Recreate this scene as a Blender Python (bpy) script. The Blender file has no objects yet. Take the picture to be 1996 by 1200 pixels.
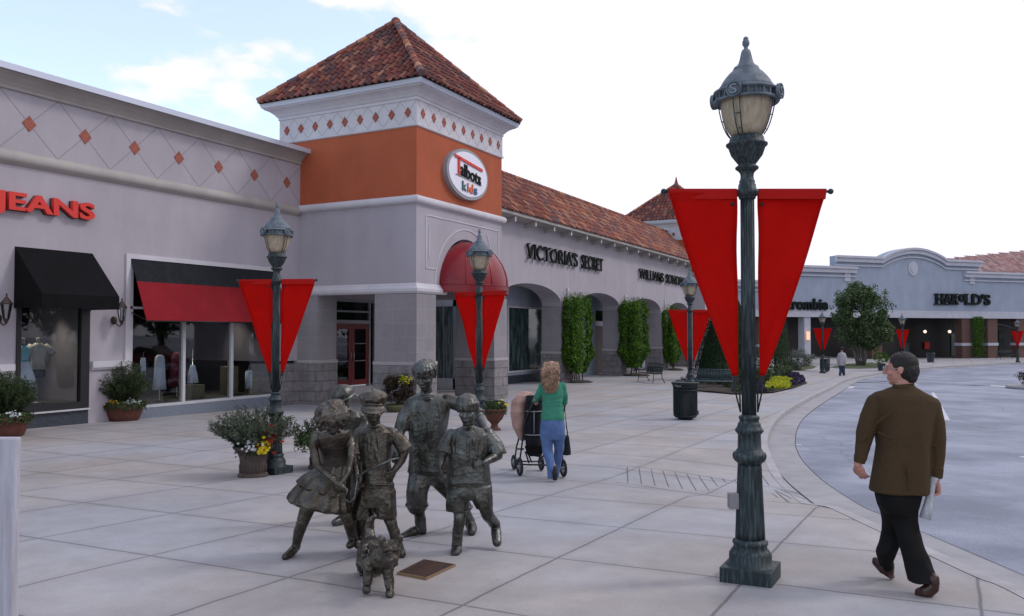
import bpy, bmesh, math, random
from mathutils import Vector, Matrix, noise, Quaternion
random.seed(7)
R = math.radians
C = bpy.context.scene.collection
scene = bpy.context.scene

# ------------------------------------------------------------------ camera, sky, sun, exposure
F = 1616.; YAW = R(27.9); PIT = R(1.76); EZ = 1.8
cam = bpy.data.cameras.new("camera"); cam.sensor_width = 36; cam.lens = 36*F/1996
cam.clip_start = .1; cam.clip_end = 3000
cam_o = bpy.data.objects.new("camera", cam); C.objects.link(cam_o)
cam_o.location = (0, 0, EZ); cam_o.rotation_euler = (R(90)+PIT, 0, YAW)
scene.camera = cam_o

SUN_AZ = R(52)      # direction towards the sun, measured from +Y towards +X
SUN_EL = R(44)
w = bpy.data.worlds.new("World"); scene.world = w; w.use_nodes = True
nt = w.node_tree; N = nt.nodes; K = nt.links
for n in list(N): N.remove(n)
out = N.new('ShaderNodeOutputWorld'); bg = N.new('ShaderNodeBackground')
sky = N.new('ShaderNodeTexSky'); sky.sky_type = 'NISHITA'; sky.sun_disc = False
sky.sun_elevation = SUN_EL; sky.sun_rotation = SUN_AZ
sky.air_density = 1.0; sky.dust_density = 1.5; sky.ozone_density = 1.2
tc = N.new('ShaderNodeTexCoord')
sc1 = N.new('ShaderNodeVectorMath'); sc1.operation = 'SCALE'; sc1.inputs['Scale'].default_value = 2.7
K.new(sky.outputs[0], sc1.inputs[0])
# broken cloud deck: clouds thicken towards the sun side
mp = N.new('ShaderNodeMapping'); mp.inputs['Scale'].default_value = (1, 1, 2.2); mp.inputs['Location'].default_value = (.35, .1, .2)
K.new(tc.outputs['Generated'], mp.inputs[0])
nz = N.new('ShaderNodeTexNoise'); nz.inputs['Scale'].default_value = 6.5; nz.inputs['Detail'].default_value = 7
nz.inputs['Roughness'].default_value = .55
K.new(mp.outputs[0], nz.inputs['Vector'])
sd = Vector((math.sin(SUN_AZ), math.cos(SUN_AZ), .25)).normalized()
dt = N.new('ShaderNodeVectorMath'); dt.operation = 'DOT_PRODUCT'; dt.inputs[1].default_value = sd
K.new(tc.outputs['Generated'], dt.inputs[0])
ma = N.new('ShaderNodeMath'); ma.operation = 'MULTIPLY_ADD'; ma.inputs[1].default_value = .62; ma.inputs[2].default_value = -.035
K.new(dt.outputs['Value'], ma.inputs[0])
ad = N.new('ShaderNodeMath'); ad.operation = 'ADD'; K.new(nz.outputs[0], ad.inputs[0]); K.new(ma.outputs[0], ad.inputs[1])
cr = N.new('ShaderNodeValToRGB'); cr.color_ramp.elements[0].position = .44; cr.color_ramp.elements[1].position = .56
cr.color_ramp.interpolation = 'EASE'
K.new(ad.outputs[0], cr.inputs[0])
mx = N.new('ShaderNodeMix'); mx.data_type = 'RGBA'
K.new(cr.outputs[0], mx.inputs[0]); hz = N.new('ShaderNodeVectorMath'); hz.operation = 'ADD'; hz.inputs[1].default_value = (2.6, 2.2, 1.6); K.new(sc1.outputs[0], hz.inputs[0]); K.new(hz.outputs[0], mx.inputs[6])
mx.inputs[7].default_value = (10.4, 10.2, 11.5, 1)
K.new(mx.outputs[2], bg.inputs[0]); bg.inputs[1].default_value = .1
K.new(bg.outputs[0], out.inputs[0])

sl = bpy.data.lights.new("sun", 'SUN'); sl.energy = 1.05; sl.angle = R(10); sl.color = (1, .97, .95)
so = bpy.data.objects.new("sun", sl); C.objects.link(so)
so.rotation_euler = Vector((math.sin(SUN_AZ)*math.cos(SUN_EL), math.cos(SUN_AZ)*math.cos(SUN_EL), math.sin(SUN_EL))).to_track_quat('Z', 'Y').to_euler()
vs = scene.view_settings; vs.view_transform = 'Standard'; vs.look = 'None'; vs.exposure = 0; vs.gamma = 1
scene.cycles.max_bounces = 6; scene.cycles.transparent_max_bounces = 12

# ------------------------------------------------------------------ terrain function and sight lines
CY, SY, CP, SP = math.cos(YAW), math.sin(YAW), math.cos(PIT), math.sin(PIT)
def cl(t): return max(0., min(1., t))
TAB = [(0, 1.60), (6, 1.76), (12, 2.02), (22, 2.17), (51, 2.53), (90, 2.62)]
def G(x, y):
    d = -x*SY+y*CY; h = TAB[0][1]
    if d >= 90: h = 2.62
    else:
        for (a, b), (c, e) in zip(TAB, TAB[1:]):
            if a <= d < c: h = b+(e-b)*(d-a)/(c-a)
    return EZ-h+.33*cl((y-25)/30)*cl((-6-x)/9)
def ray(px, py):
    x = (px-998)/F; u = (600-py)/F; fw = CP-u*SP; z = SP+u*CP; r = x/fw
    return (r*CY-SY, r*SY+CY, z/fw)
def at(px, py, d):
    a, b, c = ray(px, py); return Vector((a*d, b*d, EZ+c*d))
def gnd(px, py, off=0.):
    a, b, c = ray(px, py); lo, hi = .5, 500
    for _ in range(50):
        m = (lo+hi)/2
        if EZ+c*m > G(a*m, b*m)+off: lo = m
        else: hi = m
    return Vector((a*lo, b*lo, G(a*lo, b*lo)+off))
def dep(p): return -p[0]*SY+p[1]*CY

# ------------------------------------------------------------------ materials
def mat(name, col, col2=None, rough=.7, scale=6., metal=0., bump=0., bscale=40., spec=.5, mixpos=(.35, .65), detail=5, stretch=None, coords='Object'):
    m = bpy.data.materials.new(name); m.use_nodes = True
    n = m.node_tree.nodes; k = m.node_tree.links; b = n['Principled BSDF']
    b.inputs['Base Color'].default_value = (*col, 1); b.inputs['Roughness'].default_value = rough
    b.inputs['Metallic'].default_value = metal; b.inputs['Specular IOR Level'].default_value = spec
    t = n.new('ShaderNodeTexCoord'); src = t.outputs[coords]
    if coords == 'World':
        pass
    if stretch:
        mp = n.new('ShaderNodeMapping'); mp.inputs['Scale'].default_value = stretch; k.new(src, mp.inputs[0]); src = mp.outputs[0]
    if col2:
        z = n.new('ShaderNodeTexNoise'); z.inputs['Scale'].default_value = scale; z.inputs['Detail'].default_value = detail
        z.inputs['Roughness'].default_value = .6
        k.new(src, z.inputs['Vector'])
        r = n.new('ShaderNodeValToRGB'); r.color_ramp.elements[0].position = mixpos[0]; r.color_ramp.elements[1].position = mixpos[1]
        r.color_ramp.elements[0].color = (*col, 1); r.color_ramp.elements[1].color = (*col2, 1)
        k.new(z.outputs[0], r.inputs[0]); k.new(r.outputs[0], b.inputs['Base Color'])
    if bump:
        z2 = n.new('ShaderNodeTexNoise'); z2.inputs['Scale'].default_value = bscale; z2.inputs['Detail'].default_value = 4
        k.new(src, z2.inputs['Vector'])
        bp = n.new('ShaderNodeBump'); bp.inputs['Strength'].default_value = bump; bp.inputs['Distance'].default_value = .02
        k.new(z2.outputs[0], bp.inputs['Height']); k.new(bp.outputs[0], b.inputs['Normal'])
    return m
def island_mat(name, cols, rough=.7, bump=0., translucent=0.):
    """each loose piece (tile, leaf) takes its own colour from the list"""
    m = bpy.data.materials.new(name); m.use_nodes = True
    n = m.node_tree.nodes; k = m.node_tree.links; b = n['Principled BSDF']
    g = n.new('ShaderNodeNewGeometry'); r = n.new('ShaderNodeValToRGB'); r.color_ramp.interpolation = 'CONSTANT'
    e = r.color_ramp.elements
    while len(e) < len(cols): e.new(.5)
    for i, c in enumerate(cols): e[i].position = i/len(cols); e[i].color = (*c, 1)
    k.new(g.outputs['Random Per Island'], r.inputs[0]); k.new(r.outputs[0], b.inputs['Base Color'])
    b.inputs['Roughness'].default_value = rough; b.inputs['Specular IOR Level'].default_value = .2
    if translucent:
        o = n['Material Output']; t = n.new('ShaderNodeBsdfTranslucent'); k.new(r.outputs[0], t.inputs[0])
        mx = n.new('ShaderNodeMixShader'); mx.inputs[0].default_value = translucent
        k.new(b.outputs[0], mx.inputs[1]); k.new(t.outputs[0], mx.inputs[2]); k.new(mx.outputs[0], o.inputs[0])
    return m
def glass_mat(name, tint=(.75, .8, .8), refl=.1, dens=.0):
    m = bpy.data.materials.new(name); m.use_nodes = True
    n = m.node_tree.nodes; k = m.node_tree.links
    for q in list(n):
        if q.type == 'BSDF_PRINCIPLED': n.remove(q)
    o = n['Material Output']
    tr = n.new('ShaderNodeBsdfTransparent'); tr.inputs[0].default_value = (*tint, 1)
    gl = n.new('ShaderNodeBsdfGlossy'); gl.inputs[1].default_value = .02
    fr = n.new('ShaderNodeFresnel'); fr.inputs[0].default_value = 1.28
    z = n.new('ShaderNodeTexNoise'); z.inputs['Scale'].default_value = .8
    t = n.new('ShaderNodeTexCoord'); k.new(t.outputs['Object'], z.inputs['Vector'])
    bp = n.new('ShaderNodeBump'); bp.inputs['Strength'].default_value = .08; bp.inputs['Distance'].default_value = .05
    k.new(z.outputs[0], bp.inputs['Height']); k.new(bp.outputs[0], gl.inputs['Normal'])
    a = n.new('ShaderNodeMath'); a.operation = 'ADD'; a.inputs[1].default_value = refl; k.new(fr.outputs[0], a.inputs[0])
    mx = n.new('ShaderNodeMixShader'); k.new(a.outputs[0], mx.inputs[0]); k.new(tr.outputs[0], mx.inputs[1]); k.new(gl.outputs[0], mx.inputs[2])
    k.new(mx.outputs[0], o.inputs[0]); return m
def glow_mat(name, col, s):
    m = bpy.data.materials.new(name); m.use_nodes = True; b = m.node_tree.nodes['Principled BSDF']
    b.inputs['Base Color'].default_value = (*col, 1); b.inputs['Emission Color'].default_value = (*col, 1); b.inputs['Emission Strength'].default_value = s
    return m

def stone_mat(name, col, col2, bw, bh, mortar, bump=.3, off=.5, msize=.012, rough=.85, noisy=.35, bscale=9, mode='wall'):
    """coursed masonry or brick on upright faces: u = x+y along the wall, v = z"""
    m = bpy.data.materials.new(name); m.use_nodes = True
    n = m.node_tree.nodes; k = m.node_tree.links; b = n['Principled BSDF']; b.inputs['Roughness'].default_value = rough
    t = n.new('ShaderNodeNewGeometry'); s = n.new('ShaderNodeSeparateXYZ'); k.new(t.outputs['Position'], s.inputs[0])
    a = n.new('ShaderNodeMath'); a.operation = 'ADD'; k.new(s.outputs[0], a.inputs[0]); k.new(s.outputs[1], a.inputs[1])
    c = n.new('ShaderNodeCombineXYZ'); k.new(a.outputs[0], c.inputs[0]); k.new(s.outputs[2], c.inputs[1])
    br = n.new('ShaderNodeTexBrick'); k.new(c.outputs[0], br.inputs['Vector'])
    br.offset = off; br.inputs['Scale'].default_value = 1; br.inputs['Brick Width'].default_value = bw; br.inputs['Row Height'].default_value = bh
    br.inputs['Mortar Size'].default_value = msize; br.inputs['Mortar Smooth'].default_value = .3
    br.inputs['Color1'].default_value = (*col, 1); br.inputs['Color2'].default_value = (*col2, 1); br.inputs['Mortar'].default_value = (*mortar, 1)
    z = n.new('ShaderNodeTexNoise'); z.inputs['Scale'].default_value = bscale; z.inputs['Detail'].default_value = 6; k.new(t.outputs['Position'], z.inputs['Vector'])
    mx = n.new('ShaderNodeMix'); mx.data_type = 'RGBA'; mx.blend_type = 'MULTIPLY'; mx.inputs[0].default_value = noisy
    k.new(br.outputs[0], mx.inputs[6]); k.new(z.outputs[0], mx.inputs[7]); k.new(mx.outputs[2], b.inputs['Base Color'])
    sb = n.new('ShaderNodeMath'); sb.operation = 'MULTIPLY_ADD'; sb.inputs[1].default_value = -.8
    k.new(br.outputs['Fac'], sb.inputs[0]); k.new(z.outputs[0], sb.inputs[2])
    bp = n.new('ShaderNodeBump'); bp.inputs['Strength'].default_value = bump; bp.inputs['Distance'].default_value = .05
    k.new(sb.outputs[0], bp.inputs['Height']); k.new(bp.outputs[0], b.inputs['Normal'])
    return m

M = {}
M['stucco'] = mat('stucco', (.415, .383, .425), (.38, .35, .388), .9, .7, bump=.35, bscale=60)
M['stucco_grey'] = mat('stucco_grey', (.33, .375, .46), (.30, .34, .42), .9, .8, bump=.3, bscale=60)
M['cornice'] = mat('cornice_paint', (.40, .375, .35), (.36, .335, .32), .85, 1.5, bump=.15, bscale=60)
M['trim'] = mat('trim_paint', (.60, .58, .62), (.54, .52, .56), .8, 1.2, bump=.1, bscale=50)
M['orange'] = mat('orange_stucco', (.44, .103, .042), (.39, .090, .036), .9, 1.1, bump=.5, bscale=70)
M['terra'] = mat('terracotta_inlay', (.36, .11, .075), (.27, .08, .06), .8, 18, bump=.2, bscale=60)
M['joint'] = mat('joint_groove', (.24, .23, .25), rough=.95)
M['gutter'] = mat('gutter_metal', (.55, .58, .68), rough=.5, metal=.2)
M['stone'] = stone_mat('dressed_stone', (.33, .305, .325), (.30, .28, .30), .9, .42, (.36, .335, .345), .12, noisy=.2)
M['rockstone'] = stone_mat('rockfaced_stone', (.36, .335, .34), (.29, .27, .28), .62, .31, (.25, .23, .24), 1.0, noisy=.6, bscale=5)
M['granite'] = mat('granite', (.20, .23, .28), (.14, .16, .20), .45, 30)
M['granite_dark'] = mat('granite_dark', (.05, .06, .08), (.03, .035, .045), .4, 20)
M['black_frame'] = mat('black_frame', (.012, .012, .014), rough=.45)
M['white_frame'] = mat('white_frame', (.55, .55, .58), (.48, .48, .5), .5, 3)
M['grey_frame'] = mat('grey_frame', (.28, .28, .30), rough=.5)
M['awn_black'] = mat('awning_black_canvas', (.006, .006, .008), (.004, .004, .005), .95, 5, bump=.2, bscale=200, spec=.2)
M['awn_grey'] = mat('awning_charcoal_canvas', (.02, .022, .028), (.014, .015, .018), .95, 5, bump=.2, bscale=200, spec=.2)
M['awn_red'] = mat('awning_red_canvas', (.25, .008, .016), (.21, .006, .012), .85, 2, bump=.15, bscale=200, spec=.25)
M['dome_red'] = mat('dome_red_vinyl', (.24, .008, .016), (.20, .006, .012), .33, 2, spec=.4)
M['letter_red'] = mat('letter_red', (.62, .03, .02), rough=.5)
M['letter_black'] = mat('letter_black', (.008, .012, .011), rough=.7, spec=.15)
M['letter_green'] = mat('letter_green', (.01, .12, .11), rough=.4)
M['letter_orange'] = mat('letter_orange', (.6, .12, .03), rough=.4)
M['letter_blue'] = mat('letter_blue', (.02, .12, .3), rough=.4)
M['sign_white'] = mat('sign_white', (.78, .76, .85), rough=.4)
M['door_red'] = mat('door_red', (.17, .008, .010), (.14, .006, .008), .45, 3)
M['glass'] = glass_mat('shop_glass', (.80, .84, .86), .02)
M['glass_tint'] = mat('tinted_shop_glass', (.018, .032, .032), (.085, .13, .13), .06, 1.6, stretch=(2.6, 2.6, .7), mixpos=(.4, .72), spec=.6)
M['glass_dark'] = glass_mat('shop_glass_dark', (.32, .35, .36), .02)
M['glass_green'] = glass_mat('shop_glass_green', (.40, .52, .50), .10)
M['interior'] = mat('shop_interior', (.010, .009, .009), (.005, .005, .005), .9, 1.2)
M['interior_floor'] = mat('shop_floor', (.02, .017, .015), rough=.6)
M['tile'] = island_mat('roof_tiles', [(.15, .045, .036), (.10, .030, .028), (.20, .068, .050), (.12, .042, .038), (.075, .032, .034), (.17, .048, .036), (.28, .13, .09), (.11, .038, .034), (.14, .058, .050), (.085, .046, .050), (.18, .062, .042), (.13, .034, .028), (.22, .095, .065), (.07, .040, .044)], .75)
M['tile2'] = island_mat('roof_tiles_arcade', [(.26, .09, .06), (.18, .065, .05), (.34, .13, .08), (.22, .08, .06), (.15, .065, .065), (.30, .10, .06), (.42, .22, .14), (.20, .075, .06), (.26, .13, .10), (.14, .09, .10), (.32, .12, .07), (.22, .06, .045), (.40, .19, .11), (.12, .08, .085)], .75)
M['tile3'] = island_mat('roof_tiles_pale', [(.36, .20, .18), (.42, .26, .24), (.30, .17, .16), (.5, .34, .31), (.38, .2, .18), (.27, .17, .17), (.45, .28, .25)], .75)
M['tile_under'] = mat('tile_underlay', (.03, .022, .02), rough=.95)
M['lamp_iron'] = mat('weathered_iron_highlights', (.014, .023, .027), (.10, .135, .14), .55, 9, metal=.25, bump=.15, bscale=50, mixpos=(.46, .82), stretch=(6, 6, .6))  # weathered iron; pale vertical streaks are highlights painted into the colour
M['lamp_band'] = mat('weathered_lamp_cap', (.065, .085, .105), (.15, .18, .21), .6, 14, metal=.2, bump=.3, bscale=60)
M['lamp_glass'] = mat('lamp_globe_glass', (.50, .42, .31), (.34, .27, .18), .35, 5, stretch=(8, 8, 1.2))
M['lamp_glass'].node_tree.nodes['Principled BSDF'].inputs['Transmission Weight'].default_value = .12
M['banner'] = mat('banner_red_nylon', (.60, .007, .003), (.52, .006, .003), .75, 3, spec=.15, bump=.25, bscale=5)
M['banner_hem'] = mat('banner_hem', (.40, .008, .006), rough=.8, spec=.15)
_b = M['banner'].node_tree; _t = _b.nodes.new('ShaderNodeBsdfTranslucent'); _t.inputs[0].default_value = (.75, .010, .004, 1)
_m = _b.nodes.new('ShaderNodeMixShader'); _m.inputs[0].default_value = .5
_b.links.new(_b.nodes['Principled BSDF'].outputs[0], _m.inputs[1]); _b.links.new(_t.outputs[0], _m.inputs[2]); _b.links.new(_m.outputs[0], _b.nodes['Material Output'].inputs[0])
M['black_rubber'] = mat('black_rubber', (.015, .015, .015), rough=.7)
M['bronze'] = mat('bronze_patina', (.052, .047, .040), (.155, .165, .157), .36, 7, metal=.85, bump=.35, bscale=38, mixpos=(.38, .72))
M['bronze_warm'] = mat('bronze_patina_warm', (.060, .048, .037), (.15, .140, .122), .36, 8, metal=.85, bump=.35, bscale=45, mixpos=(.38, .72))
M['green_metal'] = mat('dark_green_metal', (.012, .022, .024), (.02, .034, .036), .5, 20, metal=.3)
M['blue_green_metal'] = mat('blue_green_metal', (.05, .08, .105), (.035, .06, .08), .45, 20, metal=.2)
M['terracotta'] = mat('terracotta_pot', (.13, .042, .026), (.085, .03, .022), .8, 9, bump=.3, bscale=30)
M['urn_brown'] = mat('urn_brown', (.085, .06, .052), (.06, .042, .036), .85, 9, bump=.3, bscale=30)
M['soil'] = mat('soil', (.025, .018, .012), (.04, .028, .02), .95, 30, bump=.8, bscale=30)
M['grass'] = mat('grass_ground', (.045, .065, .018), (.075, .085, .03), .95, 20, bump=.8, bscale=60)
M['wood_white'] = mat('weathered_white_wood', (.50, .49, .56), (.30, .28, .30), .85, 4, bump=.5, bscale=20, stretch=(14, 14, 1.0), mixpos=(.4, .9))
M['bark'] = mat('bark', (.09, .075, .06), (.05, .04, .034), .9, 12, bump=.8, bscale=30)
M['brick'] = stone_mat('red_brick', (.16, .05, .035), (.12, .04, .03), .22, .075, (.18, .15, .13), .3, noisy=.3)
def leafs(name, cols, t=.25): return island_mat(name, cols, .6, translucent=t)
M['leaf_vine'] = leafs('vine_leaf', [(.05, .12, .012), (.09, .20, .018), (.035, .085, .012), (.13, .25, .022), (.06, .15, .015), (.025, .06, .010)])
M['leaf_dark'] = leafs('dark_leaf', [(.018, .038, .014), (.028, .05, .018), (.012, .026, .011), (.022, .044, .02)], .1)
M['leaf_tree'] = leafs('tree_leaf', [(.06, .095, .036), (.08, .13, .045), (.035, .06, .025), (.12, .17, .07), (.05, .085, .032), (.16, .20, .10)])
M['leaf_rosemary'] = leafs('rosemary_leaf', [(.06, .085, .045), (.045, .07, .035), (.10, .125, .085), (.035, .055, .03), (.14, .16, .13)], .15)
M['leaf_herb'] = leafs('pot_shrub_leaf', [(.03, .055, .02), (.045, .075, .025), (.02, .04, .016), (.06, .09, .03)], .15)
M['leaf_silver'] = leafs('silver_leaf', [(.20, .22, .19), (.26, .28, .25), (.13, .155, .13), (.09, .11, .08)], .15)
M['leaf_rust'] = leafs('rust_leaf', [(.16, .07, .03), (.12, .055, .025), (.2, .1, .04)], .15)
M['leaf_purple'] = leafs('purple_leaf', [(.045, .03, .075), (.07, .05, .11), (.03, .025, .045)], .1)
M['leaf_maroon'] = leafs('maroon_leaf', [(.035, .02, .014), (.05, .03, .018), (.022, .022, .012)], .1)
M['petal_white'] = leafs('white_petal', [(.75, .75, .75), (.65, .66, .7)], .2)
M['petal_yellow'] = leafs('yellow_petal', [(.75, .48, .01), (.7, .55, .03)], .2)
M['petal_lime'] = leafs('lime_yellow_petal', [(.45, .48, .02), (.36, .42, .03), (.55, .52, .04)], .2)
M['petal_red'] = leafs('red_petal', [(.30, .025, .012), (.22, .02, .012)], .2)
M['petal_orange'] = leafs('orange_petal', [(.65, .22, .01), (.6, .3, .02)], .2)

# ------------------------------------------------------------------ mesh collector
class MB:
    def __init__(s): s.v = []; s.f = []; s.sm = []
    def add(s, vs, fs, smooth=False):
        n = len(s.v); s.v += [tuple(q) for q in vs]; s.f += [tuple(i+n for i in f) for f in fs]; s.sm += [smooth]*len(fs); return s
    def box(s, x0, x1, y0, y1, z0, z1):
        return s.add([(x0, y0, z0), (x1, y0, z0), (x1, y1, z0), (x0, y1, z0), (x0, y0, z1), (x1, y0, z1), (x1, y1, z1), (x0, y1, z1)],
                     [(0, 3, 2, 1), (4, 5, 6, 7), (0, 1, 5, 4), (1, 2, 6, 5), (2, 3, 7, 6), (3, 0, 4, 7)])
    def obox(s, c, ax, ay, az):
        c, ax, ay, az = map(Vector, (c, ax, ay, az)); v = []
        for k in (-1, 1):
            for i, j in ((-1, -1), (1, -1), (1, 1), (-1, 1)): v.append(c+ax*i+ay*j+az*k)
        return s.add(v, [(0, 3, 2, 1), (4, 5, 6, 7), (0, 1, 5, 4), (1, 2, 6, 5), (2, 3, 7, 6), (3, 0, 4, 7)])
    def prism(s, pts, vec):
        """pts: planar polygon, extruded by vec"""
        n = len(pts); vec = Vector(vec); a = [Vector(p) for p in pts]
        return s.add(a+[p+vec for p in a], [tuple(range(n-1, -1, -1)), tuple(range(n, 2*n))]+[(i, (i+1) % n, n+(i+1) % n, n+i) for i in range(n)])
    def quad(s, *p): return s.add(p, [tuple(range(len(p)))])
    def sweep(s, prof, path, up=(0, 0, 1), close=False, cap=True):
        """prof: [(out, up)], path: points; out = to the right of the path direction seen from above"""
        P = [Vector(p) for p in path]; n = len(prof); rows = []
        for i, p in enumerate(P):
            if close: a, b = P[i-1], P[(i+1) % len(P)]
            else: a, b = P[max(i-1, 0)], P[min(i+1, len(P)-1)]
            d0 = (p-a).normalized() if (p-a).length > 1e-9 else None; d1 = (b-p).normalized() if (b-p).length > 1e-9 else None
            if d0 is None: d0 = d1
            if d1 is None: d1 = d0
            n0 = Vector((d0.y, -d0.x, 0)).normalized(); n1 = Vector((d1.y, -d1.x, 0)).normalized()
            m = (n0+n1); m = m.normalized(); m = m/max(.3, m.dot(n0))
            rows.append([p+m*o+Vector((0, 0, h)) for o, h in prof])
        vs = [q for r in rows for q in r]; L = len(P); fs = []
        for i in range(L if close else L-1):
            for j in range(n): fs.append((i*n+j, ((i+1) % L)*n+j, ((i+1) % L)*n+(j+1) % n, i*n+(j+1) % n))
        if not close and cap: fs += [tuple(range(n-1, -1, -1)), tuple((L-1)*n+j for j in range(n))]
        return s.add(vs, fs)
    def lathe(s, prof, c=(0, 0, 0), seg=24, flute=0, famp=0., smooth=True):
        c = Vector(c); vs = []; fs = []; n = len(prof)
        for r, z in prof:
            for k in range(seg):
                a = 2*math.pi*k/seg; rr = r*(1-famp*(.5+.5*math.cos(flute*a))) if flute else r
                vs.append(c+Vector((rr*math.cos(a), rr*math.sin(a), z)))
        for i in range(n-1):
            for k in range(seg): fs.append((i*seg+k, i*seg+(k+1) % seg, (i+1)*seg+(k+1) % seg, (i+1)*seg+k))
        fs += [tuple(range(seg-1, -1, -1)), tuple((n-1)*seg+k for k in range(seg))]
        return s.add(vs, fs, smooth)
    def tube(s, pts, r, seg=8, smooth=True, r1=None):
        P = [Vector(p) for p in pts]; n = len(P); vs = []; fs = []
        ref = None
        for i, p in enumerate(P):
            d = (P[min(i+1, n-1)]-P[max(i-1, 0)]).normalized()
            if ref is None: ref = Vector((0, 0, 1)) if abs(d.z) < .9 else Vector((1, 0, 0))
            a = d.cross(ref).normalized(); b = a.cross(d).normalized(); ref = b
            rr = (r[i] if isinstance(r, (list, tuple)) else (r if r1 is None else r+(r1-r)*i/max(1, n-1)))
            for k in range(seg):
                t = 2*math.pi*k/seg; vs.append(p+a*(rr*math.cos(t))+b*(rr*math.sin(t)))
        for i in range(n-1):
            for k in range(seg): fs.append((i*seg+k, i*seg+(k+1) % seg, (i+1)*seg+(k+1) % seg, (i+1)*seg+k))
        fs += [tuple(range(seg-1, -1, -1)), tuple((n-1)*seg+k for k in range(seg))]
        return s.add(vs, fs, smooth)
    def ball(s, c, r, seg=12, rings=8, q=None, smooth=True):
        c = Vector(c); r = (r, r, r) if not isinstance(r, (tuple, list)) else r; vs = []; fs = []
        for i in range(rings+1):
            t = math.pi*i/rings
            for k in range(seg):
                a = 2*math.pi*k/seg; p = Vector((r[0]*math.sin(t)*math.cos(a), r[1]*math.sin(t)*math.sin(a), r[2]*math.cos(t)))
                if q: p = q @ p
                vs.append(c+p)
        for i in range(rings):
            for k in range(seg): fs.append((i*seg+k, i*seg+(k+1) % seg, (i+1)*seg+(k+1) % seg, (i+1)*seg+k))
        return s.add(vs, fs, smooth)
    def mesh(s, name, mt, inv=None):
        me = bpy.data.meshes.new(name); vv = [inv @ Vector(q) for q in s.v] if inv is not None else s.v
        me.from_pydata(vv, [], s.f); me.polygons.foreach_set('use_smooth', s.sm)
        for m in (mt if isinstance(mt, list) else [mt]): me.materials.append(m)
        me.update(); return me
    def build(s, name, mt, parent=None, world=True, fix=True, bevel=0.):
        inv = None
        if parent is not None and world:
            inv = wm(parent).inverted()
        me = s.mesh(name, mt, inv)
        if fix or bevel:
            b = bmesh.new(); b.from_mesh(me); bmesh.ops.remove_doubles(b, verts=b.verts, dist=1e-5)
            bmesh.ops.recalc_face_normals(b, faces=b.faces)
            if bevel:
                es = [e for e in b.edges if len(e.link_faces) == 2 and e.calc_face_angle(0) > .6]
                bmesh.ops.bevel(b, geom=es, offset=bevel, segments=2, affect='EDGES', profile=.6)
            b.to_mesh(me); b.free()
        o = bpy.data.objects.new(name, me); C.objects.link(o)
        if parent is not None: o.parent = parent
        return o
def wm(o):
    m = Matrix.LocRotScale(o.location, o.rotation_euler, o.scale)
    return wm(o.parent) @ m if o.parent else m
def tag(o, label=None, cat=None, group=None, kind=None):
    if label: o['label'] = label
    if cat: o['category'] = cat
    if group: o['group'] = group
    if kind: o['kind'] = kind
    return o
def empty(name, loc, rz=0., label=None, cat=None, group=None):
    o = bpy.data.objects.new(name, None); C.objects.link(o); o.empty_display_size = .2
    o.location = loc; o.rotation_euler = (0, 0, rz); return tag(o, label, cat, group)
def struct(o): o['kind'] = 'structure'; return o
def kids(o): return [c for c in bpy.data.objects if c.parent == o]
def copy_tree(o, loc=None, rz=None, label=None, parent=None, scale=None, skip=()):
    c = o.copy(); C.objects.link(c); c.parent = parent
    if loc is not None: c.location = loc
    if rz is not None: c.rotation_euler = (0, 0, rz)
    if label: c['label'] = label
    if scale: c.scale = (scale,)*3
    for ch in kids(o):
        if ch.name.split('.')[0] in skip: continue
        copy_tree(ch, parent=c)
    return c

# ------------------------------------------------------------------ lettering
def weather(m, lo=.86, hi=1.04, sc=1.0, stretch=(1.1, 1.1, .30), pos=(.3, .7)):
    """rain streaks and grime that belong to the surface"""
    n = m.node_tree.nodes; k = m.node_tree.links; b = n['Principled BSDF']
    if not b.inputs['Base Color'].links: return
    src = b.inputs['Base Color'].links[0].from_socket; g = n.new('ShaderNodeNewGeometry'); mp = n.new('ShaderNodeMapping'); mp.inputs['Scale'].default_value = stretch
    k.new(g.outputs['Position'], mp.inputs[0]); z = n.new('ShaderNodeTexNoise'); z.inputs['Scale'].default_value = sc; z.inputs['Detail'].default_value = 8; z.inputs['Roughness'].default_value = .65; k.new(mp.outputs[0], z.inputs['Vector'])
    r = n.new('ShaderNodeMapRange'); r.inputs[1].default_value = pos[0]; r.inputs[2].default_value = pos[1]; r.inputs[3].default_value = lo; r.inputs[4].default_value = hi; k.new(z.outputs[0], r.inputs[0])
    s = n.new('ShaderNodeVectorMath'); s.operation = 'SCALE'; k.new(src, s.inputs[0]); k.new(r.outputs[0], s.inputs['Scale']); k.new(s.outputs[0], b.inputs['Base Color'])
for k_, lo_ in (('stucco', .91), ('stucco_grey', .91), ('orange', .86), ('trim', .88), ('cornice', .86), ('stone', .84), ('rockstone', .8), ('dome_red', .8), ('awn_black', .6), ('awn_red', .8), ('wood_white', .8)): weather(M[k_], lo_, 1.04)
weather(M['banner'], .86, 1.05, 2.5, (1, 1, 1))
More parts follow.
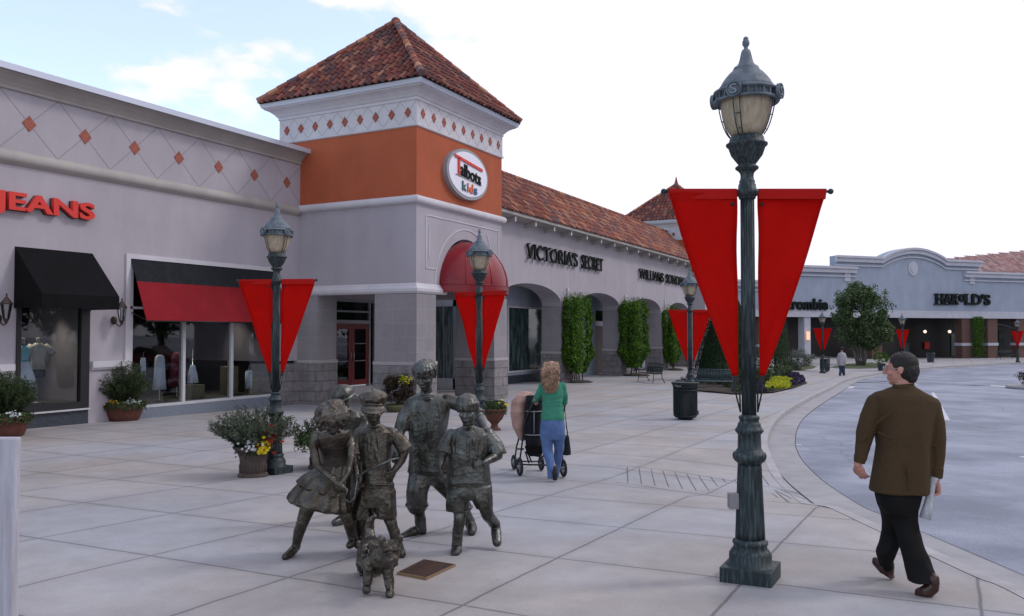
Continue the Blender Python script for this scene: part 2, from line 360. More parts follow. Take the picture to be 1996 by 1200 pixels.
def text_mesh(body, name, mt, parent, origin, ux, uz, width, height, depth, offset=0., space=1., align='L', spec=None):
    """solid letters: origin = lower left of the word's box, ux/uz unit axes of the wall"""
    cu = bpy.data.curves.new('t', 'FONT'); cu.body = body; cu.size = 1; cu.extrude = .5; cu.offset = offset; cu.space_character = space
    cu.resolution_u = 5
    o = bpy.data.objects.new('t', cu); C.objects.link(o); bpy.context.view_layer.update()
    me = bpy.data.meshes.new_from_object(o.evaluated_get(bpy.context.evaluated_depsgraph_get()))
    bpy.data.objects.remove(o); bpy.data.curves.remove(cu)
    xs = [v.co.x for v in me.vertices]; ys = [v.co.y for v in me.vertices]
    x0, x1, y0, y1 = min(xs), max(xs), min(ys), max(ys)
    ux = Vector(ux); uz = Vector(uz); nn = ux.cross(uz)
    inv = wm(parent).inverted() if parent else Matrix()
    for v in me.vertices:
        a = (v.co.x-x0)/(x1-x0)*width; b = (v.co.y-y0)/(y1-y0)*height
        v.co = inv @ (Vector(origin)+ux*a+uz*b+nn*(v.co.z+.5)*depth)
    me.materials.clear(); me.materials.append(mt); me.name = name
    ob = bpy.data.objects.new(name, me); C.objects.link(ob)
    if parent: ob.parent = parent
    return ob
# ================================================================== GROUND
def sheet(name, outline, zf, mt, step=1.5, thick=0.):
    b = bmesh.new(); vs = [b.verts.new((p[0], p[1], 0)) for p in outline]; f = b.faces.new(vs)
    bmesh.ops.triangulate(b, faces=[f])
    xs = [p[0] for p in outline]; ys = [p[1] for p in outline]
    def cuts(lo, hi):
        t = math.ceil(lo); r = []
        while t < hi:
            r.append(t); t += step if -14 < t < 40 else (6 if -70 < t < 130 else 60)
        return r
    for x in cuts(min(xs), max(xs)): bmesh.ops.bisect_plane(b, geom=b.verts[:]+b.edges[:]+b.faces[:], plane_co=(x, 0, 0), plane_no=(1, 0, 0))
    for y in cuts(min(ys), max(ys)): bmesh.ops.bisect_plane(b, geom=b.verts[:]+b.edges[:]+b.faces[:], plane_co=(0, y, 0), plane_no=(0, 1, 0))
    for v in b.verts: v.co.z = zf(v.co.x, v.co.y)
    bmesh.ops.recalc_face_normals(b, faces=b.faces)
    me = bpy.data.meshes.new(name); b.to_mesh(me); b.free()
    me.materials.append(mt); o = bpy.data.objects.new(name, me); C.objects.link(o)
    if me.polygons[0].normal.z < 0: me.flip_normals()
    return struct(o)
def catmull(P, n=6):
    out = []
    for i in range(len(P)-1):
        a, b, c, d = P[max(i-1, 0)], P[i], P[i+1], P[min(i+2, len(P)-1)]
        for k in range(n):
            t = k/n
            out.append(tuple(.5*((2*b[j])+(c[j]-a[j])*t+(2*a[j]-5*b[j]+4*c[j]-d[j])*t*t+(-a[j]+3*b[j]-3*c[j]+d[j])*t**3) for j in (0, 1)))
    out.append(P[-1]); return out
def ramp(x, y): return cl((x+4.5)/2.1)*cl((y-9.7)/.9)*cl((14.6-y)/1.4)
def PZ(x, y): return G(x, y)-.125*ramp(x, y)
def RZ(x, y): return G(x, y)-.13
# kerb line: near end first
Spx = [(1996, 1167), (1902, 1125), (1812, 1083), (1708, 1033), (1608, 985), (1560, 960), (1500, 905), (1482, 870), (1487, 840), (1511, 809), (1553, 783), (1607, 757), (1655, 736), (1722, 724), (1789, 717), (1880, 711), (1996, 706)]
S0 = [(6.5, -9.), (4.2, -3.), (2.6, 1.), (1.4, 4.)]+[tuple(gnd(*p)[:2]) for p in Spx]
e = Vector(S0[-1])-Vector(S0[-2]); e.normalize()
S0 += [(S0[-1][0]+e.x*k+k*.25, S0[-1][1]+e.y*k-k*.12) for k in (15, 40, 90)]
S = catmull(S0, 5)

M['paving'] = None
def paving_mat():
    m = bpy.data.materials.new('concrete_paving'); m.use_nodes = True
    n = m.node_tree.nodes; k = m.node_tree.links; b = n['Principled BSDF']; b.inputs['Roughness'].default_value = .72
    g = n.new('ShaderNodeNewGeometry'); s = n.new('ShaderNodeSeparateXYZ'); k.new(g.outputs['Position'], s.inputs[0])
    wob = n.new('ShaderNodeTexNoise'); wob.inputs['Scale'].default_value = 3; k.new(g.outputs['Position'], wob.inputs['Vector'])
    def math_(op, a, c=None, c2=None):
        q = n.new('ShaderNodeMath'); q.operation = op
        for i, v in enumerate((a, c, c2)):
            if v is None: continue
            if isinstance(v, (int, float)): q.inputs[i].default_value = v
            else: k.new(v, q.inputs[i])
        return q.outputs[0]
    wv = math_('MULTIPLY_ADD', wob.outputs[0], .02, -.01)
    dist = []; cell = []
    for axis, o0, st in ((0, 1.33, 1.47), (1, -4.60, 1.455)):
        u = math_('MULTIPLY', math_('ADD', math_('ADD', s.outputs[axis], o0), wv), 1/st)
        cell.append(math_('FLOOR', math_('ADD', u, 0.)))
        fr = math_('FRACT', u); dist.append(math_('MULTIPLY', math_('MINIMUM', fr, math_('SUBTRACT', 1., fr)), st))
    jd = math_('MINIMUM', dist[0], dist[1])
    line = n.new('ShaderNodeMapRange'); line.inputs[1].default_value = .004; line.inputs[2].default_value = .016; line.inputs[3].default_value = 0; line.inputs[4].default_value = 1
    k.new(jd, line.inputs[0])
    stain = n.new('ShaderNodeMapRange'); stain.inputs[1].default_value = .0; stain.inputs[2].default_value = .12; stain.inputs[3].default_value = .90; stain.inputs[4].default_value = 1
    k.new(jd, stain.inputs[0])
    cc = n.new('ShaderNodeCombineXYZ'); k.new(cell[0], cc.inputs[0]); k.new(cell[1], cc.inputs[1])
    wn = n.new('ShaderNodeTexWhiteNoise'); wn.noise_dimensions = '2D'; k.new(cc.outputs[0], wn.inputs['Vector'])
    tone = n.new('ShaderNodeValToRGB'); tone.color_ramp.elements[0].color = (.325, .297, .283, 1); tone.color_ramp.elements[1].color = (.35, .33, .333, 1)
    el = tone.color_ramp.elements.new(.5); el.color = (.368, .335, .322, 1)
    k.new(wn.outputs['Value'], tone.inputs[0])
    big = n.new('ShaderNodeTexNoise'); big.inputs['Scale'].default_value = .45; big.inputs['Detail'].default_value = 6; big.inputs['Roughness'].default_value = .65; k.new(g.outputs['Position'], big.inputs['Vector'])
    br = n.new('ShaderNodeMapRange'); br.inputs[1].default_value = .3; br.inputs[2].default_value = .7; br.inputs[3].default_value = .80; br.inputs[4].default_value = 1.12; k.new(big.outputs[0], br.inputs[0])
    fine = n.new('ShaderNodeTexNoise'); fine.inputs['Scale'].default_value = 60; fine.inputs['Detail'].default_value = 5; k.new(g.outputs['Position'], fine.inputs['Vector'])
    fr2 = n.new('ShaderNodeMapRange'); fr2.inputs[1].default_value = .3; fr2.inputs[2].default_value = .7; fr2.inputs[3].default_value = .93; fr2.inputs[4].default_value = 1.05; k.new(fine.outputs[0], fr2.inputs[0])
    # old chewing gum and grime spots
    vo = n.new('ShaderNodeTexVoronoi'); vo.inputs['Scale'].default_value = 2.1; k.new(g.outputs['Position'], vo.inputs['Vector'])
    sp = n.new('ShaderNodeMapRange'); sp.inputs[1].default_value = .012; sp.inputs[2].default_value = .026; sp.inputs[3].default_value = .45; sp.inputs[4].default_value = 1; k.new(vo.outputs['Distance'], sp.inputs[0])
    med = n.new('ShaderNodeTexNoise'); med.inputs['Scale'].default_value = 2.3; med.inputs['Detail'].default_value = 9; med.inputs['Roughness'].default_value = .7; k.new(g.outputs['Position'], med.inputs['Vector'])
    mr = n.new('ShaderNodeMapRange'); mr.inputs[1].default_value = .35; mr.inputs[2].default_value = .62; mr.inputs[3].default_value = .88; mr.inputs[4].default_value = 1.03; k.new(med.outputs[0], mr.inputs[0])
    f = math_('MULTIPLY', math_('MULTIPLY', math_('MULTIPLY', br.outputs[0], mr.outputs[0]), fr2.outputs[0]), math_('MULTIPLY', math_('MULTIPLY', sp.outputs[0], stain.outputs[0]), math_('MULTIPLY_ADD', line.outputs[0], .52, .48)))
    hn = n.new('ShaderNodeTexNoise'); hn.inputs['Scale'].default_value = .33; hn.inputs['Detail'].default_value = 5; k.new(g.outputs['Position'], hn.inputs['Vector'])
    hr = n.new('ShaderNodeMapRange'); hr.inputs[1].default_value = .42; hr.inputs[2].default_value = .62; hr.inputs[3].default_value = 0; hr.inputs[4].default_value = .75; k.new(hn.outputs[0], hr.inputs[0])
    hm = n.new('ShaderNodeMix'); hm.data_type = 'RGBA'; k.new(hr.outputs[0], hm.inputs[0]); k.new(tone.outputs[0], hm.inputs[6]); hm.inputs[7].default_value = (.335, .352, .40, 1)  # bluish patches: reflected sheen painted into the slab tone
    mx = n.new('ShaderNodeVectorMath'); mx.operation = 'SCALE'; k.new(hm.outputs[2], mx.inputs[0]); k.new(f, mx.inputs['Scale'])
    k.new(mx.outputs[0], b.inputs['Base Color'])
    bp = n.new('ShaderNodeBump'); bp.inputs['Strength'].default_value = .5; bp.inputs['Distance'].default_value = .01
    hh = math_('MULTIPLY_ADD', fine.outputs[0], .15, line.outputs[0]); k.new(hh, bp.inputs['Height']); k.new(bp.outputs[0], b.inputs['Normal'])
    return m
M['paving'] = paving_mat()
M['asphalt'] = mat('asphalt', (.155, .175, .235), (.31, .335, .42), .60, .5, bump=.5, bscale=90, mixpos=(.38, .64), detail=9)
_n = M['asphalt'].node_tree; _z = _n.nodes.new('ShaderNodeTexNoise'); _z.inputs['Scale'].default_value = 55; _z.inputs['Detail'].default_value = 4
_t = _n.nodes.new('ShaderNodeTexCoord'); _n.links.new(_t.outputs['Object'], _z.inputs['Vector'])
_v = _n.nodes.new('ShaderNodeMapRange'); _v.inputs[1].default_value = .3; _v.inputs[2].default_value = .7; _v.inputs[3].default_value = .75; _v.inputs[4].default_value = 1.15
_n.links.new(_z.outputs[0], _v.inputs[0])
# fine cracks in the old surface
_w = _n.nodes.new('ShaderNodeTexVoronoi'); _w.feature = 'DISTANCE_TO_EDGE'; _w.inputs['Scale'].default_value = .42
_d = _n.nodes.new('ShaderNodeTexNoise'); _d.inputs['Scale'].default_value = 1.1; _d.inputs['Detail'].default_value = 7; _n.links.new(_t.outputs['Object'], _d.inputs['Vector'])
_mv = _n.nodes.new('ShaderNodeMix'); _mv.data_type = 'VECTOR'; _mv.inputs[0].default_value = .45; _n.links.new(_t.outputs['Object'], _mv.inputs[4]); _n.links.new(_d.outputs['Color'], _mv.inputs[5])
_n.links.new(_mv.outputs[1], _w.inputs['Vector'])
_c = _n.nodes.new('ShaderNodeMapRange'); _c.inputs[1].default_value = 0; _c.inputs[2].default_value = .006; _c.inputs[3].default_value = .72; _c.inputs[4].default_value = 1; _n.links.new(_w.outputs['Distance'], _c.inputs[0])
_q = _n.nodes.new('ShaderNodeMath'); _q.operation = 'MULTIPLY'; _n.links.new(_v.outputs[0], _q.inputs[0]); _n.links.new(_c.outputs[0], _q.inputs[1])
_b = _n.nodes['Principled BSDF']; _src = _b.inputs['Base Color'].links[0].from_socket
_s = _n.nodes.new('ShaderNodeVectorMath'); _s.operation = 'SCALE'; _n.links.new(_src, _s.inputs[0]); _n.links.new(_q.outputs[0], _s.inputs['Scale']); _n.links.new(_s.outputs[0], _b.inputs['Base Color'])
M['kerb'] = mat('kerb_concrete', (.40, .385, .39), (.30, .29, .30), .8, 2.5, bump=.3, bscale=40)
M['pan'] = mat('gutter_pan_concrete', (.34, .33, .345), (.26, .255, .27), .8, 1.5, bump=.3, bscale=40)
M['paint'] = mat('road_paint', (.62, .62, .66), (.42, .43, .48), .7, 5)
M['crack'] = mat('tar_joint', (.03, .03, .035), rough=.8)

sheet('road', [(-40, -12), (120, -12), (420, 60), (420, 420), (-120, 420), (-40, 200)], RZ, M['asphalt'], 1)
sheet('plaza_paving', S+[(60, 230), (-60, 230), (-60, -9)], PZ, M['paving'], 1)
path = [(p[0], p[1], PZ(*p)) for p in S]
def offs(d):
    r = []
    for i, p in enumerate(S):
        a = Vector(S[max(i-1, 0)]); b = Vector(S[min(i+1, len(S)-1)]); t = (b-a).normalized(); r.append((p[0]+t.y*d, p[1]-t.x*d))
    return r
o15, o65 = offs(.14), offs(.66)
mb = MB(); n = len(S)
for i in range(n-1):
    a, b, c, d = S[i], S[i+1], o15[i], o15[i+1]
    za, zb = PZ(*a)+.004, PZ(*b)+.004
    mb.quad((*a, za), (*c, za-.004), (*d, zb-.004), (*b, zb)); mb.quad((*c, za-.004), (*c, RZ(*c)-.05), (*d, RZ(*d)-.05), (*d, zb-.004))
struct(mb.build('kerb', M['kerb']))
mb = MB()
for i in range(n-1):
    a, b, c, d = o15[i], o15[i+1], o65[i], o65[i+1]
    mb.quad((*a, RZ(*a)+.018), (*c, RZ(*c)+.010), (*d, RZ(*d)+.010), (*b, RZ(*b)+.018))
struct(mb.build('gutter_pan', M['pan']))
mb = MB()
for i in range(n-1):   # dark joint between pan and asphalt
    a, b = Vector(o65[i]), Vector(o65[i+1]); t = (b-a).normalized()*.012; nn = Vector((t.y, -t.x))
    mb.quad((*a, RZ(*a)+.014), (*(a+nn), RZ(*a)+.014), (*(b+nn), RZ(*b)+.014), (*b, RZ(*b)+.014))
struct(mb.build('road_edge_joint', M['crack']))
# grooved kerb ramp: tooled lines fanning out
mb = MB()
tops = [(1223+23.2*i, 909.5+1.05*i+.04*i*i) for i in range(16)]; bots = [(1224+26.6*i, 936+1.35*i) for i in range(16)]
for i, (p, q) in enumerate(zip(tops, bots)):
    if i > 11: p = (p[0]-(i-11)*9, p[1]+(i-11)*1)
    a, b = gnd(*p), gnd(*q); a = Vector((a.x, a.y)); b = Vector((b.x, b.y)); t = (b-a).normalized()*.0055; nn = Vector((t.y, -t.x)); K_ = 5
    for j in range(K_):
        u, v = a.lerp(b, j/K_), a.lerp(b, (j+1)/K_)
        mb.quad((*(u-nn), PZ(*u)+.004), (*(u+nn), PZ(*u)+.004), (*(v+nn), PZ(*v)+.004), (*(v-nn), PZ(*v)+.004))
def groundline(mb, pts, wd, zf, up=.004, step=.5):
    P = [Vector(gnd(*p)[:2]) for p in pts]
    for a, b in zip(P, P[1:]):
        m = max(1, int((b-a).length/step)); t = (b-a).normalized()*wd/2; nn = Vector((t.y, -t.x))
        for j in range(m):
            u, v = a.lerp(b, j/m), a.lerp(b, (j+1)/m)
            mb.quad((*(u-nn), zf(*u)+up), (*(u+nn), zf(*u)+up), (*(v+nn), zf(*v)+up), (*(v-nn), zf(*v)+up))
groundline(mb, [(1203, 907), (1300, 911), (1430, 924)], .012, PZ, .005); groundline(mb, [(1200, 936), (1330, 947), (1440, 961), (1590, 980)], .014, PZ, .005)
groundline(mb, [(1480, 905), (1500, 930), (1540, 962)], .012, PZ, .005)
struct(mb.build('ramp_grooves', mat('tooled_groove', (.12, .115, .12), rough=.9)))
# painted road marks
mb = MB()
def mark(q, up=.006):
    P = [gnd(*p, off=-.13) for p in q]; mb.quad(*[(p.x, p.y, RZ(p.x, p.y)+up) for p in P])
mark([(1828, 791), (1836, 791), (1852, 819), (1838, 819)]); mark([(1815, 765), (1821, 765), (1829, 776), (1820, 776)])
mark([(1984, 889), (1998, 890), (2030, 897), (2008, 897)])
mark([(1640, 753), (1668, 753), (1660, 757), (1638, 757)]); mark([(1752, 746.5), (1790, 748), (1790, 749.2), (1752, 748)])
mark([(1930, 750), (1996, 756), (1996, 758), (1930, 751.5)]); mark([(1515, 866.3), (1562, 866.3), (1562, 867.6), (1515, 867.6)])
struct(mb.build('road_markings', M['paint']))
mb = MB()
mark([(1674, 744.5), (1730, 743), (1730, 744.4), (1668, 746.2)]); mark([(1870, 750), (1900, 750.5), (1935, 752), (1900, 751.8)])
struct(mb.build('road_drain_slot', M['crack']))
# grass verges by the far trees
def patch(name, pts, mt, up=.02):
    P = [gnd(*p) for p in pts]; return sheet(name, [(p.x, p.y) for p in P], lambda x, y: PZ(x, y)+up, mt, 2)
patch('grass_verge', [(1616, 716), (1650, 709), (1700, 706), (1722, 711), (1727, 717), (1690, 718), (1640, 718)], M['grass'])
patch('grass_verge', [(1528, 722), (1540, 715), (1580, 712), (1592, 714), (1585, 718), (1560, 722)], M['grass'])

# ================================================================== LEFT STORE
XW = -18.2
store = empty('clothing_store', (XW, 14, G(XW, 14)), label='lilac stucco shop at the left with red JEANS letters and a black awning', cat='shop building')
mb = MB()
def wallbox(y0, y1, z0, z1): mb.box(-24, XW, y0, y1, z0, z1)
A0, A1, B0, B1 = 11.03, 12.78, 13.86, 18.95
wallbox(-6, 6.0, -1, 5.6); wallbox(6.0, A0, -1, 5.6); wallbox(A0, A1, 3.55, 5.6)
wallbox(A1, B0, -1, 5.6); wallbox(B0, B1, 3.68, 5.6); wallbox(B1, 20, .95, 5.6)
mb.box(-24, XW, -6, 20, 5.6, 7.5)
mb.build('wall', M['stucco'], store)
MB().box(-19.2, XW+.05, B1, 20, -1, .86).build('stone_base', M['rockstone'], store)
# cornice, bead, torus band
pathL = [(XW, 20, 0), (XW, -6, 0)]          # out = right of direction: heading -Y, right is -X; use reversed
pathR = [(XW, -6, 0), (XW, 20.0, 0)]        # heading +Y, right is +X
MB().sweep([(0, 7.16), (.06, 7.16), (.06, 7.21), (.04, 7.24), (.10, 7.32), (.22, 7.42), (.34, 7.47), (.34, 7.50), (0, 7.50)], pathR).build('cornice', M['cornice'], store)
MB().sweep([(-.3, 7.501), (.40, 7.501), (.42, 7.47), (.43, 7.47), (.43, 7.61), (-.3, 7.62)], pathR).build('coping', M['gutter'], store)
tor = [(0, 5.50), (.05, 5.53)]+[(.05+.09*math.sin(t), 5.665-.115*math.cos(t)) for t in [math.pi*i/8 for i in range(1, 8)]]+[(.05, 5.80), (0, 5.83)]
MB().sweep(tor, [(XW, -6, 0), (XW, 19.9, 0)]).build('band', M['cornice'], store)
def strip(mb, p, q, nrm, wd, th=.006):
    p, q, nrm = Vector(p), Vector(q), Vector(nrm); d = (q-p); s = d.cross(nrm).normalized()*wd/2
    mb.obox((p+q)/2+nrm*th/2, d/2, s, nrm*th/2)
def diamonds(parent, o, u, count, pitch, z0, z1, nrm, half):
    """o: centre of the first inlay; grooves cross through every inlay"""
    u = Vector(u); g = MB(); t = MB(); nrm = Vector(nrm); zc = (z0+z1)/2
    for i in range(count):
        c = Vector(o)+u*pitch*i; c.z = zc
        for s in (-1, 1):
            strip(g, c-u*pitch/2*s+Vector((0, 0, z0-zc)), c+u*pitch/2*s+Vector((0, 0, z1-zc)), nrm, .016 if pitch > 1 else .010, .003)
        h, v = half
        P = [c+u*h, c+Vector((0, 0, v)), c-u*h, c-Vector((0, 0, v))]
        t = MB(); t.prism([p-nrm*.0 for p in P], nrm*.012)
        for s in (-.33, .33):   # raised fret lines of the inlay
            strip(t, c+(u*h+Vector((0, 0, v)))*.45+u*h*s-Vector((0, 0, v))*s*1.0-nrm*0+nrm*.012, c-(u*h+Vector((0, 0, v)))*.45+u*h*s-Vector((0, 0, v))*s*1.0+nrm*.012, nrm, .03 if pitch > 1 else .018, .01)
        t.build('diamond_inlay', M['terra'], parent)
    g.build('panel_joint', M['joint'], parent)
diamonds(store, (XW, 11.24-1.36*3, 6.48), (0, 1, 0), 10, 1.36, 5.82, 7.17, (1, 0, 0), (.165, .185))
# waist band and corner boards
mb = MB()
for a, b in ((-6, 10.98), (12.84, B0-.1)):
    mb.box(XW, XW+.09, a, b, .98, 1.13); mb.box(XW, XW+.05, a, b, .93, .98)
mb.build('waist_band', M['trim'], store)
# granite plinths under the windows
MB().box(-18.32, XW+.02, A0, A1, -1, .0).build('granite_plinth', M['granite_dark'], store)
MB().box(-18.32, XW+.06, B0-.0, B1, -1, -.09).build('granite_plinth', M['granite'], store)
# window A (dark frame)
wa = MB()
for q in ((A0, A0+.10, 0.0, 3.55), (A1-.22, A1, 0.0, 3.55), (A0+.1, A1-.22, .0, .2), (A0+.1, A1-.22, 3.3, 3.55)): wa.box(-18.30, -18.16, *q)
wa = wa.build('window', M['black_frame'], store)
MB().box(-18.24, -18.23, A0+.1, A1-.22, .2, 3.3).build('pane', M['glass'], wa)
MB().box(-18.20, -18.10, A0+.02, A1, -.0, .035).build('sill', M['white_frame'], wa)
# window B (light frame, four lights)
wb = MB(); ms = [B0, 15.56, 17.24, B1]
for y in ms: wb.box(-18.32, -18.18, y-(.0 if y == B0 else .045), y+(.0 if y == B1 else .045)+(.06 if y == B0 else 0), -.05, 3.68)
wb.box(-18.32, -18.17, B0, B1, -.09, -.03); wb.box(-18.32, -18.18, B0, B1, 2.42, 2.48)
wb = wb.build('window', M['white_frame'], store)
mb = MB()
for a, b in zip(ms, ms[1:]): mb.box(-18.26, -18.25, a+.06, b-.046, -.03, 3.66)
mb.build('pane', M['glass'], wb)
mb = MB(); mb.box(XW, XW+.05, B0-.12, B0, -.1, 3.80); mb.box(XW, XW+.05, B0, B1+.12, 3.68, 3.80); mb.box(XW, XW+.05, B1, B1+.12, .96, 3.68)
mb.build('window_trim', M['trim'], store)
# shop rooms behind the glass
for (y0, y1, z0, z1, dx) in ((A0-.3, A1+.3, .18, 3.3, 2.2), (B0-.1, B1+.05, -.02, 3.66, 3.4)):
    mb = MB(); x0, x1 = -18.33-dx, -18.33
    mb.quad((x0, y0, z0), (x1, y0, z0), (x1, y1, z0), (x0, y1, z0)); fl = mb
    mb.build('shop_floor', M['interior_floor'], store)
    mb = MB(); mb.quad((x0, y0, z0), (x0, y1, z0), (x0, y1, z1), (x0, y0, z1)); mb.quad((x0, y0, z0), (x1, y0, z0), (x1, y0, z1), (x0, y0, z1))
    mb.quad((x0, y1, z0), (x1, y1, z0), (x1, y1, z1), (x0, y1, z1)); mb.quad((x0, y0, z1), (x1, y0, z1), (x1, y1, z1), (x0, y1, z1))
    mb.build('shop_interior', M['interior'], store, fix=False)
# black awning with valance
def awning(y0, y1, zt, zf, zv, pr, name, mt):
    t = .02; P = [(XW, zt), (XW+pr, zf), (XW+pr, zv)]
    mb = MB()
    mb.prism([(x, y0, z) for x, z in [(XW, zt), (XW+pr, zf), (XW+pr, zv), (XW+pr-t, zv), (XW+pr-t, zf-.01), (XW, zt-.03)]], (0, y1-y0, 0))
    for y in (y0-.001, y1-t+.001): mb.prism([(XW, y, zt-.005), (XW+pr-.004, y, zf-.005), (XW+pr-.004, y, zv), (XW, y, zv)], (0, t, 0))
    return mb.build(name, mt, store)
awning(10.97, 12.84, 3.72, 2.66, 2.36, 1.0, 'awning', M['awn_black'])
# two-tone open awning
aw = MB(); pr = .64; s = .42
zt, zb = 3.70, 2.13
mid = (XW+.02+pr*s*.62, zt-(zt-zb)*s*.62*1.03)
mid = (XW+.02+pr*.38, zt-(zt-zb)*.38)
aw.prism([(XW+.02, B0+.02, zt), (mid[0], B0+.02, mid[1]), (mid[0]-.02, B0+.02, mid[1]-.012), (XW+.02, B0+.02, zt-.05)], (0, B1-B0-.04, 0))
aw = aw.build('awning', M['awn_grey'], store)
MB().prism([(mid[0]+.002, B0+.02, mid[1]), (XW+pr, B0+.02, zb), (XW+pr-.02, B0+.02, zb-.012), (mid[0]-.018, B0+.02, mid[1]-.012)], (0, B1-B0-.04, 0)).build('red_panel', M['awn_red'], aw)
mb = MB(); mb.tube([(XW+pr-.02, B0+.03, zb-.02), (XW+pr-.02, B1-.03, zb-.02)], .018)
for y in (B0+.05, 15.6, 17.2, B1-.05): mb.tube([(XW+.03, y, zb+.2), (XW+pr-.03, y, zb-.01)], .012)
mb.build('awning_rod', M['black_frame'], aw)
text_mesh('JEANS', 'sign_letters', M['letter_red'], store, (XW+.05, 10.40, 4.38), (0, 1, 0), (0, 0, 1), 2.39, .52, .10, offset=.03)
text_mesh('JEANS', 'letter_returns', M['black_frame'], store, (XW+.0, 10.385, 4.37), (0, 1, 0), (0, 0, 1), 2.41, .53, .05, offset=.035)

# wall lanterns (parts of the shop front)
def wall_lantern(y, parent, x=XW):
    b = MB(); b.lathe([(.02, 0), (.06, .03), (.075, .1), (.06, .17), (.02, .2)], (x+.03, y, 2.02), 12)
    pts = [(x+.05+.30*math.sin(t)*.9, y, 2.10-.12*math.sin(t*2)) for t in [math.pi/2*i/6 for i in range(7)]]
    b.tube(pts, .014); cx, cz = x+.32, 2.10
    b.lathe([(.012, -.10), (.03, -.06), (.055, 0), (.06, .02)], (cx, y, cz), 6, smooth=False)
    b.lathe([(.115, 0), (.125, .015), (.06, .10), (.035, .14), (.012, .17), (.02, .20), (.004, .24)], (cx, y, cz+.33), 6, smooth=False)
    for k in range(6):
        a = math.pi/3*k; b.tube([(cx+.055*math.cos(a), y+.055*math.sin(a), cz+.02), (cx+.11*math.cos(a), y+.11*math.sin(a), cz+.335)], .008, 5)
    o = b.build('wall_lantern', M['lantern'], parent)
    MB().lathe([(.05, 0), (.10, .31)], (cx, y, cz+.02), 6, smooth=False).build('lantern_glass', M['glass'], o)
M['lantern'] = mat('lantern_copper', (.055, .035, .03), (.035, .025, .022), .5, 20, metal=.4)
wall_lantern(13.42, store); wall_lantern(10.62, store)

# clothes on stands in the windows: each a thing of its own
M['cloth_white'] = mat('display_white_cloth', (.80, .84, .95), (.68, .72, .85), .9, 12, bump=.5, bscale=14)
M['cloth_aqua'] = mat('display_aqua_cloth', (.10, .42, .50), rough=.9)
M['cloth_cream'] = mat('display_cream_cloth', (.46, .42, .36), (.36, .32, .28), .9, 14, bump=.4, bscale=14)
M['cloth_dark'] = mat('display_dark_cloth', (.015, .013, .018), rough=.9)
M['cloth_maroon'] = mat('display_maroon_cloth', (.20, .015, .04), (.13, .01, .03), .9, 8, bump=.4, bscale=12)
M['dummy'] = mat('dummy_form', (.30, .24, .19), rough=.7)
M['chrome'] = mat('stand_chrome', (.5, .52, .55), rough=.3, metal=.8)
M['crate_tan'] = mat('display_box_tan', (.22, .185, .115), (.18, .15, .09), .8, 4)
def ringstack(rows, c, seg=20, pleat=0, amp=0.):
    mb = MB(); vs = []; fs = []
    for z, rx, ry in rows:
        for k in range(seg):
            a = 2*math.pi*k/seg; q = 1+amp*math.cos(pleat*a)*(1 if z < rows[-1][0]-.1 else 0)
            vs.append((c[0]+ry*q*math.cos(a), c[1]+rx*q*math.sin(a), c[2]+z))
    for i in range(len(rows)-1):
        for k in range(seg): fs.append((i*seg+k, i*seg+(k+1) % seg, (i+1)*seg+(k+1) % seg, (i+1)*seg+k))
    fs += [tuple(range(seg-1, -1, -1)), tuple((len(rows)-1)*seg+k for k in range(seg))]
    return mb.add(vs, fs, True)
fl = .18
def mannequin(y, x, label, topm, top_rows, skm, sk_rows, sleeves=None):
    t = empty('dress_form', (x, y, fl), label=label, cat='shop mannequin', group='clothes on stands in the shop windows')
    b = MB(); b.lathe([(.13, 0), (.13, .012), (.014, .03), (.012, .75)], (x, y, fl), 16); b.build('stand', M['chrome'], t)
    ringstack([(1.38, .05, .05), (1.44, .045, .045), (1.50, .05, .05), (1.52, .03, .03)], (x, y, fl)).build('neck', M['dummy'], t)
    o = ringstack(top_rows, (x, y, fl)); 
    if sleeves:
        for s in (-1, 1): o.tube([(x, y+s*.16, fl+1.33), (x+.02, y+s*.27, fl+1.22), (x+.03, y+s*.33, fl+1.12)], [.075, .085, .08], 10)
    o.build('top', topm, t)
    ringstack(sk_rows, (x, y, fl), 40, 9, .06).build('skirt', skm, t)
mannequin(11.55, -18.78, 'mannequin in aqua top and long white skirt in the dark framed window', M['cloth_aqua'], [(.95, .14, .10), (1.05, .13, .10), (1.18, .17, .12), (1.27, .16, .11), (1.34, .08, .06)], M['cloth_white'], [(.38, .31, .18), (.6, .27, .17), (.85, .19, .13), (.98, .14, .10)])
mannequin(11.98, -18.9, 'mannequin in short sleeved cream top with a dark necklace in the dark framed window', M['cloth_cream'], [(.78, .20, .13), (.9, .17, .12), (1.0, .15, .11), (1.2, .19, .12), (1.33, .17, .10), (1.40, .07, .06)], M['cloth_dark'], [(.58, .17, .12), (.7, .18, .12), (.82, .16, .11)], True)
fl = -.02
def simple_dress(y, x, z, h, label, mt, wtop, wbot, box=None):
    t = empty('display_dress', (x, y, z), label=label, cat='displayed garment', group='clothes on stands in the shop windows')
    MB().lathe([(.10, 0), (.10, .012), (.011, .03), (.010, 1.0)], (x, y, z), 14).build('stand', M['chrome'], t)
    ringstack([(.30 if box is None else .06, wbot, .10), (.5*h+.2, (wtop+wbot)/2*.92, .09), (h+.15, wtop, .08), (h+.26, wtop*.8, .06), (h+.29, .04, .04)], (x, y, z), 32, 7, .05).build('dress', mt, t)
def onx(px, py, X):
    a, b, c = ray(px, py); t = X/a; return Vector((X, b*t, EZ+c*t))
p = onx(311, 735, -19.0); simple_dress(p.y, -19.0, fl, .95, 'sleeveless white dress on a chrome stand near the left mullion of the long window', M['cloth_white'], .15, .21)
p = onx(345, 740, -19.6); simple_dress(p.y, -19.6, fl, 1.0, 'maroon dress on a stand behind the white dress in the long window', M['cloth_maroon'], .18, .30)
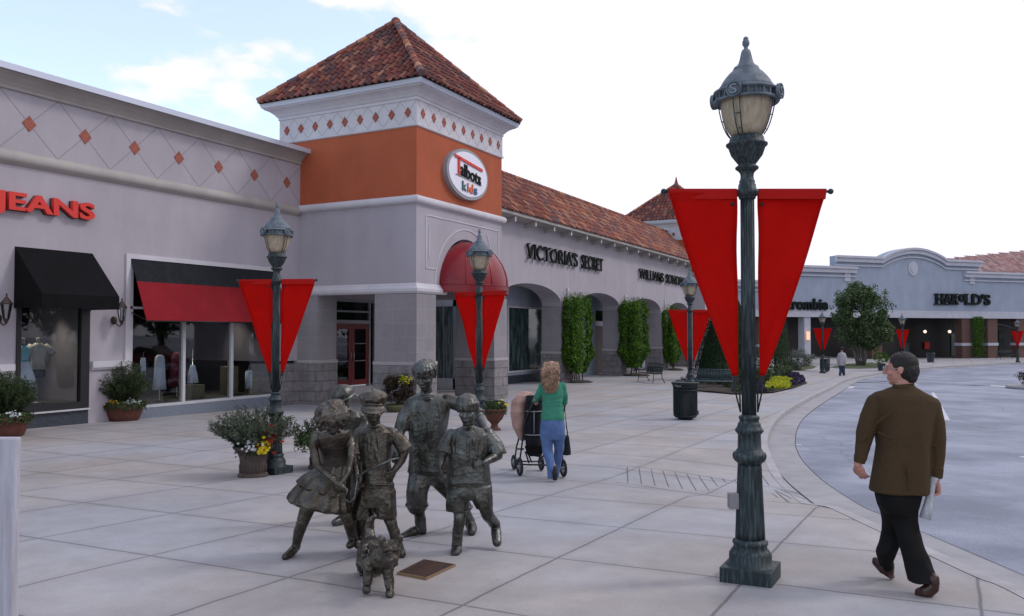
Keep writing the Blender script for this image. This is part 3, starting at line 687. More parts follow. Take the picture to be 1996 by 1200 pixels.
def plinthbox(px0, px1, pyt, X, label, sz=.45):
    a, b = onx(px0, 700, X), onx(px1, 700, X); zt = onx((px0+px1)/2, pyt, X).z
    o = MB().box(X-sz, X, a.y, b.y, fl, zt).build('display_box', M['crate_tan'], bevel=.006)
    tag(o, label, 'display box', 'boxes in the long shop window'); return a, b, zt
a_, b_, zt = plinthbox(374, 400, 750, -18.75, 'low tan display box carrying a tiny white dress')
simple_dress((a_.y+b_.y)/2-.03, -18.95, zt, .28, 'tiny white child dress standing on the low tan display box', M['cloth_white'], .09, .19, 1)
plinthbox(448, 465, 714, -18.95, 'tall tan display box behind the right mullion of the long window', .4)
plinthbox(496, 520, 740, -18.75, 'short tan display box at the right end of the long window', .4)
def trousers(px, py0, py1, X, wd, label, mt):
    a, b = onx(px, py0, X), onx(px, py1, X); h = a.z-b.z
    t = empty('display_trousers', (X, a.y, b.z), label=label, cat='displayed garment', group='clothes on stands in the shop windows')
    m = MB()
    for s in (-1, 1): m.tube([(X, a.y+s*wd*.18, a.z-.05), (X, a.y+s*wd*.24, a.z-h*.5), (X+.01, a.y+s*wd*.28, b.z)], [wd*.27, wd*.24, wd*.2], 12)
    m.add(*[(lambda q: (q.v, q.f))(ringstack([(-.12, wd*.46, wd*.28), (0, wd*.40, wd*.24)], (X, a.y, a.z)))][0], True)
    m.build('trousers', mt, t); MB().tube([(X, a.y, a.z), (X, a.y, a.z+.12), (X+.05, a.y, a.z+.16)], .006, 6).build('hanger_hook', M['chrome'], t)
trousers(279, 697, 731, -18.7, .16, 'small white trousers hanging high at the left end of the long window', M['cloth_white'])
trousers(485, 722, 757, -18.7, .26, 'white cropped trousers hanging near the right end of the long window', M['cloth_white'])

# track lights inside the shop windows (lit in the photo) and their lamps
M['spot_lens'] = glow_mat('lit_spot', (1, .86, .68), 6)
for y, z, x in ((11.5, 3.1, -19.6), (12.3, 3.1, -19.6), (14.6, 3.4, -19.9), (15.9, 3.4, -20.2), (17.2, 3.4, -19.9), (18.4, 3.4, -20.2)):
    m = MB(); m.tube([(x, y, z+.2), (x, y, z+.05)], .035, 10); m.build('track_light', M['black_frame'], store)
    MB().ball((x, y, z+.035), (.03, .03, .015), 10, 6).build('lens', M['spot_lens'], store)
    l = bpy.data.lights.new('track_light_beam', 'SPOT'); l.energy = 150; l.spot_size = R(56); l.spot_blend = .6; l.color = (1, .86, .70); l.shadow_soft_size = .06
    o = bpy.data.objects.new('track_light_beam', l); C.objects.link(o); o.location = (x, y, z-.02); o.rotation_euler = (Vector((x, y, z))-Vector((x+.75, y-.1, .5))).to_track_quat('Z', 'Y').to_euler()
# ================================================================== ROOF TILES
def tile_field(mb, O, A, U, L, Hs, wd=.25, course=.38, inside=None, seg=4, lift=.05, rr=.5, jit=.012):
    """barrel tiles: O eave corner, A unit along eave, U unit up the slope, L length, Hs slope height"""
    O, A, U = Vector(O), Vector(A), Vector(U); Nn = A.cross(U).normalized()
    if Nn.z < 0: Nn = -Nn
    nx = int(L/wd); ny = int(Hs/course)+1
    for j in range(ny):
        s0 = j*course
        for i in range(nx):
            a = (i+.5)*wd
            if inside and not inside(a, s0+course*.3): continue
            r = wd*.5*rr*1.04; top = min(s0+course*1.12, Hs)
            jx = random.uniform(-jit, jit); js = random.uniform(-jit, jit)
            vs = []
            for s, dn in ((s0+js, lift), (top+js, lift*.35)):
                for k in range(seg+1):
                    t = math.pi*k/seg
                    q = O+A*(a+jx-r*math.cos(t)*(1.0 if s == s0+js else .86))+U*s+Nn*(dn+r*.85*math.sin(t)); vs.append(q)
            n = seg+1; fs = [(k, k+1, n+k+1, n+k) for k in range(seg)]
            vs += [O+A*(a+jx-r*math.cos(math.pi*k/seg)*.72)+U*(s0+js)+Nn*(lift-.02+r*.6*math.sin(math.pi*k/seg)) for k in range(seg+1)]
            fs += [(2*n+k, 2*n+k+1, k+1, k) for k in range(seg)]
            mb.add(vs, fs, False)
            # pan tile between barrels
            p = a+wd*.5
            if not inside or inside(p, s0+course*.3):
                q0 = O+A*(p-wd*.27)+U*(s0+js); q1 = O+A*(p+wd*.27)+U*(s0+js); q2 = O+A*(p+wd*.24)+U*(top+js); q3 = O+A*(p-wd*.24)+U*(top+js)
                mb.add([q0+Nn*lift*.9, (q0+q1)/2+Nn*lift*.35, q1+Nn*lift*.9, q2+Nn*.02, (q2+q3)/2, q3+Nn*.02], [(0, 1, 4, 5), (1, 2, 3, 4)], False)
def hip_caps(mb, a, b, r=.11, step=.36):
    a, b = Vector(a), Vector(b); n = max(1, int((b-a).length/step)); d = (b-a).normalized()
    for i in range(n):
        p = a.lerp(b, i/n); q = a.lerp(b, (i+1.12)/n)
        mb.tube([p, q], r*1.05, 8, False, r1=r*.86)
def pyramid_roof(parent, x0, x1, y0, y1, z, apex_z, mt=None, tip=False):
    """hipped square roof with its eave rectangle and apex height"""
    cx, cy = (x0+x1)/2, (y0+y1)/2; ap = Vector((cx, cy, apex_z))
    c = [Vector((x0, y0, z)), Vector((x1, y0, z)), Vector((x1, y1, z)), Vector((x0, y1, z))]
    mb = MB()
    for i in range(4): mb.add([c[i], c[(i+1) % 4], ap], [(0, 1, 2)])
    mb.add(c, [(3, 2, 1, 0)]); roof = mb.build('roof', M['tile_under'], parent)
    t = MB()
    for i in range(4):
        A = (c[(i+1) % 4]-c[i]); L = A.length; A.normalize(); mid = (c[i]+c[(i+1) % 4])/2; U = ap-mid; Hs = U.length; U.normalize()
        tile_field(t, c[i]-U*.06, A, U, L, Hs, inside=lambda a, s: s < Hs-.1 and (L/2)*s/Hs+.02 < a < L-(L/2)*s/Hs-.02, lift=.05)
    t.build('roof_tiles', mt or M['tile'], roof)
    h = MB()
    for q in c: hip_caps(h, q+Vector((0, 0, .07)), ap+Vector((0, 0, .06)))
    h.ball(ap+Vector((0, 0, .04)), .17)
    if tip: h.lathe([(.45, -.5), (.22, -.1), (.10, .25), (.05, .5), (.02, .62)], ap, 12)
    h.build('hip_tiles', M['tile2'] if mt is None else mt, roof)
    return roof

def cap_band(parent, boxes, z0=.86, z1=.98, o=.04, name='cap_course'):
    mb = MB()
    for x0, x1, y0, y1 in boxes: mb.box(x0-o, x1+o, y0-o, y1+o, z0, z1)
    mb.build(name, M['trim_stone'], parent, bevel=.015)
M['trim_stone'] = mat('cap_stone', (.42, .39, .40), (.36, .33, .34), .85, 6, bump=.2, bscale=30)
M['ceiling'] = mat('soffit_paint', (.36, .32, .27), (.30, .27, .23), .9, 2)

def pier(parent, x0, x1, y0, y1, ztop, zb=-1.):
    MB().box(x0, x1, y0, y1, .97, ztop).build('pier', M['stone'], parent)
    MB().box(x0-.025, x1+.025, y0-.025, y1+.025, zb, .87).build('pier_base', M['rockstone'], parent)
    cap_band(parent, [(x0, x1, y0, y1)], .868, .968)

def tower_top(t, X0, X1, Y0, Y1, zt, zo, zd, zf, ze, za, nd, tip=False):
    """torus zt, orange up to zo, diamond frieze up to zd, cove up to eave ze, apex za"""
    MB().box(X0, X1, Y0, Y1, 3.0 if zf is None else zf, zt).build('wall', M['stucco'], t)
    MB().box(X0, X1, Y0, Y1, zt, zo).build('orange_wall', M['orange'], t)
    MB().box(X0-.02, X1+.02, Y0-.02, Y1+.02, zo, zd).build('frieze', M['trim'], t)
    loop = [(X0, Y0, 0), (X1, Y0, 0), (X1, Y1, 0), (X0, Y1, 0)]   # heading +X at Y0: right = -Y : outwards
    prof = [(0, zt-.20), (.04, zt-.18)]+[(.05+.085*math.sin(a), zt-.07-.11*math.cos(a)) for a in [math.pi*i/8 for i in range(1, 8)]]+[(.04, zt+.05), (0, zt+.06)]
    MB().sweep(prof, loop, close=True).build('band', M['trim'], t)
    MB().sweep([(.0, zo-.04), (.05, zo-.02), (.055, zo+.03), (.02, zo+.05), (.0, zo+.05)], loop, close=True).build('bead', M['trim'], t)
    h = ze-zd
    MB().sweep([(-.02, zd), (.05, zd), (.05, zd+.17*h), (.08, zd+.2*h), (.13, zd+.34*h), (.22, zd+.5*h), (.33, zd+.62*h), (.37, zd+.64*h), (.37, zd+.72*h), (-.02, zd+.72*h)], loop, close=True).build('cornice', M['trim'], t)
    MB().sweep([(-.2, zd+.721*h), (.42, zd+.721*h), (.46, ze-.03), (.46, ze), (-.2, ze)], loop, close=True).build('gutter', M['gutter'], t)
    S_ = X1-X0; pit = S_/nd
    diamonds(t, (X0+pit/2, Y0-.02, 0), (1, 0, 0), nd, pit, zo+.05, zd-.02, (0, -1, 0), (.125, .165))
    diamonds(t, (X1+.02, Y0+pit/2, 0), (0, 1, 0), nd, (Y1-Y0)/nd, zo+.05, zd-.02, (1, 0, 0), (.125, .165))
    pyramid_roof(t, X0-.50, X1+.50, Y0-.50, Y1+.50, ze+.02, za, tip=tip)

# ================================================================== CORNER TOWER
TX0, TX1, TY0, TY1 = -19.05, -13.75, 20.0, 25.2
tower = empty('corner_tower', (-16.4, 20, G(-16.4, 20)), label='near corner tower with orange band, tile roof, white oval sign and red dome awning', cat='tower building')
tower_top(tower, TX0, TX1, TY0, TY1, 5.80, 7.92, 8.66, 5.0, 9.15, 12.25, 9)
# lower storey walls with the arched opening in the +X face (centre yc, radius r)
yc, ar, zs = 22.85, 1.58, 3.24
lw = MB(); lw.box(TX0, TX1-.5, TY0, TY0+.5, 3.0, 5.0)
lw.box(TX0, TX0+.5, TY0+.5, TY1, 3.0, 5.0); lw.box(TX0+.5, TX1-.5, TY1-.4, TY1, 3.0, 5.0)
arc = [(TX1-.5, yc-ar*math.cos(a), zs+ar*math.sin(a)) for a in [math.pi*i/20 for i in range(21)]]
poly = [(TX1-.5, TY0, 3.0), (TX1-.5, arc[0][1], 3.0)]+arc+[(TX1-.5, arc[-1][1], 3.0), (TX1-.5, TY1, 3.0), (TX1-.5, TY1, 5.0), (TX1-.5, TY0, 5.0)]
lw.prism(poly, (.5, 0, 0))
lw.build('lower_wall', M['stucco'], tower)
mb = MB(); mb.quad((TX0+.5, TY0+.5, 3.3), (TX1-.5, TY0+.5, 3.3), (TX1-.5, TY1-.4, 3.3), (TX0+.5, TY1-.4, 3.3)); mb.build('ceiling', M['ceiling'], tower)
bp_ = [(0, 2.98), (.09, 2.98), (.13, 3.04), (.13, 3.12), (.06, 3.20), (.03, 3.26), (0, 3.28)]
MB().sweep(bp_, [(-18.2, TY0, 0), (TX1, TY0, 0), (TX1, 21.5, 0)]).build('belt_course', M['trim'], tower)
MB().sweep(bp_, [(TX1, 24.66, 0), (TX1, TY1+.02, 0)]).build('belt_course', M['trim'], tower)
pier(tower, -15.19, -13.68, 19.93, 20.95, 3.0); pier(tower, -15.2, -13.68, 24.55, 25.45, 3.0); pier(tower, -18.28, -17.4, 19.93, 20.85, 3.0)
# raised lines round the arch
mb = MB()
def gl_(pts, wd=.035):
    for a, b in zip(pts, pts[1:]): strip(mb, (TX1, *a), (TX1, *b), (1, 0, 0), wd, .02)
R2 = 1.86; gl_([(yc-R2*math.cos(a), zs+.03+R2*math.sin(a)) for a in [math.pi*i/24 for i in range(25)]])
gl_([(yc-2.35, 3.75), (yc-2.35, 5.33), (yc+2.1, 5.33), (yc+2.1, 3.75)]); gl_([(yc-2.35, 3.75), (yc-1.82, 3.75)]); gl_([(yc-2.17, 4.05), (yc-2.17, 5.05)]); gl_([(yc+1.3, 5.15), (yc+1.7, 4.35)])
mb.build('arch_moulding', M['trim'], tower)
# quarter-dome awning with gores and valance
dm = MB(); seg_a, seg_b = 20, 10; rows = []
dr, dh, dp = 1.60, 1.42, 1.25; dzb = 3.30
vs = []; fs = []
for i in range(seg_b+1):
    ph = math.pi/2*i/seg_b
    for k in range(seg_a+1):
        th = math.pi*k/seg_a
        vs.append((TX1+.02+dp*math.sin(th)*math.cos(ph), yc-dr*math.cos(th)*math.cos(ph), dzb+dh*math.sin(ph)))
for i in range(seg_b):
    for k in range(seg_a): fs.append((i*(seg_a+1)+k, i*(seg_a+1)+k+1, (i+1)*(seg_a+1)+k+1, (i+1)*(seg_a+1)+k))
dm.add(vs, fs, True)
n0 = len(vs); v2 = [(x, y, z-.24) for x, y, z in vs[:seg_a+1]]
dm.add(vs[:seg_a+1]+v2, [(k, k+1, seg_a+2+k, seg_a+1+k) for k in range(seg_a)], True)
dome = dm.build('dome_awning', M['dome_red'], tower)
mb = MB()
for k in (0, 4, 8, 12, 16, 20):
    th = math.pi*k/20; mb.tube([(TX1+.02+dp*1.004*math.sin(th)*math.cos(ph), yc-dr*1.004*math.cos(th)*math.cos(ph), dzb+dh*1.004*math.sin(ph)) for ph in [math.pi/2*i/10 for i in range(11)]], .012, 6)
mb.tube([(TX1+.02+dp*math.sin(math.pi*k/20)*1.005, yc-dr*math.cos(math.pi*k/20)*1.005, dzb) for k in range(21)], .012, 6)
mb.tube([(TX1+.02+dp*math.sin(math.pi*k/20)*1.005, yc-dr*math.cos(math.pi*k/20)*1.005, dzb-.24) for k in range(21)], .012, 6)
mb.build('awning_rib', M['dome_red'], dome)
# oval sign
oc = Vector((TX1, 22.68, 6.88)); ra, rb = 1.28, .80
def oval(mb, a, b, x0, x1, n=48):
    mb.prism([(x0, oc.y-a*math.cos(2*math.pi*i/n), oc.z+b*math.sin(2*math.pi*i/n)) for i in range(n)], (x1-x0, 0, 0))
mb = MB(); oval(mb, ra, rb, TX1, TX1+.16); sg = mb.build('oval_sign', M['grey_frame'], tower)
mb = MB(); oval(mb, ra-.10, rb-.09, TX1+.161, TX1+.175); mb.build('sign_face', M['sign_white'], sg)
xs_ = TX1+.178
mb = MB(); mb.obox((xs_+.02, oc.y-.02, oc.z+.37), (.012, 0, 0), (0, .86, -.10), (0, .005, .045)); mb.obox((xs_+.02, oc.y-.62, oc.z+.16), (.012, 0, 0), (0, .055, 0), (0, .0, .27)); mb.build('sign_pencil', M['letter_red'], sg)
text_mesh('albots', 'sign_letters', M['letter_black'], sg, (xs_, oc.y-.55, oc.z-.10), Vector((0, 1, -.12)).normalized(), (0, 0, 1), 1.30, .42, .03, offset=.02)
mb = MB(); mb.obox((xs_+.01, oc.y, oc.z-.17), (.008, 0, 0), (0, .80, -.06), (0, 0, .014)); mb.build('sign_rule', M['grey_frame'], sg)
for ch, dy, mt, ww in (('k', -.42, 'letter_green', .26), ('i', -.10, 'letter_orange', .07), ('d', .03, 'letter_orange', .22), ('s', .31, 'letter_blue', .20)):
    text_mesh(ch, 'sign_letter', M[mt], sg, (xs_, oc.y+dy, oc.z-.56-.05*(dy+.4)), (0, 1, 0), (0, 0, 1), ww, .30 if ch != 's' else .22, .03, offset=.02)
# inside of the corner lobby: back wall with double doors
XB = -19.0
mb = MB(); mb.box(XB-.2, XB, 20.9, 22.55, -1, 3.3); mb.box(XB-.2, XB, 24.95, 28.6, -1, 3.3); mb.box(XB-.2, XB, 22.55, 24.95, 3.0, 3.3); mb.box(XB-.2, XB, 22.55, 24.95, -1, -.12)
mb.build('lobby_wall', M['stucco'], tower)
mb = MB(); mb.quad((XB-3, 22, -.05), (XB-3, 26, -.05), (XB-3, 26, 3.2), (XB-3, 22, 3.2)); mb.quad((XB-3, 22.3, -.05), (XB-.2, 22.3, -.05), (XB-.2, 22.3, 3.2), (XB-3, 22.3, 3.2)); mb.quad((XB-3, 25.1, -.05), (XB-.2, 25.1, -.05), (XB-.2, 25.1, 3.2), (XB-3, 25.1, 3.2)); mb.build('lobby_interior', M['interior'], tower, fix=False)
fr = MB()
for q in ((22.55, 22.62, -.12, 3.0), (24.58, 24.66, -.12, 3.0), (24.89, 24.95, -.12, 3.0)): fr.box(XB-.12, XB+.03, *q)
for q in ((22.62, 24.58, 2.15, 2.28), (22.62, 24.89, 2.93, 3.0), (22.62, 24.58, 2.56, 2.62)): fr.box(XB-.12, XB+.025, *q)
fr = fr.build('door_frame', M['grey_frame'], tower)
mb = MB(); mb.box(XB-.06, XB-.05, 22.62, 24.58, 2.28, 2.93); mb.box(XB-.06, XB-.05, 24.66, 24.89, -.05, 2.93); mb.build('transom_pane', M['glass_dark'], fr)
for k, (a, b) in enumerate(((22.62, 23.6), (23.6, 24.58))):
    d = MB(); a += .006; b -= .006
    d.box(XB-.06, XB, a, a+.16, -.05, 2.14); d.box(XB-.06, XB, b-.16, b, -.05, 2.14); d.box(XB-.06, XB, a+.16, b-.16, -.05, .14); d.box(XB-.06, XB, a+.16, b-.16, 1.96, 2.14)
    dd = d.build('door', M['door_red'], tower); MB().box(XB-.035, XB-.03, a+.16, b-.16, .14, 1.96).build('pane', M['glass_dark'], dd)
    m = MB()
    for z in (.80, 1.42): m.box(XB-.028, XB-.008, a+.16, b-.16, z, z+.025)
    m.build('glazing_bar', M['grey_frame'], dd)
    hy = b-.08 if k == 0 else a+.08
    MB().tube([(XB, hy, .82), (XB+.05, hy, .84), (XB+.05, hy, 1.12), (XB, hy, 1.14)], .011).build('handle', M['chrome'], dd)
# side window seen through the arch
mb = MB(); mb.box(-19.0, -17.6, 28.6, 28.8, -1, -.02); mb.box(-19.0, -17.6, 28.6, 28.8, 2.9, 4.2); mb.build('lobby_wall', M['trim'], tower)
f2 = MB()
for q in ((-19.0, -18.93), (-18.32, -18.28), (-17.66, -17.6)): f2.box(*q, 28.6, 28.74, -.02, 2.9)
f2 = f2.build('window', M['grey_frame'], tower); MB().box(-18.93, -17.66, 28.66, 28.67, -.02, 2.9).build('pane', mat('lobby_window_glass', (.05, .075, .075), (.26, .33, .33), .08, 2, stretch=(5, 5, .5), mixpos=(.42, .7)), f2)  # reflected streaks are painted into the opaque pane colour
M['streak_panel'] = mat('window_streak_panel', (.05, .085, .08), (.22, .29, .28), .9, 3, stretch=(9, 9, .5), mixpos=(.42, .7))  # added panel behind the glass; pale reflection streaks are painted into its colour
MB().box(-18.9, -17.7, 29.1, 29.14, -.02, 2.9).build('window_back_panel', M['streak_panel'], tower)

# ================================================================== ARCADE
XA, XT_ = -15.8, -16.75
arcade = empty('arcade_building', (XA, 40, G(XA, 40)), label='long lilac shop arcade with four round arches, tile roof and dark VICTORIA\'S SECRET letters', cat='shop building')
AR = [(25.33, 27.95, 3.06, 3.7), (28.65, 34.62, 3.08, 3.93), (36.75, 42.24, 3.12, 3.86), (44.0, 49.39, 3.10, 3.85), (51.0, 55.54, 3.15, 3.82)]
ytop = 6.45
pts = [(25.25, 3.06)]
def arch_pts(a, b, zs, zc, n=18):
    return [((a+b)/2-(b-a)/2*math.cos(math.pi*i/n), zs+(zc-zs)*math.sin(math.pi*i/n)**.92) for i in range(n+1)]
for a, b, zs, zc in AR: pts += ([(a, -1.)] if a > 26 else [])+arch_pts(a, b, zs, zc)+[(b, -1.)]
pts += [(56.4, -1.), (56.4, ytop), (25.25, ytop)]
MB().prism([(XT_, y, z) for y, z in pts], (XA-XT_, 0, 0)).build('wall', M['stucco'], arcade)
mb = MB()
for a, b, zs, zc in AR:
    P = arch_pts(a, b, zs, zc); Q = arch_pts(a-.15, b+.15, zs, zc+.16)
    P = [(P[0][0], P[0][1]-.0)]+P[1:]; 
    for i in range(len(P)-1):
        c = [(XA, *P[i]), (XA, *P[i+1]), (XA, *Q[i+1]), (XA, *Q[i])]; mb.prism(c, (.025, 0, 0))
mb.build('arch_moulding', M['stucco'], arcade)
ends = [25.25]+[v for a in AR for v in a[:2]]+[56.4]
for i in range(2, len(ends), 2): pier(arcade, XT_-.02, XA+.03, ends[i]-.02, ends[i+1]+.02, 3.06)
MB().box(-17.6, XT_, 25.3, 56.4, 3.95, 4.05).build('ceiling', M['ceiling'], arcade)
# back wall of the walkway with shop fronts
XS = -17.6
wl = MB(); gaps = [(32.8, 37.2, .02, 3.05), (43.25, 44.75, -1, 3.1), (46.6, 48.6, .1, 3.0), (50.5, 55.0, .1, 3.0)]
y = 28.6
for a, b, z0, z1 in gaps: wl.box(XS-.25, XS, y, a, -1, 3.95); wl.box(XS-.25, XS, a, b, z1, 3.95); wl.box(XS-.25, XS, a, b, -1, z0) if z0 > -1 else None; y = b
wl.box(XS-.25, XS, y, 56.4, -1, 3.95); wl.build('shopfront_wall', M['stucco_grey'], arcade)
for a, b, z0, z1 in (gaps[0], gaps[2], gaps[3]):
    f = MB(); 
    for yy in (a, b-.08): f.box(XS-.12, XS+.04, yy, yy+.08, z0, z1)
    f.box(XS-.12, XS+.04, a+.08, b-.08, z0, z0+.08); f.box(XS-.12, XS+.04, a+.08, b-.08, z1-.08, z1)
    f = f.build('window', M['white_frame'], arcade); MB().box(XS-.06, XS-.05, a+.08, b-.08, z0+.08, z1-.08).build('pane', M['glass_tint'], f)
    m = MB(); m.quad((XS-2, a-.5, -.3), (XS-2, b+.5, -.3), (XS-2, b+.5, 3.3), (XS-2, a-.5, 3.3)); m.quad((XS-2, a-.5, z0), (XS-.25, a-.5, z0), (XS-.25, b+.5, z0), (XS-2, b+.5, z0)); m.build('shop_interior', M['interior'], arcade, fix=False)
    if a < 40: MB().box(XS-1.2, XS-1.16, a+.6, b-.3, .1, 2.6).build('window_back_panel', M['streak_panel'], arcade); MB().box(XS-1.1, XS-1.05, a+1.7, a+2.5, .9, 1.9).build('poster', mat('dark_red_poster', (.12, .03, .02), (.05, .03, .02), .8, 3), arcade)
MB().box(XS, XS+.03, 32.0, 38, -1, -.1).build('granite_plinth', M['granite_dark'], arcade)
d = MB(); d.box(XS-.1, XS-.02, 43.3, 44.7, -.5, 2.22); d = d.build('door', mat('brown_door', (.05, .035, .028), rough=.5), arcade)
MB().box(XS-.05, XS+.02, 43.25, 44.75, 2.23, 2.5).build('door_frame', M['white_frame'], arcade)
MB().box(XS-.06, XS-.05, 43.3, 44.7, 2.5, 3.1).build('transom_pane', M['glass_dark'], arcade)
# roof, gutter, rafter ends
roof = MB(); ex, ez, rx, rz = -15.22, 6.66, -17.6, 8.93
roof.prism([(ex, 25.2, ez), (rx, 25.2, rz), (rx-2.4, 25.2, ez), (rx-2.4, 25.2, ez-.1), (ex, 25.2, ez-.08)], (0, 56.42-25.2, 0))
roof = roof.build('roof', M['tile_under'], arcade)
t = MB(); U = Vector((rx-ex, 0, rz-ez)); Hs = U.length; U.normalize()
tile_field(t, (ex+.05, 25.25, ez-.05), (0, 1, 0), U, 56.4-25.25, Hs, wd=.235, course=.40)
t.build('roof_tiles', M['tile2'], roof)
h = MB(); hip_caps(h, (rx, 25.3, rz+.02), (rx, 56.4, rz+.02), .12, .4); h.build('ridge_tiles', M['tile2'], roof)
MB().sweep([(0, 6.42), (.05, 6.42), (.58, 6.50), (.60, 6.50), (.60, 6.62), (0, 6.62)], [(XA, 25.25, 0), (XA, 56.4, 0)]).build('gutter', M['cornice'], arcade)
for i in range(16):
    yy = 29.2-1.85+1.84*i
    if yy > 56: break
    MB().prism([(XA, yy-.045, 6.22), (XA, yy-.045, 6.44), (XA+.50, yy-.045, 6.48), (XA+.50, yy-.045, 6.30)], (0, .09, 0)).build('rafter_end', M['cornice'], arcade); MB().box(XA+.501, XA+.515, yy-.055, yy+.055, 6.28, 6.475).build('rafter_cap', M['trim'], arcade)
M['serif'] = M['letter_black']
def sign_word(word, y0, y1, z0, z1, parent, x=XA+.12):
    text_mesh(word, 'sign_letters', M['letter_black'], parent, (x-.06, y0, z0), (0, 1, 0), (0, 0, 1), y1-y0, z1-z0, .07, offset=.006)
sign_word("VICTORIA'S", 31.0, 36.35, 4.96, 5.60, arcade); sign_word("SECRET", 36.85, 39.6, 4.96, 5.60, arcade)
sign_word("WILLIAMS", 45.2, 49.75, 4.96, 5.52, arcade); sign_word("SONOMA", 50.25, 54.6, 4.96, 5.52, arcade)
# slab serifs top and bottom of the main stems
mb = MB()
for y0, y1, n, z0, z1 in ((31.0, 36.35, 10, 4.96, 5.60), (36.85, 39.6, 6, 4.96, 5.60), (45.2, 49.75, 8, 4.96, 5.52), (50.25, 54.6, 6, 4.96, 5.52)):
    for i in range(n):
        yy = y0+(y1-y0)*(i+.25)/n
        for z in (z0, z1-.03): mb.box(XA+.07, XA+.17, yy-.10, yy+.10, z, z+.03)
mb.build('letter_serifs', M['letter_black'], arcade)
for yy in (35.35, 43.1, 50.2):
    mb = MB(); mb.box(XA, XA+.06, yy-.10, yy+.10, 3.78, 3.93); mb.box(XA, XA+.06, yy-.10, yy+.10, 3.52, 3.70); mb.box(XA, XA+.03, yy-.03, yy+.03, 3.70, 3.78)
    mb.build('wall_plate', M['white_frame'], arcade)
mb = MB()
for yy in (35.7, 43.2, 50.3): strip(mb, (XA, yy, 4.0), (XA, yy, 6.1), (1, 0, 0), .012, .003)
mb.build('stucco_joint', M['joint'], arcade)

# ================================================================== SECOND TOWER
tower2 = empty('far_tower', (-17.6, 59, G(-17.6, 59)), label='second pyramid roofed tower rising behind the end of the arcade roof', cat='tower building')
tower_top(tower2, -20.5, -14.9, 56.45, 62.0, 6.0, 8.35, 9.1, -1, 9.75, 12.7, 9, tip=True)

# ================================================================== FAR SHOP BUILDING
fu = Vector((.672, .7405, 0)); fn = Vector((.7405, -.672, 0))     # along the facade; outwards (towards the road)
d0 = 84.; a_, b_, c_ = ray(1735, 700); FO = Vector((a_*d0, b_*d0, 0))
def fpt(px, py, back=0.):
    """facade coordinates (s, z) of a sight line on the far front, set back by `back`"""
    a, b, c = ray(px, py); D = Vector((a, b, 0)); t = ((FO-fn*back).dot(fn))/D.dot(fn); p = D*t-FO; return p.dot(fu), EZ+c*t
def FP(s, z, o=0.): p = FO+fu*s+fn*o; return (p.x, p.y, z)
far = empty('department_shops', FP(0, G(FO.x, FO.y)), math.atan2(fu.y, fu.x), label='long grey shop building across the street with curved gable, HAROLD\'S letters and dark open shopfronts', cat='shop building')
sL, sR = fpt(1375, 600)[0], fpt(1996, 600)[0]+26
zb = 3.42
def fpoly(mb, pts, o0, o1): mb.prism([FP(s, z, o0) for s, z in pts], fn*(o1-o0))
cap_l = [fpt(1540, 544), fpt(1562, 517), fpt(1630, 517), fpt(1630, 497), fpt(1720, 499)]
def zz(px, py): return fpt(px, py)[1]
s_ = lambda px: fpt(px, 600)[0]
z1, z2, z3, z4 = zz(1450, 545), zz(1600, 518), zz(1670, 499), zz(1950, 531)
pk = zz(1781, 483); 
gab = [(s_(1720)+(s_(1843)-s_(1720))*i/16, z3+(pk-z3)*math.sin(math.pi*i/16)**.8) for i in range(17)]
outl = [(sL, zb), (sL, z1), (s_(1545), z1), (s_(1545), z2), (s_(1632), z2), (s_(1632), z3)]+gab+[(s_(1909), z3), (s_(1909), z4), (sR, z4), (sR, zb)]
mb = MB(); fpoly(mb, outl, -1., 0.); mb.build('wall', M['stucco_grey'], far)
mb = MB()
def corn(p0, p1, o=.0):
    (s0, za), (s1, zb_) = p0, p1
    d = Vector((s1-s0, zb_-za)); 
    for dz, th, pr in ((-.22, .22, .42), (-.62, .40, .26), (-1.02, .12, .16)):
        fpoly(mb, [(s0, za+dz), (s1, zb_+dz), (s1, zb_+dz+th), (s0, za+dz+th)], 0.0, pr)
corn((sL, z1), (s_(1545), z1)); corn((s_(1540), z2), (s_(1668), z2)); corn((s_(1629), z3), gab[0])
for a, b in zip(gab, gab[1:]): corn(a, b)
corn(gab[-1], (s_(1912), z3)); corn((s_(1879), z4), (sR, z4))
mb.build('cornice', M['far_trim'] if 'far_trim' in M else M.setdefault('far_trim', mat('far_trim_paint', (.50, .50, .56), (.45, .45, .5), .8, 2)), far)
mb = MB(); fpoly(mb, [(sL, zb-.02), (sR, zb-.02), (sR, zb+.55), (sL, zb+.55)], 0, .12); fpoly(mb, [(sL, zb+.56), (sR, zb+.56), (sR, zb+.72), (sL, zb+.72)], 0, .05); mb.build('belt_course', M['far_trim'], far)
# round vent plaque
c = fpt(1779, 523); mb = MB(); fpoly(mb, [(c[0]+.62*math.cos(2*math.pi*i/28), c[1]+.74*math.sin(2*math.pi*i/28)) for i in range(28)], 0, .08)
fpoly(mb, [(c[0]+.35*math.cos(2*math.pi*i/28), c[1]+.42*math.sin(2*math.pi*i/28)) for i in range(28)], .081, .13); mb.build('round_plaque', M['far_trim'], far)
for px, py in ((1651, 540), (1894, 546)):
    mb = MB(); c = fpt(px, py); fpoly(mb, [(c[0]-.35, c[1]-.4), (c[0]+.35, c[1]-.4), (c[0]+.35, c[1]+.4), (c[0]-.35, c[1]+.4)], 0, .1)
    mb.build('small_plaque', M['far_trim'], far)
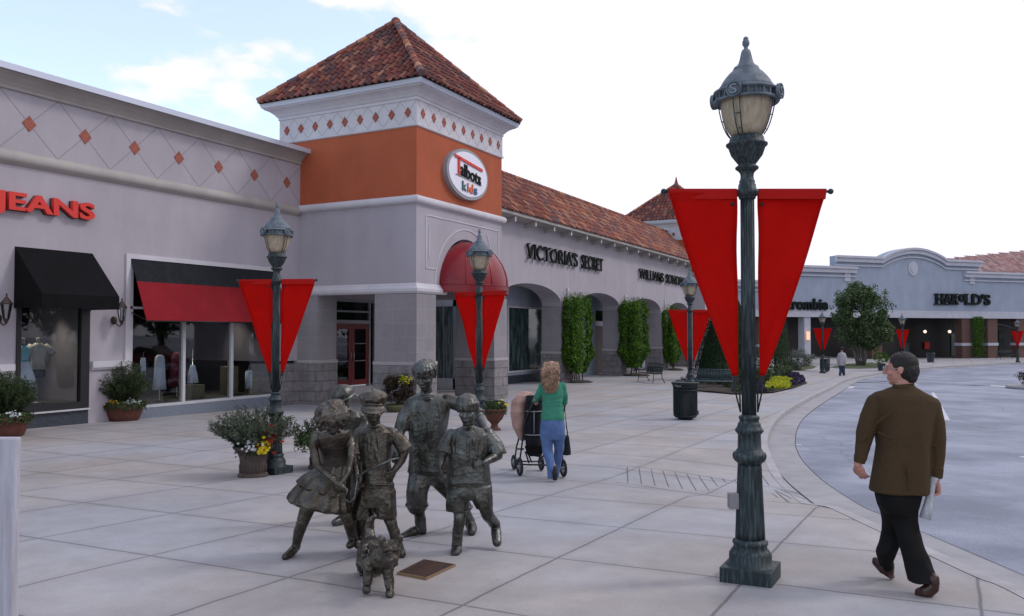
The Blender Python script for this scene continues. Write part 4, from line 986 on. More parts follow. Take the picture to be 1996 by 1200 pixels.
# recessed dark shopfronts, floor, soffit, piers
gz0 = -1.4
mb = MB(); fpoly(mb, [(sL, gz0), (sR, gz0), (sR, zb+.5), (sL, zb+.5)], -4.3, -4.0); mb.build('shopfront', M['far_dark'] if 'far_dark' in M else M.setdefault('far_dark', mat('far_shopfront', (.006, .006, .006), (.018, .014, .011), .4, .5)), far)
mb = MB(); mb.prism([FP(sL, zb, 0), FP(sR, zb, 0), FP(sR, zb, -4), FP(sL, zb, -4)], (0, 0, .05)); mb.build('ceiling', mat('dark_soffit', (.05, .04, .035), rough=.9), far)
def fpier(x0, x1, mt, z=zb, bands=True):
    a, b = s_(x0), s_(x1); m = MB(); fpoly(m, [(a, gz0), (b, gz0), (b, z), (a, z)], -.95, -.03); o = m.build('pier', mt, far)
    if bands:
        m = MB(); zz_ = .5; fpoly(m, [(a-.06, zz_), (b+.06, zz_), (b+.06, zz_+.3), (a-.06, zz_+.3)], -1.0, .03); m.build('pier_band', M['far_trim'], far)
fpier(1875, 1892, M['brick']); fpier(1925, 1944, M['brick']); fpier(1699, 1719, M['brick'], .55, False); fpier(1568, 1580, M['far_trim'], zb, False); fpier(1985, 2003, M['brick']); fpier(1480, 1495, M['brick'])
for s in (sR-18, sR-9): fpier(1996+60, 1996+80, M['brick']) if s == sR-18 else None
# shop windows
if 'far_glass' not in M: M['far_glass'] = mat('far_window', (.05, .075, .075), (.10, .13, .12), .1, 1.2)
for x0, x1, y0, y1 in ((1855, 1872, 650, 693), (1758, 1772, 668, 690), (1948, 1956, 645, 690), (1500, 1535, 625, 690)):
    mb = MB(); a, b = fpt(x0, y1, 3.9), fpt(x1, y0, 3.9); fpoly(mb, [(a[0], a[1]), (b[0], a[1]), (b[0], b[1]), (a[0], b[1])], -3.99, -3.9); mb.build('window', M['far_glass'], far)
mb = MB()
for x0, x1, y0, y1, in ((1647, 1659, 660, 699),):
    a, b = fpt(x0+40, y1, 2), fpt(x1+40, y0, 2); fpoly(mb, [(a[0], a[1]), (b[0], a[1]), (b[0], b[1]), (a[0], b[1])], -2.1, -2.0)
mb.build('door', M['white_frame'], far)
mb = MB()
for x0, x1, y0, y1 in ((1803, 1812, 666, 680), (1793+13, 1797+13, 666, 672)):
    a, b = fpt(x0, y1, 3.8), fpt(x1, y0, 3.8); fpoly(mb, [(a[0], a[1]), (b[0], a[1]), (b[0], b[1]), (a[0], b[1])], -3.89, -3.8)
mb.build('poster', M['letter_red'], far)
M['globe'] = glow_mat('lit_globe', (1, .78, .66), 1.1)
for px in (1728, 1803, 1851, 1935):
    c = fpt(px, 646, 1.6); p = FP(c[0], c[1], -1.6); g = MB(); g.ball(p, .17, 14, 8); g.build('globe_lamp', M['globe'], far)
    mb = MB(); mb.tube([(p[0], p[1], p[2]+.16), (p[0], p[1], zb)], .02, 6); mb.build('lamp_stem', M['black_frame'], far)
c = fpt(1575, 653, -.1); p = FP(c[0], c[1], .12); MB().box(p[0]-.15, p[0]+.15, p[1]-.15, p[1]+.15, p[2]-.45, p[2]+.35).build('wall_light', glow_mat('amber_light', (1, .55, .35), .8), far, bevel=.05)
# curved tie-rod over the right bay
a, b = fpt(1912, 640), fpt(1985, 640); MB().tube([FP(a[0]+(b[0]-a[0])*i/10, a[1]-.1+.55*math.sin(math.pi*i/10), -.3) for i in range(11)], .05, 6).build('arched_rod', M['blue_green_metal'], far)
# letters
def farword(word, x0, x1, y0, y1, off=.03, h=.2, **k):
    a, b = fpt(x0, y1), fpt(x1, y0); text_mesh(word, 'sign_letters', M['letter_black'], far, FP(a[0], a[1], .04), fu, (0, 0, 1), b[0]-a[0], b[1]-a[1], h, offset=off, **k)
farword('HAR', 1822, 1866, 572.5, 593); farword('o', 1866.5, 1879, 573, 588); farword("LD'S", 1879, 1927.5, 573.5, 594)
mb = MB()
for px in (1823, 1831, 1838.5, 1846.5, 1853.5, 1882, 1897, 1862):
    for py in (573.3, 592.8): c = fpt(px, py); fpoly(mb, [(c[0]-.28, c[1]-.05), (c[0]+.28, c[1]-.05), (c[0]+.28, c[1]+.05), (c[0]-.28, c[1]+.05)], .05, .22)
mb.build('letter_serifs', M['letter_black'], far)
farword('A', 1480, 1496, 582, 602); farword('bercrombie', 1497, 1611, 582, 603)
# tiled roof behind the parapet on the right
zr0 = z4-.7; ang = R(26); ca_, sa_ = math.cos(ang), math.sin(ang)
def roofpt(px, py):
    """(along, up the slope) where a sight line meets the roof plane that starts 2 m behind the parapet"""
    a, b, c = ray(px, py); D = Vector((a, b, c)); n_ = Vector((fn.x*sa_, fn.y*sa_, ca_)); O_ = Vector(FP(0, zr0, -2)); E_ = Vector((0, 0, EZ)); t = (O_-E_).dot(n_)/D.dot(n_); p = E_+D*t-O_
    return p.dot(fu), p.dot(Vector((-fn.x*ca_, -fn.y*ca_, sa_)))
q1, q2 = roofpt(1846, 504), roofpt(1996, 489); sl_ = (q2[1]-q1[1])/(q2[0]-q1[0])
s0_, s1_ = q1[0]-6, q2[0]+14; Oe = Vector(FP(s0_, zr0, -2)); Ue = Vector((-fn.x*ca_, -fn.y*ca_, sa_)); L_ = s1_-s0_
hh = lambda a: q1[1]+sl_*(a+s0_-q1[0])
rf = MB(); q = [Oe, Oe+fu*L_, Oe+fu*L_+Ue*hh(L_), Oe+Ue*hh(0)]; rf.add(q+[p-Vector((0, 0, .3)) for p in q], [(0, 1, 2, 3), (7, 6, 5, 4), (0, 4, 5, 1), (1, 5, 6, 2), (2, 6, 7, 3), (3, 7, 4, 0)])
rf = rf.build('roof', M['tile_under'], far)
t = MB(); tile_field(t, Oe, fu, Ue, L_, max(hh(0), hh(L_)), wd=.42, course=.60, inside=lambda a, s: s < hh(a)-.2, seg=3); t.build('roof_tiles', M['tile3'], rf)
# ================================================================== FOLIAGE HELPERS
def leaf(mb, p, nrm, s, asp=.5, roll=None):
    nrm = Vector(nrm); nrm = nrm.normalized() if nrm.length > 1e-6 else Vector((0, 0, 1))
    a = nrm.orthogonal().normalized(); a.rotate(Quaternion(nrm, random.uniform(0, 6.283) if roll is None else roll)); b = nrm.cross(a)
    p = Vector(p); mb.add([p-a*s*.5, p+b*s*asp*.5+nrm*s*.08, p+a*s*.5, p-b*s*asp*.5+nrm*s*.08], [(0, 1, 2, 3)])
def rvec(): 
    while True:
        v = Vector((random.uniform(-1, 1), random.uniform(-1, 1), random.uniform(-1, 1)))
        if .05 < v.length < 1: return v.normalized()
def crown(mb, c, r, n, size, clumps=40, asp=.55, shell=.55, csize=.3, flat=.0):
    """leaf clumps spread through an ellipsoid"""
    c = Vector(c); cs = []
    for _ in range(clumps):
        d = rvec(); k = random.uniform(shell, 1)**.6
        cs.append((Vector((d.x*r[0]*k, d.y*r[1]*k, d.z*r[2]*k)), random.uniform(.6, 1.25)))
    for i in range(n):
        q, cz = random.choice(cs); d = rvec(); rr = random.random()**.45*csize*cz
        p = q+Vector((d.x*r[0], d.y*r[1], d.z*r[2]))*rr
        leaf(mb, c+p, (d+rvec()*.8+Vector((0, 0, .35))), size*random.uniform(.6, 1.25), asp)
def flower(mb, p, s, up=(0, -.4, 1)):
    p = Vector(p); n = (Vector(up)+rvec()*.5).normalized(); a = n.orthogonal().normalized(); b = n.cross(a)
    P = []
    for k in range(10):
        t = 2*math.pi*k/10; r = s*(.5 if k % 2 else .36); P.append(p+a*r*math.cos(t)+b*r*math.sin(t)+n*s*.08*(k % 2))
    mb.add(P, [tuple(range(10))])
def twigs(lm, sm, c, n, h, spread, leaf_len, asp=.22, per=26, lean=.5, base=.12, cluster=1.):
    c = Vector(c)
    for _ in range(n):
        a = random.uniform(0, 6.283); k = random.random()**.5
        d = Vector((math.cos(a)*k*spread, math.sin(a)*k*spread, h*random.uniform(.55, 1.05)*(1-.35*k*k)))
        p0 = c+Vector((math.cos(a)*k*base, math.sin(a)*k*base, 0)); pts = []
        for i in range(6):
            t = i/5; pts.append(p0+Vector((d.x*t**1.2, d.y*t**1.2, d.z*(t if lean else t)))+rvec()*.012)
        sm.tube(pts, .005, 4, r1=.002)
        for j in range(per):
            t = random.uniform(.22, 1.02); i = min(4, int(t*5)); q = pts[i].lerp(pts[i+1], t*5-i) if t < 1 else pts[5]
            ax = (pts[min(i+1, 5)]-pts[i]).normalized(); side = ax.cross(rvec()).normalized(); dr = (ax*.7+side).normalized()
            s = leaf_len*random.uniform(.6, 1.2); wv = dr.cross(rvec()).normalized()*s*asp*.5
            e_ = q+dr*s; m_ = q+dr*s*.5
            lm.add([q, m_+wv, e_, m_-wv], [(0, 1, 2, 3)])

Z3 = Vector((0, 0, 1)); R_, F_ = Vector((CY, SY, 0)), Vector((-SY, CY, 0))
# ================================================================== STREET LAMPS
LD = 5.95
_b = gnd(1463, 1128); LD = dep(_b); LZ = _b.z
def lz(y): return at(1463, y, LD).z-LZ
def lr(w): return w*LD/F
A6 = [(118, 1058), (118, 1050), (104, 1044), (102, 965), (96, 955), (90, 945), (82, 938), (80, 922), (86, 912), (84, 902), (76, 896), (72, 890)]
shaftprof = [(72, 890), (57, 520)]
B6 = [(57, 519), (62, 512), (72, 505), (80, 492), (82, 478), (78, 464), (66, 458), (62, 448), (57, 444), (55, 372), (60, 368), (68, 358), (69, 350), (62, 343), (58, 333), (55, 326), (55, 318), (48, 314), (46, 300), (50, 296), (50, 284), (40, 278), (35, 275)]
f6 = lambda l: [(lr(w/2.553), lz(700+y/2.553)) for w, y in l]
f5 = lambda l: [(lr(w/3), lz(60+y/3)) for w, y in l]
T5 = [(40, 985), (47, 982), (50, 968), (62, 962), (66, 945), (64, 930), (52, 924), (50, 900), (44, 892), (46, 880), (40, 870), (37, 850), (40, 832), (52, 818), (66, 808), (68, 798), (58, 790), (48, 784), (54, 776), (72, 752), (90, 728), (100, 700), (106, 682), (118, 672), (120, 662), (104, 654), (100, 640), (96, 622), (88, 616)]
GL = [(86, 616), (104, 590), (120, 555), (134, 510), (145, 460), (152, 410), (156, 370)]
CAP = [(150, 352), (160, 345), (162, 338), (150, 322), (138, 300), (120, 275), (98, 250), (80, 235), (76, 226), (70, 214), (54, 205), (44, 190), (37, 168), (32, 145), (28, 125), (22, 112), (13, 106), (11, 96), (16, 88), (21, 78), (20, 60), (14, 52), (16, 44), (9, 36), (2, 32)]
def make_lamp():
    L = empty('street_lamp', (0, 0, 0))
    q = lr(115)*.5*.84
    MB().box(-q, q, -q, q, -.03, .105).build('plinth', M['lamp_iron'], L, bevel=.006)
    z0 = .103; base = f6(A6); base = [(r, max(z, z0+.002*i)) for i, (r, z) in enumerate(base)]
    MB().lathe(base, seg=40).build('base', M['lamp_iron'], L)
    sp = f6(shaftprof); MB().lathe([(sp[0][0], sp[0][1]), (sp[0][0]*.98, sp[0][1]+.05), (sp[1][0]*1.02, sp[1][1]-.03), sp[1]], seg=96, flute=16, famp=.10).build('pedestal', M['lamp_iron'], L)
    MB().lathe(f6(B6), seg=40).build('collar', M['lamp_iron'], L)
    a, b = f6([(35, 276)])[0], f5([(40, 984)])[0]
    MB().lathe([a, b], seg=96, flute=16, famp=.12).build('shaft', M['lamp_iron'], L)
    MB().lathe(f5(T5), seg=36).build('lamp_neck', M['lamp_iron'], L)
    MB().lathe(f5(GL), seg=48, flute=24, famp=.03).build('globe', M['lamp_glass'], L)
    zb0, zb1 = lz(60+425/3), lz(60+352/3); ro = lr(185/3); ri = ro-.022
    m = MB(); m.lathe([(ri-.02, zb0+.012), (ro, zb0), (ro+.006, zb0+.008), (ro+.006, zb0+.02), (ri, zb0+.022), (ri, zb1-.022), (ro+.006, zb1-.02), (ro+.006, zb1-.006), (ro-.004, zb1), (lr(160/3), zb1+.012)], seg=48)
    band = m.build('crown_band', M['lamp_band'], L)
    m = MB()
    for k in range(24):
        t = 2*math.pi*k/24; m.obox(((ri+.008)*math.cos(t), (ri+.008)*math.sin(t), (zb0+zb1)/2), (math.cos(t)*.008, math.sin(t)*.008, 0), (-math.sin(t)*.006, math.cos(t)*.006, 0), (0, 0, (zb1-zb0)/2-.02))
    m.build('band_fret', M['lamp_band'], band)
    MB().lathe(f5(CAP), seg=40).build('cap', M['lamp_band'], L)
    zc = (zb0+zb1)/2+.004
    for k in range(4):
        t = R(-90-8)+math.pi/2*k; u = Vector((math.cos(t), math.sin(t), 0)); s = Vector((-math.sin(t), math.cos(t), 0)); c = u*(ro+.004)+Vector((0, 0, zc))
        m = MB(); rr = .056
        m.prism([c+s*rr*math.cos(2*math.pi*i/24)+Vector((0, 0, rr*math.sin(2*math.pi*i/24))) for i in range(24)], u*.018)
        for i in range(24):
            a1, a2 = 2*math.pi*i/24, 2*math.pi*(i+1)/24
            P = [c+u*.018+s*r_*math.cos(a_)+Vector((0, 0, r_*math.sin(a_))) for a_, r_ in ((a1, rr), (a2, rr), (a2, rr-.009), (a1, rr-.009))]
            m.prism(P, u*.008)
        md = m.build('medallion', M['lamp_band'], L)
        text_mesh('S', 'emblem_letter', M['lamp_pale'], md, c+u*.019-s*.026-Vector((0, 0, .034)), s, (0, 0, 1), .052, .068, .01, offset=.0)
        # cage straps: two ribs with rungs below each medallion
        for sg in (-1, 1):
            m = MB(); pts = []
            for r_, z_ in [(ro-.004, zb0+.01)]+[(r+.016, z) for r, z in reversed(f5(GL))]: pts.append(u*r_+s*sg*.028*(r_/ro)+Vector((0, 0, z_)))
            m.tube(pts, .0045, 5); m.build('cage_rib', M['lamp_iron'], L)
        m = MB()
        for f_ in (.2, .55, .85):
            i = f_*6; r0, z0_ = [(r+.016, z) for r, z in reversed(f5(GL))][int(i)]; m.tube([u*r0-s*.026*(r0/ro)+Vector((0, 0, z0_)), u*r0+s*.026*(r0/ro)+Vector((0, 0, z0_))], .0035, 5)
        m.build('cage_rung', M['lamp_iron'], L)
    return L
M['lamp_pale'] = mat('emblem_pale', (.20, .23, .26), rough=.6)
BZ0, BZ1, BZ2 = lz(376), lz(737), lz(803)
def make_banners():
    Bn = []
    for s in (-1, 1):
        m = MB(); m.tube([(s*.05, 0, BZ0+.012), (s*.588, 0, BZ0+.012)], .011, 8); m.ball((s*.608, 0, BZ0+.012), .021, 12, 8)
        Bn.append(('banner_arm', m, M['lamp_iron'], None))
        m = MB(); m2 = MB(); NV, NU = 26, 8
        def P(u, v, o=0.):
            xi = .078; xo = .078+.470*(1-v)**1.0+.03+.012*math.sin(math.pi*v); x = xi+(xo-xi)*u
            y = .026*math.sin(v*5+s)*(1-v)*(.3+u)+.016*math.sin(u*6+v*11+s*2)*(1-.6*v)*min(1, v*6)+.007*math.sin(u*17-v*14+s)*min(1, v*8)*(1-v)
            return Vector((s*x, y+o, BZ0-(BZ0-BZ1)*v))
        vs = [P(u/NU, v/NV) for v in range(NV+1) for u in range(NU+1)]; vs2 = [p+Vector((0, .004, 0)) for p in vs]; W_ = NU+1; T_ = len(vs)
        fs = []
        for v in range(NV):
            for u in range(NU): q = v*W_+u; fs += [(q, q+1, q+W_+1, q+W_), (T_+q, T_+q+W_, T_+q+W_+1, T_+q+1)]
        for v in range(NV):
            for u in (0, NU): q = v*W_+u; fs.append((q, q+W_, T_+q+W_, T_+q))
        for u in range(NU): fs += [(u, T_+u, T_+u+1, u+1), (NV*W_+u, NV*W_+u+1, T_+NV*W_+u+1, T_+NV*W_+u)]
        m.add(vs+vs2, fs, True)
        # sleeve hem over the arm
        m2.prism([Vector((s*.078, -.0165, BZ0+.030)), Vector((s*.573, -.0165, BZ0+.030)), Vector((s*.565, -.0165, BZ0-.045)), Vector((s*.078, -.0165, BZ0-.045))], (0, .033, 0))
        g = MB(); g.ball(P(.07, .06), (.016, .012, .016), 10, 6)
        e = MB(); e.tube([P(1, v/13) for v in range(14)], .0035, 5); e.tube([P(0, v/13) for v in range(14)], .0035, 5)
        st = MB(); a = P(.5, 1); b = Vector((s*.062, 0, BZ2))
        st.tube([a+Vector((-.012, 0, .02)), a.lerp(b, .45)+Vector((-.016, 0, 0)), b], .006, 6); st.tube([a+Vector((.012, 0, .02)), a.lerp(b, .45)+Vector((.012, 0, 0)), b], .006, 6)
        st.box(a.x-.02, a.x+.02, -.008, .010, BZ1-.03, BZ1+.02)
        Bn.append(('banner', m, M['banner'], [('banner_hem', m2, M['banner_hem']), ('grommet', g, M['black_rubber']), ('banner_edge', e, M['banner_hem'])]))
        Bn.append(('banner_strap', st, M['black_rubber'], None))
    return Bn
proto_lamp = make_lamp(); lamp_bn = make_banners()
ban = empty('banner_set', (0, 0, 0))
bparts = []
for nm, m, mt, sub in lamp_bn:
    o = m.build(nm, mt, None, fix=True); bparts.append(o)
    for q in sub or []: 
        z = q[1].build(q[0], q[2], None); z.parent = o
C_remove = ban; bpy.data.objects.remove(ban)
def add_banners(L, rz):
    for o in bparts:
        c = o.copy(); C.objects.link(c); c.parent = L; c.rotation_euler = (0, 0, rz)
        for k in kids(o): d = k.copy(); C.objects.link(d); d.parent = c
GRP = 'street lamps with red pennants'
lamps = [
 ((1463, 1128), 0., 'large weathered green street lamp in the foreground beside the man in the brown jacket', True),
 ((536, 922), R(25), 'street lamp right behind the rosemary urn, before the red window awning', True),
 ((934, 876), R(40), 'street lamp in front of the red dome awning', True),
 ((1346, 808), R(2), 'street lamp rising right behind the slatted litter bin and bench', True),
 ((1604, 727), R(0), 'small distant street lamp left of the large round tree, above a dark bin', True),
 ((1760, 723), R(48), 'small distant street lamp just right of the round tree', True),
 ((1984, 706), R(40), 'small distant street lamp at the right edge in front of the brick shopfronts', True)]
for (p, rot, lab, bn) in lamps:
    g = gnd(*p); rzc = math.atan2(ray(p[0], 600)[1], ray(p[0], 600)[0])-math.pi/2
    L = copy_tree(proto_lamp, loc=g, rz=0, label=lab); tag(L, cat='street lamp', group=GRP)
    add_banners(L, (YAW if rot < .1 else rzc)-rot)
    if p[0] == 1463:
        m = MB(); m.obox(-R_*.122+Z3*(lz(975)), R_*.034, F_*.03, Z3*.054); m.obox(-R_*.122-F_*.034+Z3*(lz(975)), R_*.036, F_*.004, Z3*.057)
        m.build('outlet_box', mat('outlet_box_paint', (.22, .21, .22), rough=.5), L, world=False, bevel=.006)
def rm_tree(o):
    for k in kids(o): rm_tree(k)
    bpy.data.objects.remove(o)
rm_tree(proto_lamp)
for o in bparts: rm_tree(o)

# ================================================================== BINS
def make_bin(loc, r, h, mt, label, slats=40):
    t = empty('litter_bin', loc, label=label, cat='litter bin', group='litter bins along the pavement'); x, y, z = loc
    m = MB(); m.lathe([(r*.62, 0), (r*.62, .03), (r*.9, .05), (r*.93, .1), (r*.93, h*.86)], loc, 32); m.build('liner', M['black_frame'], t)
    m = MB()
    for k in range(slats):
        a = 2*math.pi*k/slats; u = Vector((math.cos(a), math.sin(a), 0)); s = Vector((-u.y, u.x, 0)); L3 = Vector(loc)
        m.tube([L3+u*r*.80+Vector((0, 0, .05)), L3+u*r*.96+Vector((0, 0, .10)), L3+u*r+Vector((0, 0, .18)), L3+u*r+Vector((0, 0, h*.88)), L3+u*r*1.10+Vector((0, 0, h*.97))], .011, 5)
    o = m.build('slat_cage', mt, t)
    m = MB()
    for zz_, rr in ((.10, .98), (h*.80, 1.0), (h*.97, 1.12), (h, 1.16)): m.tube([(x+r*rr*math.cos(2*math.pi*i/40), y+r*rr*math.sin(2*math.pi*i/40), z+zz_) for i in range(41)], .014, 6)
    m.lathe([(r*.70, h*.99), (r*1.13, h*.985), (r*1.16, h), (r*.72, h*1.01)], loc, 32)
    m.build('rim', mt, t); return t
make_bin(gnd(1336, 817), .29, .92, M['green_metal'], 'round dark green slatted litter bin in front of the lamp and bench')
make_bin(gnd(1608, 724), .30, .95, M['blue_green_metal'], 'distant blue green litter bin standing behind the small lamp by the round tree', 24)

# ================================================================== BENCHES
def make_bench(loc, rz, L_, label, mt):
    """local: faces -Y, length along X"""
    t = empty('metal_bench', loc, rz, label=label, cat='bench', group='metal benches on the plaza')
    h = L_/2
    m = MB(); n = int(L_/.055)
    prof = [(-.25, .43), (-.22, .455), (-.05, .44), (.14, .43), (.19, .46)]
    for i in range(n+1):
        x = -h+L_*i/n; m.tube([(x, y, z) for y, z in prof], .012, 5)
    m.tube([(-h, -.25, .43), (h, -.25, .43)], .016, 6); m.tube([(-h, .17, .44), (h, .17, .44)], .014, 6)
    m.build('seat', mt, t, world=False)
    m = MB()
    for i in range(n+1):
        x = -h+L_*i/n; m.tube([(x, .19, .47), (x, .24, .66), (x, .30, .86)], .012, 5)
    m.tube([(-h, .30, .87), (h, .30, .87)], .018, 6); m.tube([(-h, .20, .50), (h, .20, .50)], .014, 6); m.tube([(-h, .255, .70), (h, .255, .70)], .012, 6)
    m.build('backrest', mt, t, world=False)
    for s in (-1, 1):
        x = s*h
        m = MB(); m.tube([(x, -.28, 0), (x, -.24, .22), (x, -.22, .44), (x, -.24, .60), (x, -.10, .66), (x, .22, .64)], .018, 6); m.build('armrest', mt, t, world=False)
        m = MB(); m.tube([(x, .34, 0), (x, .20, .25), (x, .19, .46), (x, .30, .87)], .018, 6); m.tube([(x, -.23, .42), (x, .19, .42)], .014, 6); m.tube([(x, -.24, .2), (x, .23, .2)], .012, 6); m.build('leg', mt, t, world=False)
    return t
make_bench(gnd(1384, 764), YAW-R(20), 1.75, 'dark slatted metal bench facing the camera behind the lamp with the litter bin', M['blue_green_metal'])
make_bench(gnd(1268, 745), YAW-R(72), 1.5, 'dark metal bench seen from its end between the second and third ivy columns', M['green_metal'])
make_bench(gnd(1962, 700), YAW+R(10), 1.8, 'distant metal bench beside the lamp at the right edge of the photo', M['green_metal'])

# ================================================================== PLANTERS
def pot_shape(kind, loc, parent, mt):
    m = MB()
    if kind == 'urn': prof = [(.205, 0), (.21, .02), (.20, .045), (.175, .06), (.178, .14), (.18, .20), (.185, .26), (.21, .33), (.245, .375), (.275, .40), (.28, .42), (.265, .435), (.24, .43), (.235, .38)]
    elif kind == 'bowl': prof = [(.33, 0), (.36, .03), (.41, .16), (.45, .32), (.475, .345), (.48, .40), (.45, .41), (.44, .36)]
    elif kind == 'foot': prof = [(.14, 0), (.14, .03), (.09, .06), (.07, .12), (.10, .17), (.17, .24), (.22, .34), (.25, .42), (.275, .44), (.275, .47), (.25, .475), (.24, .43)]
    else: prof = [(.26, 0), (.30, .04), (.34, .14), (.34, .20), (.30, .21), (.29, .17)]
    m.lathe(prof, loc, 40, 0); o = m.build('pot', mt, parent)
    if kind in ('urn', 'foot'):
        m = MB(); L3 = Vector(loc); q = (.178, .19, .065, .17) if kind == 'urn' else (.10, .20, .17, .34)
        for k in range(26):
            a = 2*math.pi*k/26; u = Vector((math.cos(a), math.sin(a), 0)); m.tube([L3+u*q[0]+Vector((0, 0, q[2])), L3+u*(q[1] if kind == 'foot' else q[0]+.004)+Vector((0, 0, q[3]))], .009, 5)
        m.build('pot_flutes', mt, o)
    zt = prof[-1][1]; m = MB(); m.lathe([(prof[-1][0], 0), (.01, .02)], (loc[0], loc[1], loc[2]+zt-.03), 24); m.build('soil', M['soil'], parent)
    return loc[2]+zt
R_, F_ = Vector((CY, SY, 0)), Vector((-SY, CY, 0))   # camera right / forward on the ground
GP = 'flower pots in front of the shops'
def planter(p, kind, label, mt, scale=1., sh=None, fl=(), trailing=None):
    g = gnd(*p); t = empty('flower_planter', g, label=label, cat='planter', group=GP)
    zt = pot_shape(kind, g, t, mt); c = Vector((g.x, g.y, zt))
    if sh:
        lm, sm = MB(), MB(); twigs(lm, sm, c, *sh[1:]); lm.build('shrub', sh[0], t, fix=False); sm.build('stems', M['bark'], t, fix=False)
    for name, mt2, cx, cy, cz, rx, rz_, n, s in fl:
        m = MB()
        for _ in range(n):
            q = c+R_*(cx+random.gauss(0, rx*.5))-F_*(cy+random.gauss(0, rx*.35))+Vector((0, 0, cz+random.gauss(0, rz_*.5)))
            flower(m, q, s*random.uniform(.8, 1.2), -F_*.9+Vector((0, 0, .7)))
        m.build(name, mt2, t, fix=False)
    if trailing:
        m = MB(); mt2, n, rad, dz, s = trailing
        for _ in range(n):
            a = random.uniform(0, 6.283); k = random.uniform(.3, 1.0)**.6; q = c+Vector((math.cos(a)*rad*k, math.sin(a)*rad*k, random.uniform(-.02, dz)*(1-.3*k)-.10*max(0, k-.8)*5*random.random()))
            leaf(m, q, Vector((math.cos(a), math.sin(a), .8))+rvec()*.7, s*random.uniform(.6, 1.3))
        m.build('foliage', M['leaf_herb'] if mt2 is None else mt2, t, fix=False)
    return t
planter((493, 928), 'urn', 'fluted brown urn with grey green rosemary and white, yellow and red pansies beside a lamp', M['urn_brown'],
        sh=(M['leaf_rosemary'], 260, .60, .50, .050, .26, 60), fl=(('white_flowers', M['petal_white'], .06, .28, .10, .14, .10, 26, .05), ('yellow_flowers', M['petal_yellow'], .22, .27, .08, .10, .14, 26, .06), ('red_flowers', M['petal_red'], .26, .20, .20, .12, .14, 46, .06), ('tiny_blooms', M['petal_white'], -.05, 0, .32, .35, .22, 60, .014)),
        trailing=(M['leaf_dark'], 900, .26, .16, .05))
planter((628, 912), 'urn', 'planter with trailing green foliage half hidden behind the bronze girl', M['urn_brown'],
        sh=(M['leaf_herb'], 40, .42, .35, .05, .4, 40), trailing=(M['leaf_tree'], 2600, .42, .20, .05))
planter((241, 819), 'bowl', 'terracotta bowl with spiky dark shrub and pansies between the two shop windows', M['terracotta'],
        sh=(M['leaf_herb'], 300, 1.08, .52, .075, .22, 60), fl=(('yellow_flowers', M['petal_yellow'], -.15, .35, .10, .18, .08, 22, .05), ('orange_flowers', M['petal_orange'], -.05, .38, .12, .10, .06, 8, .06), ('white_flowers', M['petal_white'], .32, .25, .10, .22, .08, 30, .045)), trailing=(None, 2600, .52, .16, .07))
planter((8, 850), 'bowl', 'terracotta bowl with dark shrub and white and orange pansies at the left edge', M['terracotta'],
        sh=(M['leaf_herb'], 280, .98, .48, .075, .22, 60), fl=(('yellow_flowers', M['petal_yellow'], .12, .38, .08, .12, .08, 12, .05), ('orange_flowers', M['petal_orange'], 0, .40, .08, .10, .08, 14, .06), ('white_flowers', M['petal_white'], .34, .28, .10, .16, .10, 30, .05)), trailing=(None, 2600, .52, .16, .07))
planter((964, 838), 'foot', 'terracotta urn on a foot with yellow flowers, left of the woman with the stroller', M['terracotta'],
        fl=(('yellow_flowers', M['petal_yellow'], .12, .12, .12, .14, .10, 20, .055), ('orange_flowers', M['petal_orange'], .05, .16, .08, .08, .06, 8, .05), ('white_flowers', M['petal_white'], -.16, .12, .08, .08, .10, 10, .045)), trailing=(None, 1800, .27, .26, .06))
g = gnd(775, 802); t = empty('flower_planter', g, label='low olive pot with a dark maroon bush and yellow blooms beside the stone corner pier', cat='planter', group=GP)
pot_shape('low', g, t, mat('olive_pot', (.10, .10, .035), (.07, .07, .03), .7, 8)); m = MB(); crown(m, (g.x, g.y, g.z+.62), (.46, .46, .42), 5200, .06, 60); m.build('bush', M['leaf_maroon'], t, fix=False)
m = MB()
for _ in range(60): flower(m, Vector(g)+R_*random.gauss(.22, .10)-F_*.35+Vector((0, 0, .92+random.gauss(0, .07))), .07)
m.build('yellow_flowers', M['petal_lime'], t, fix=False)

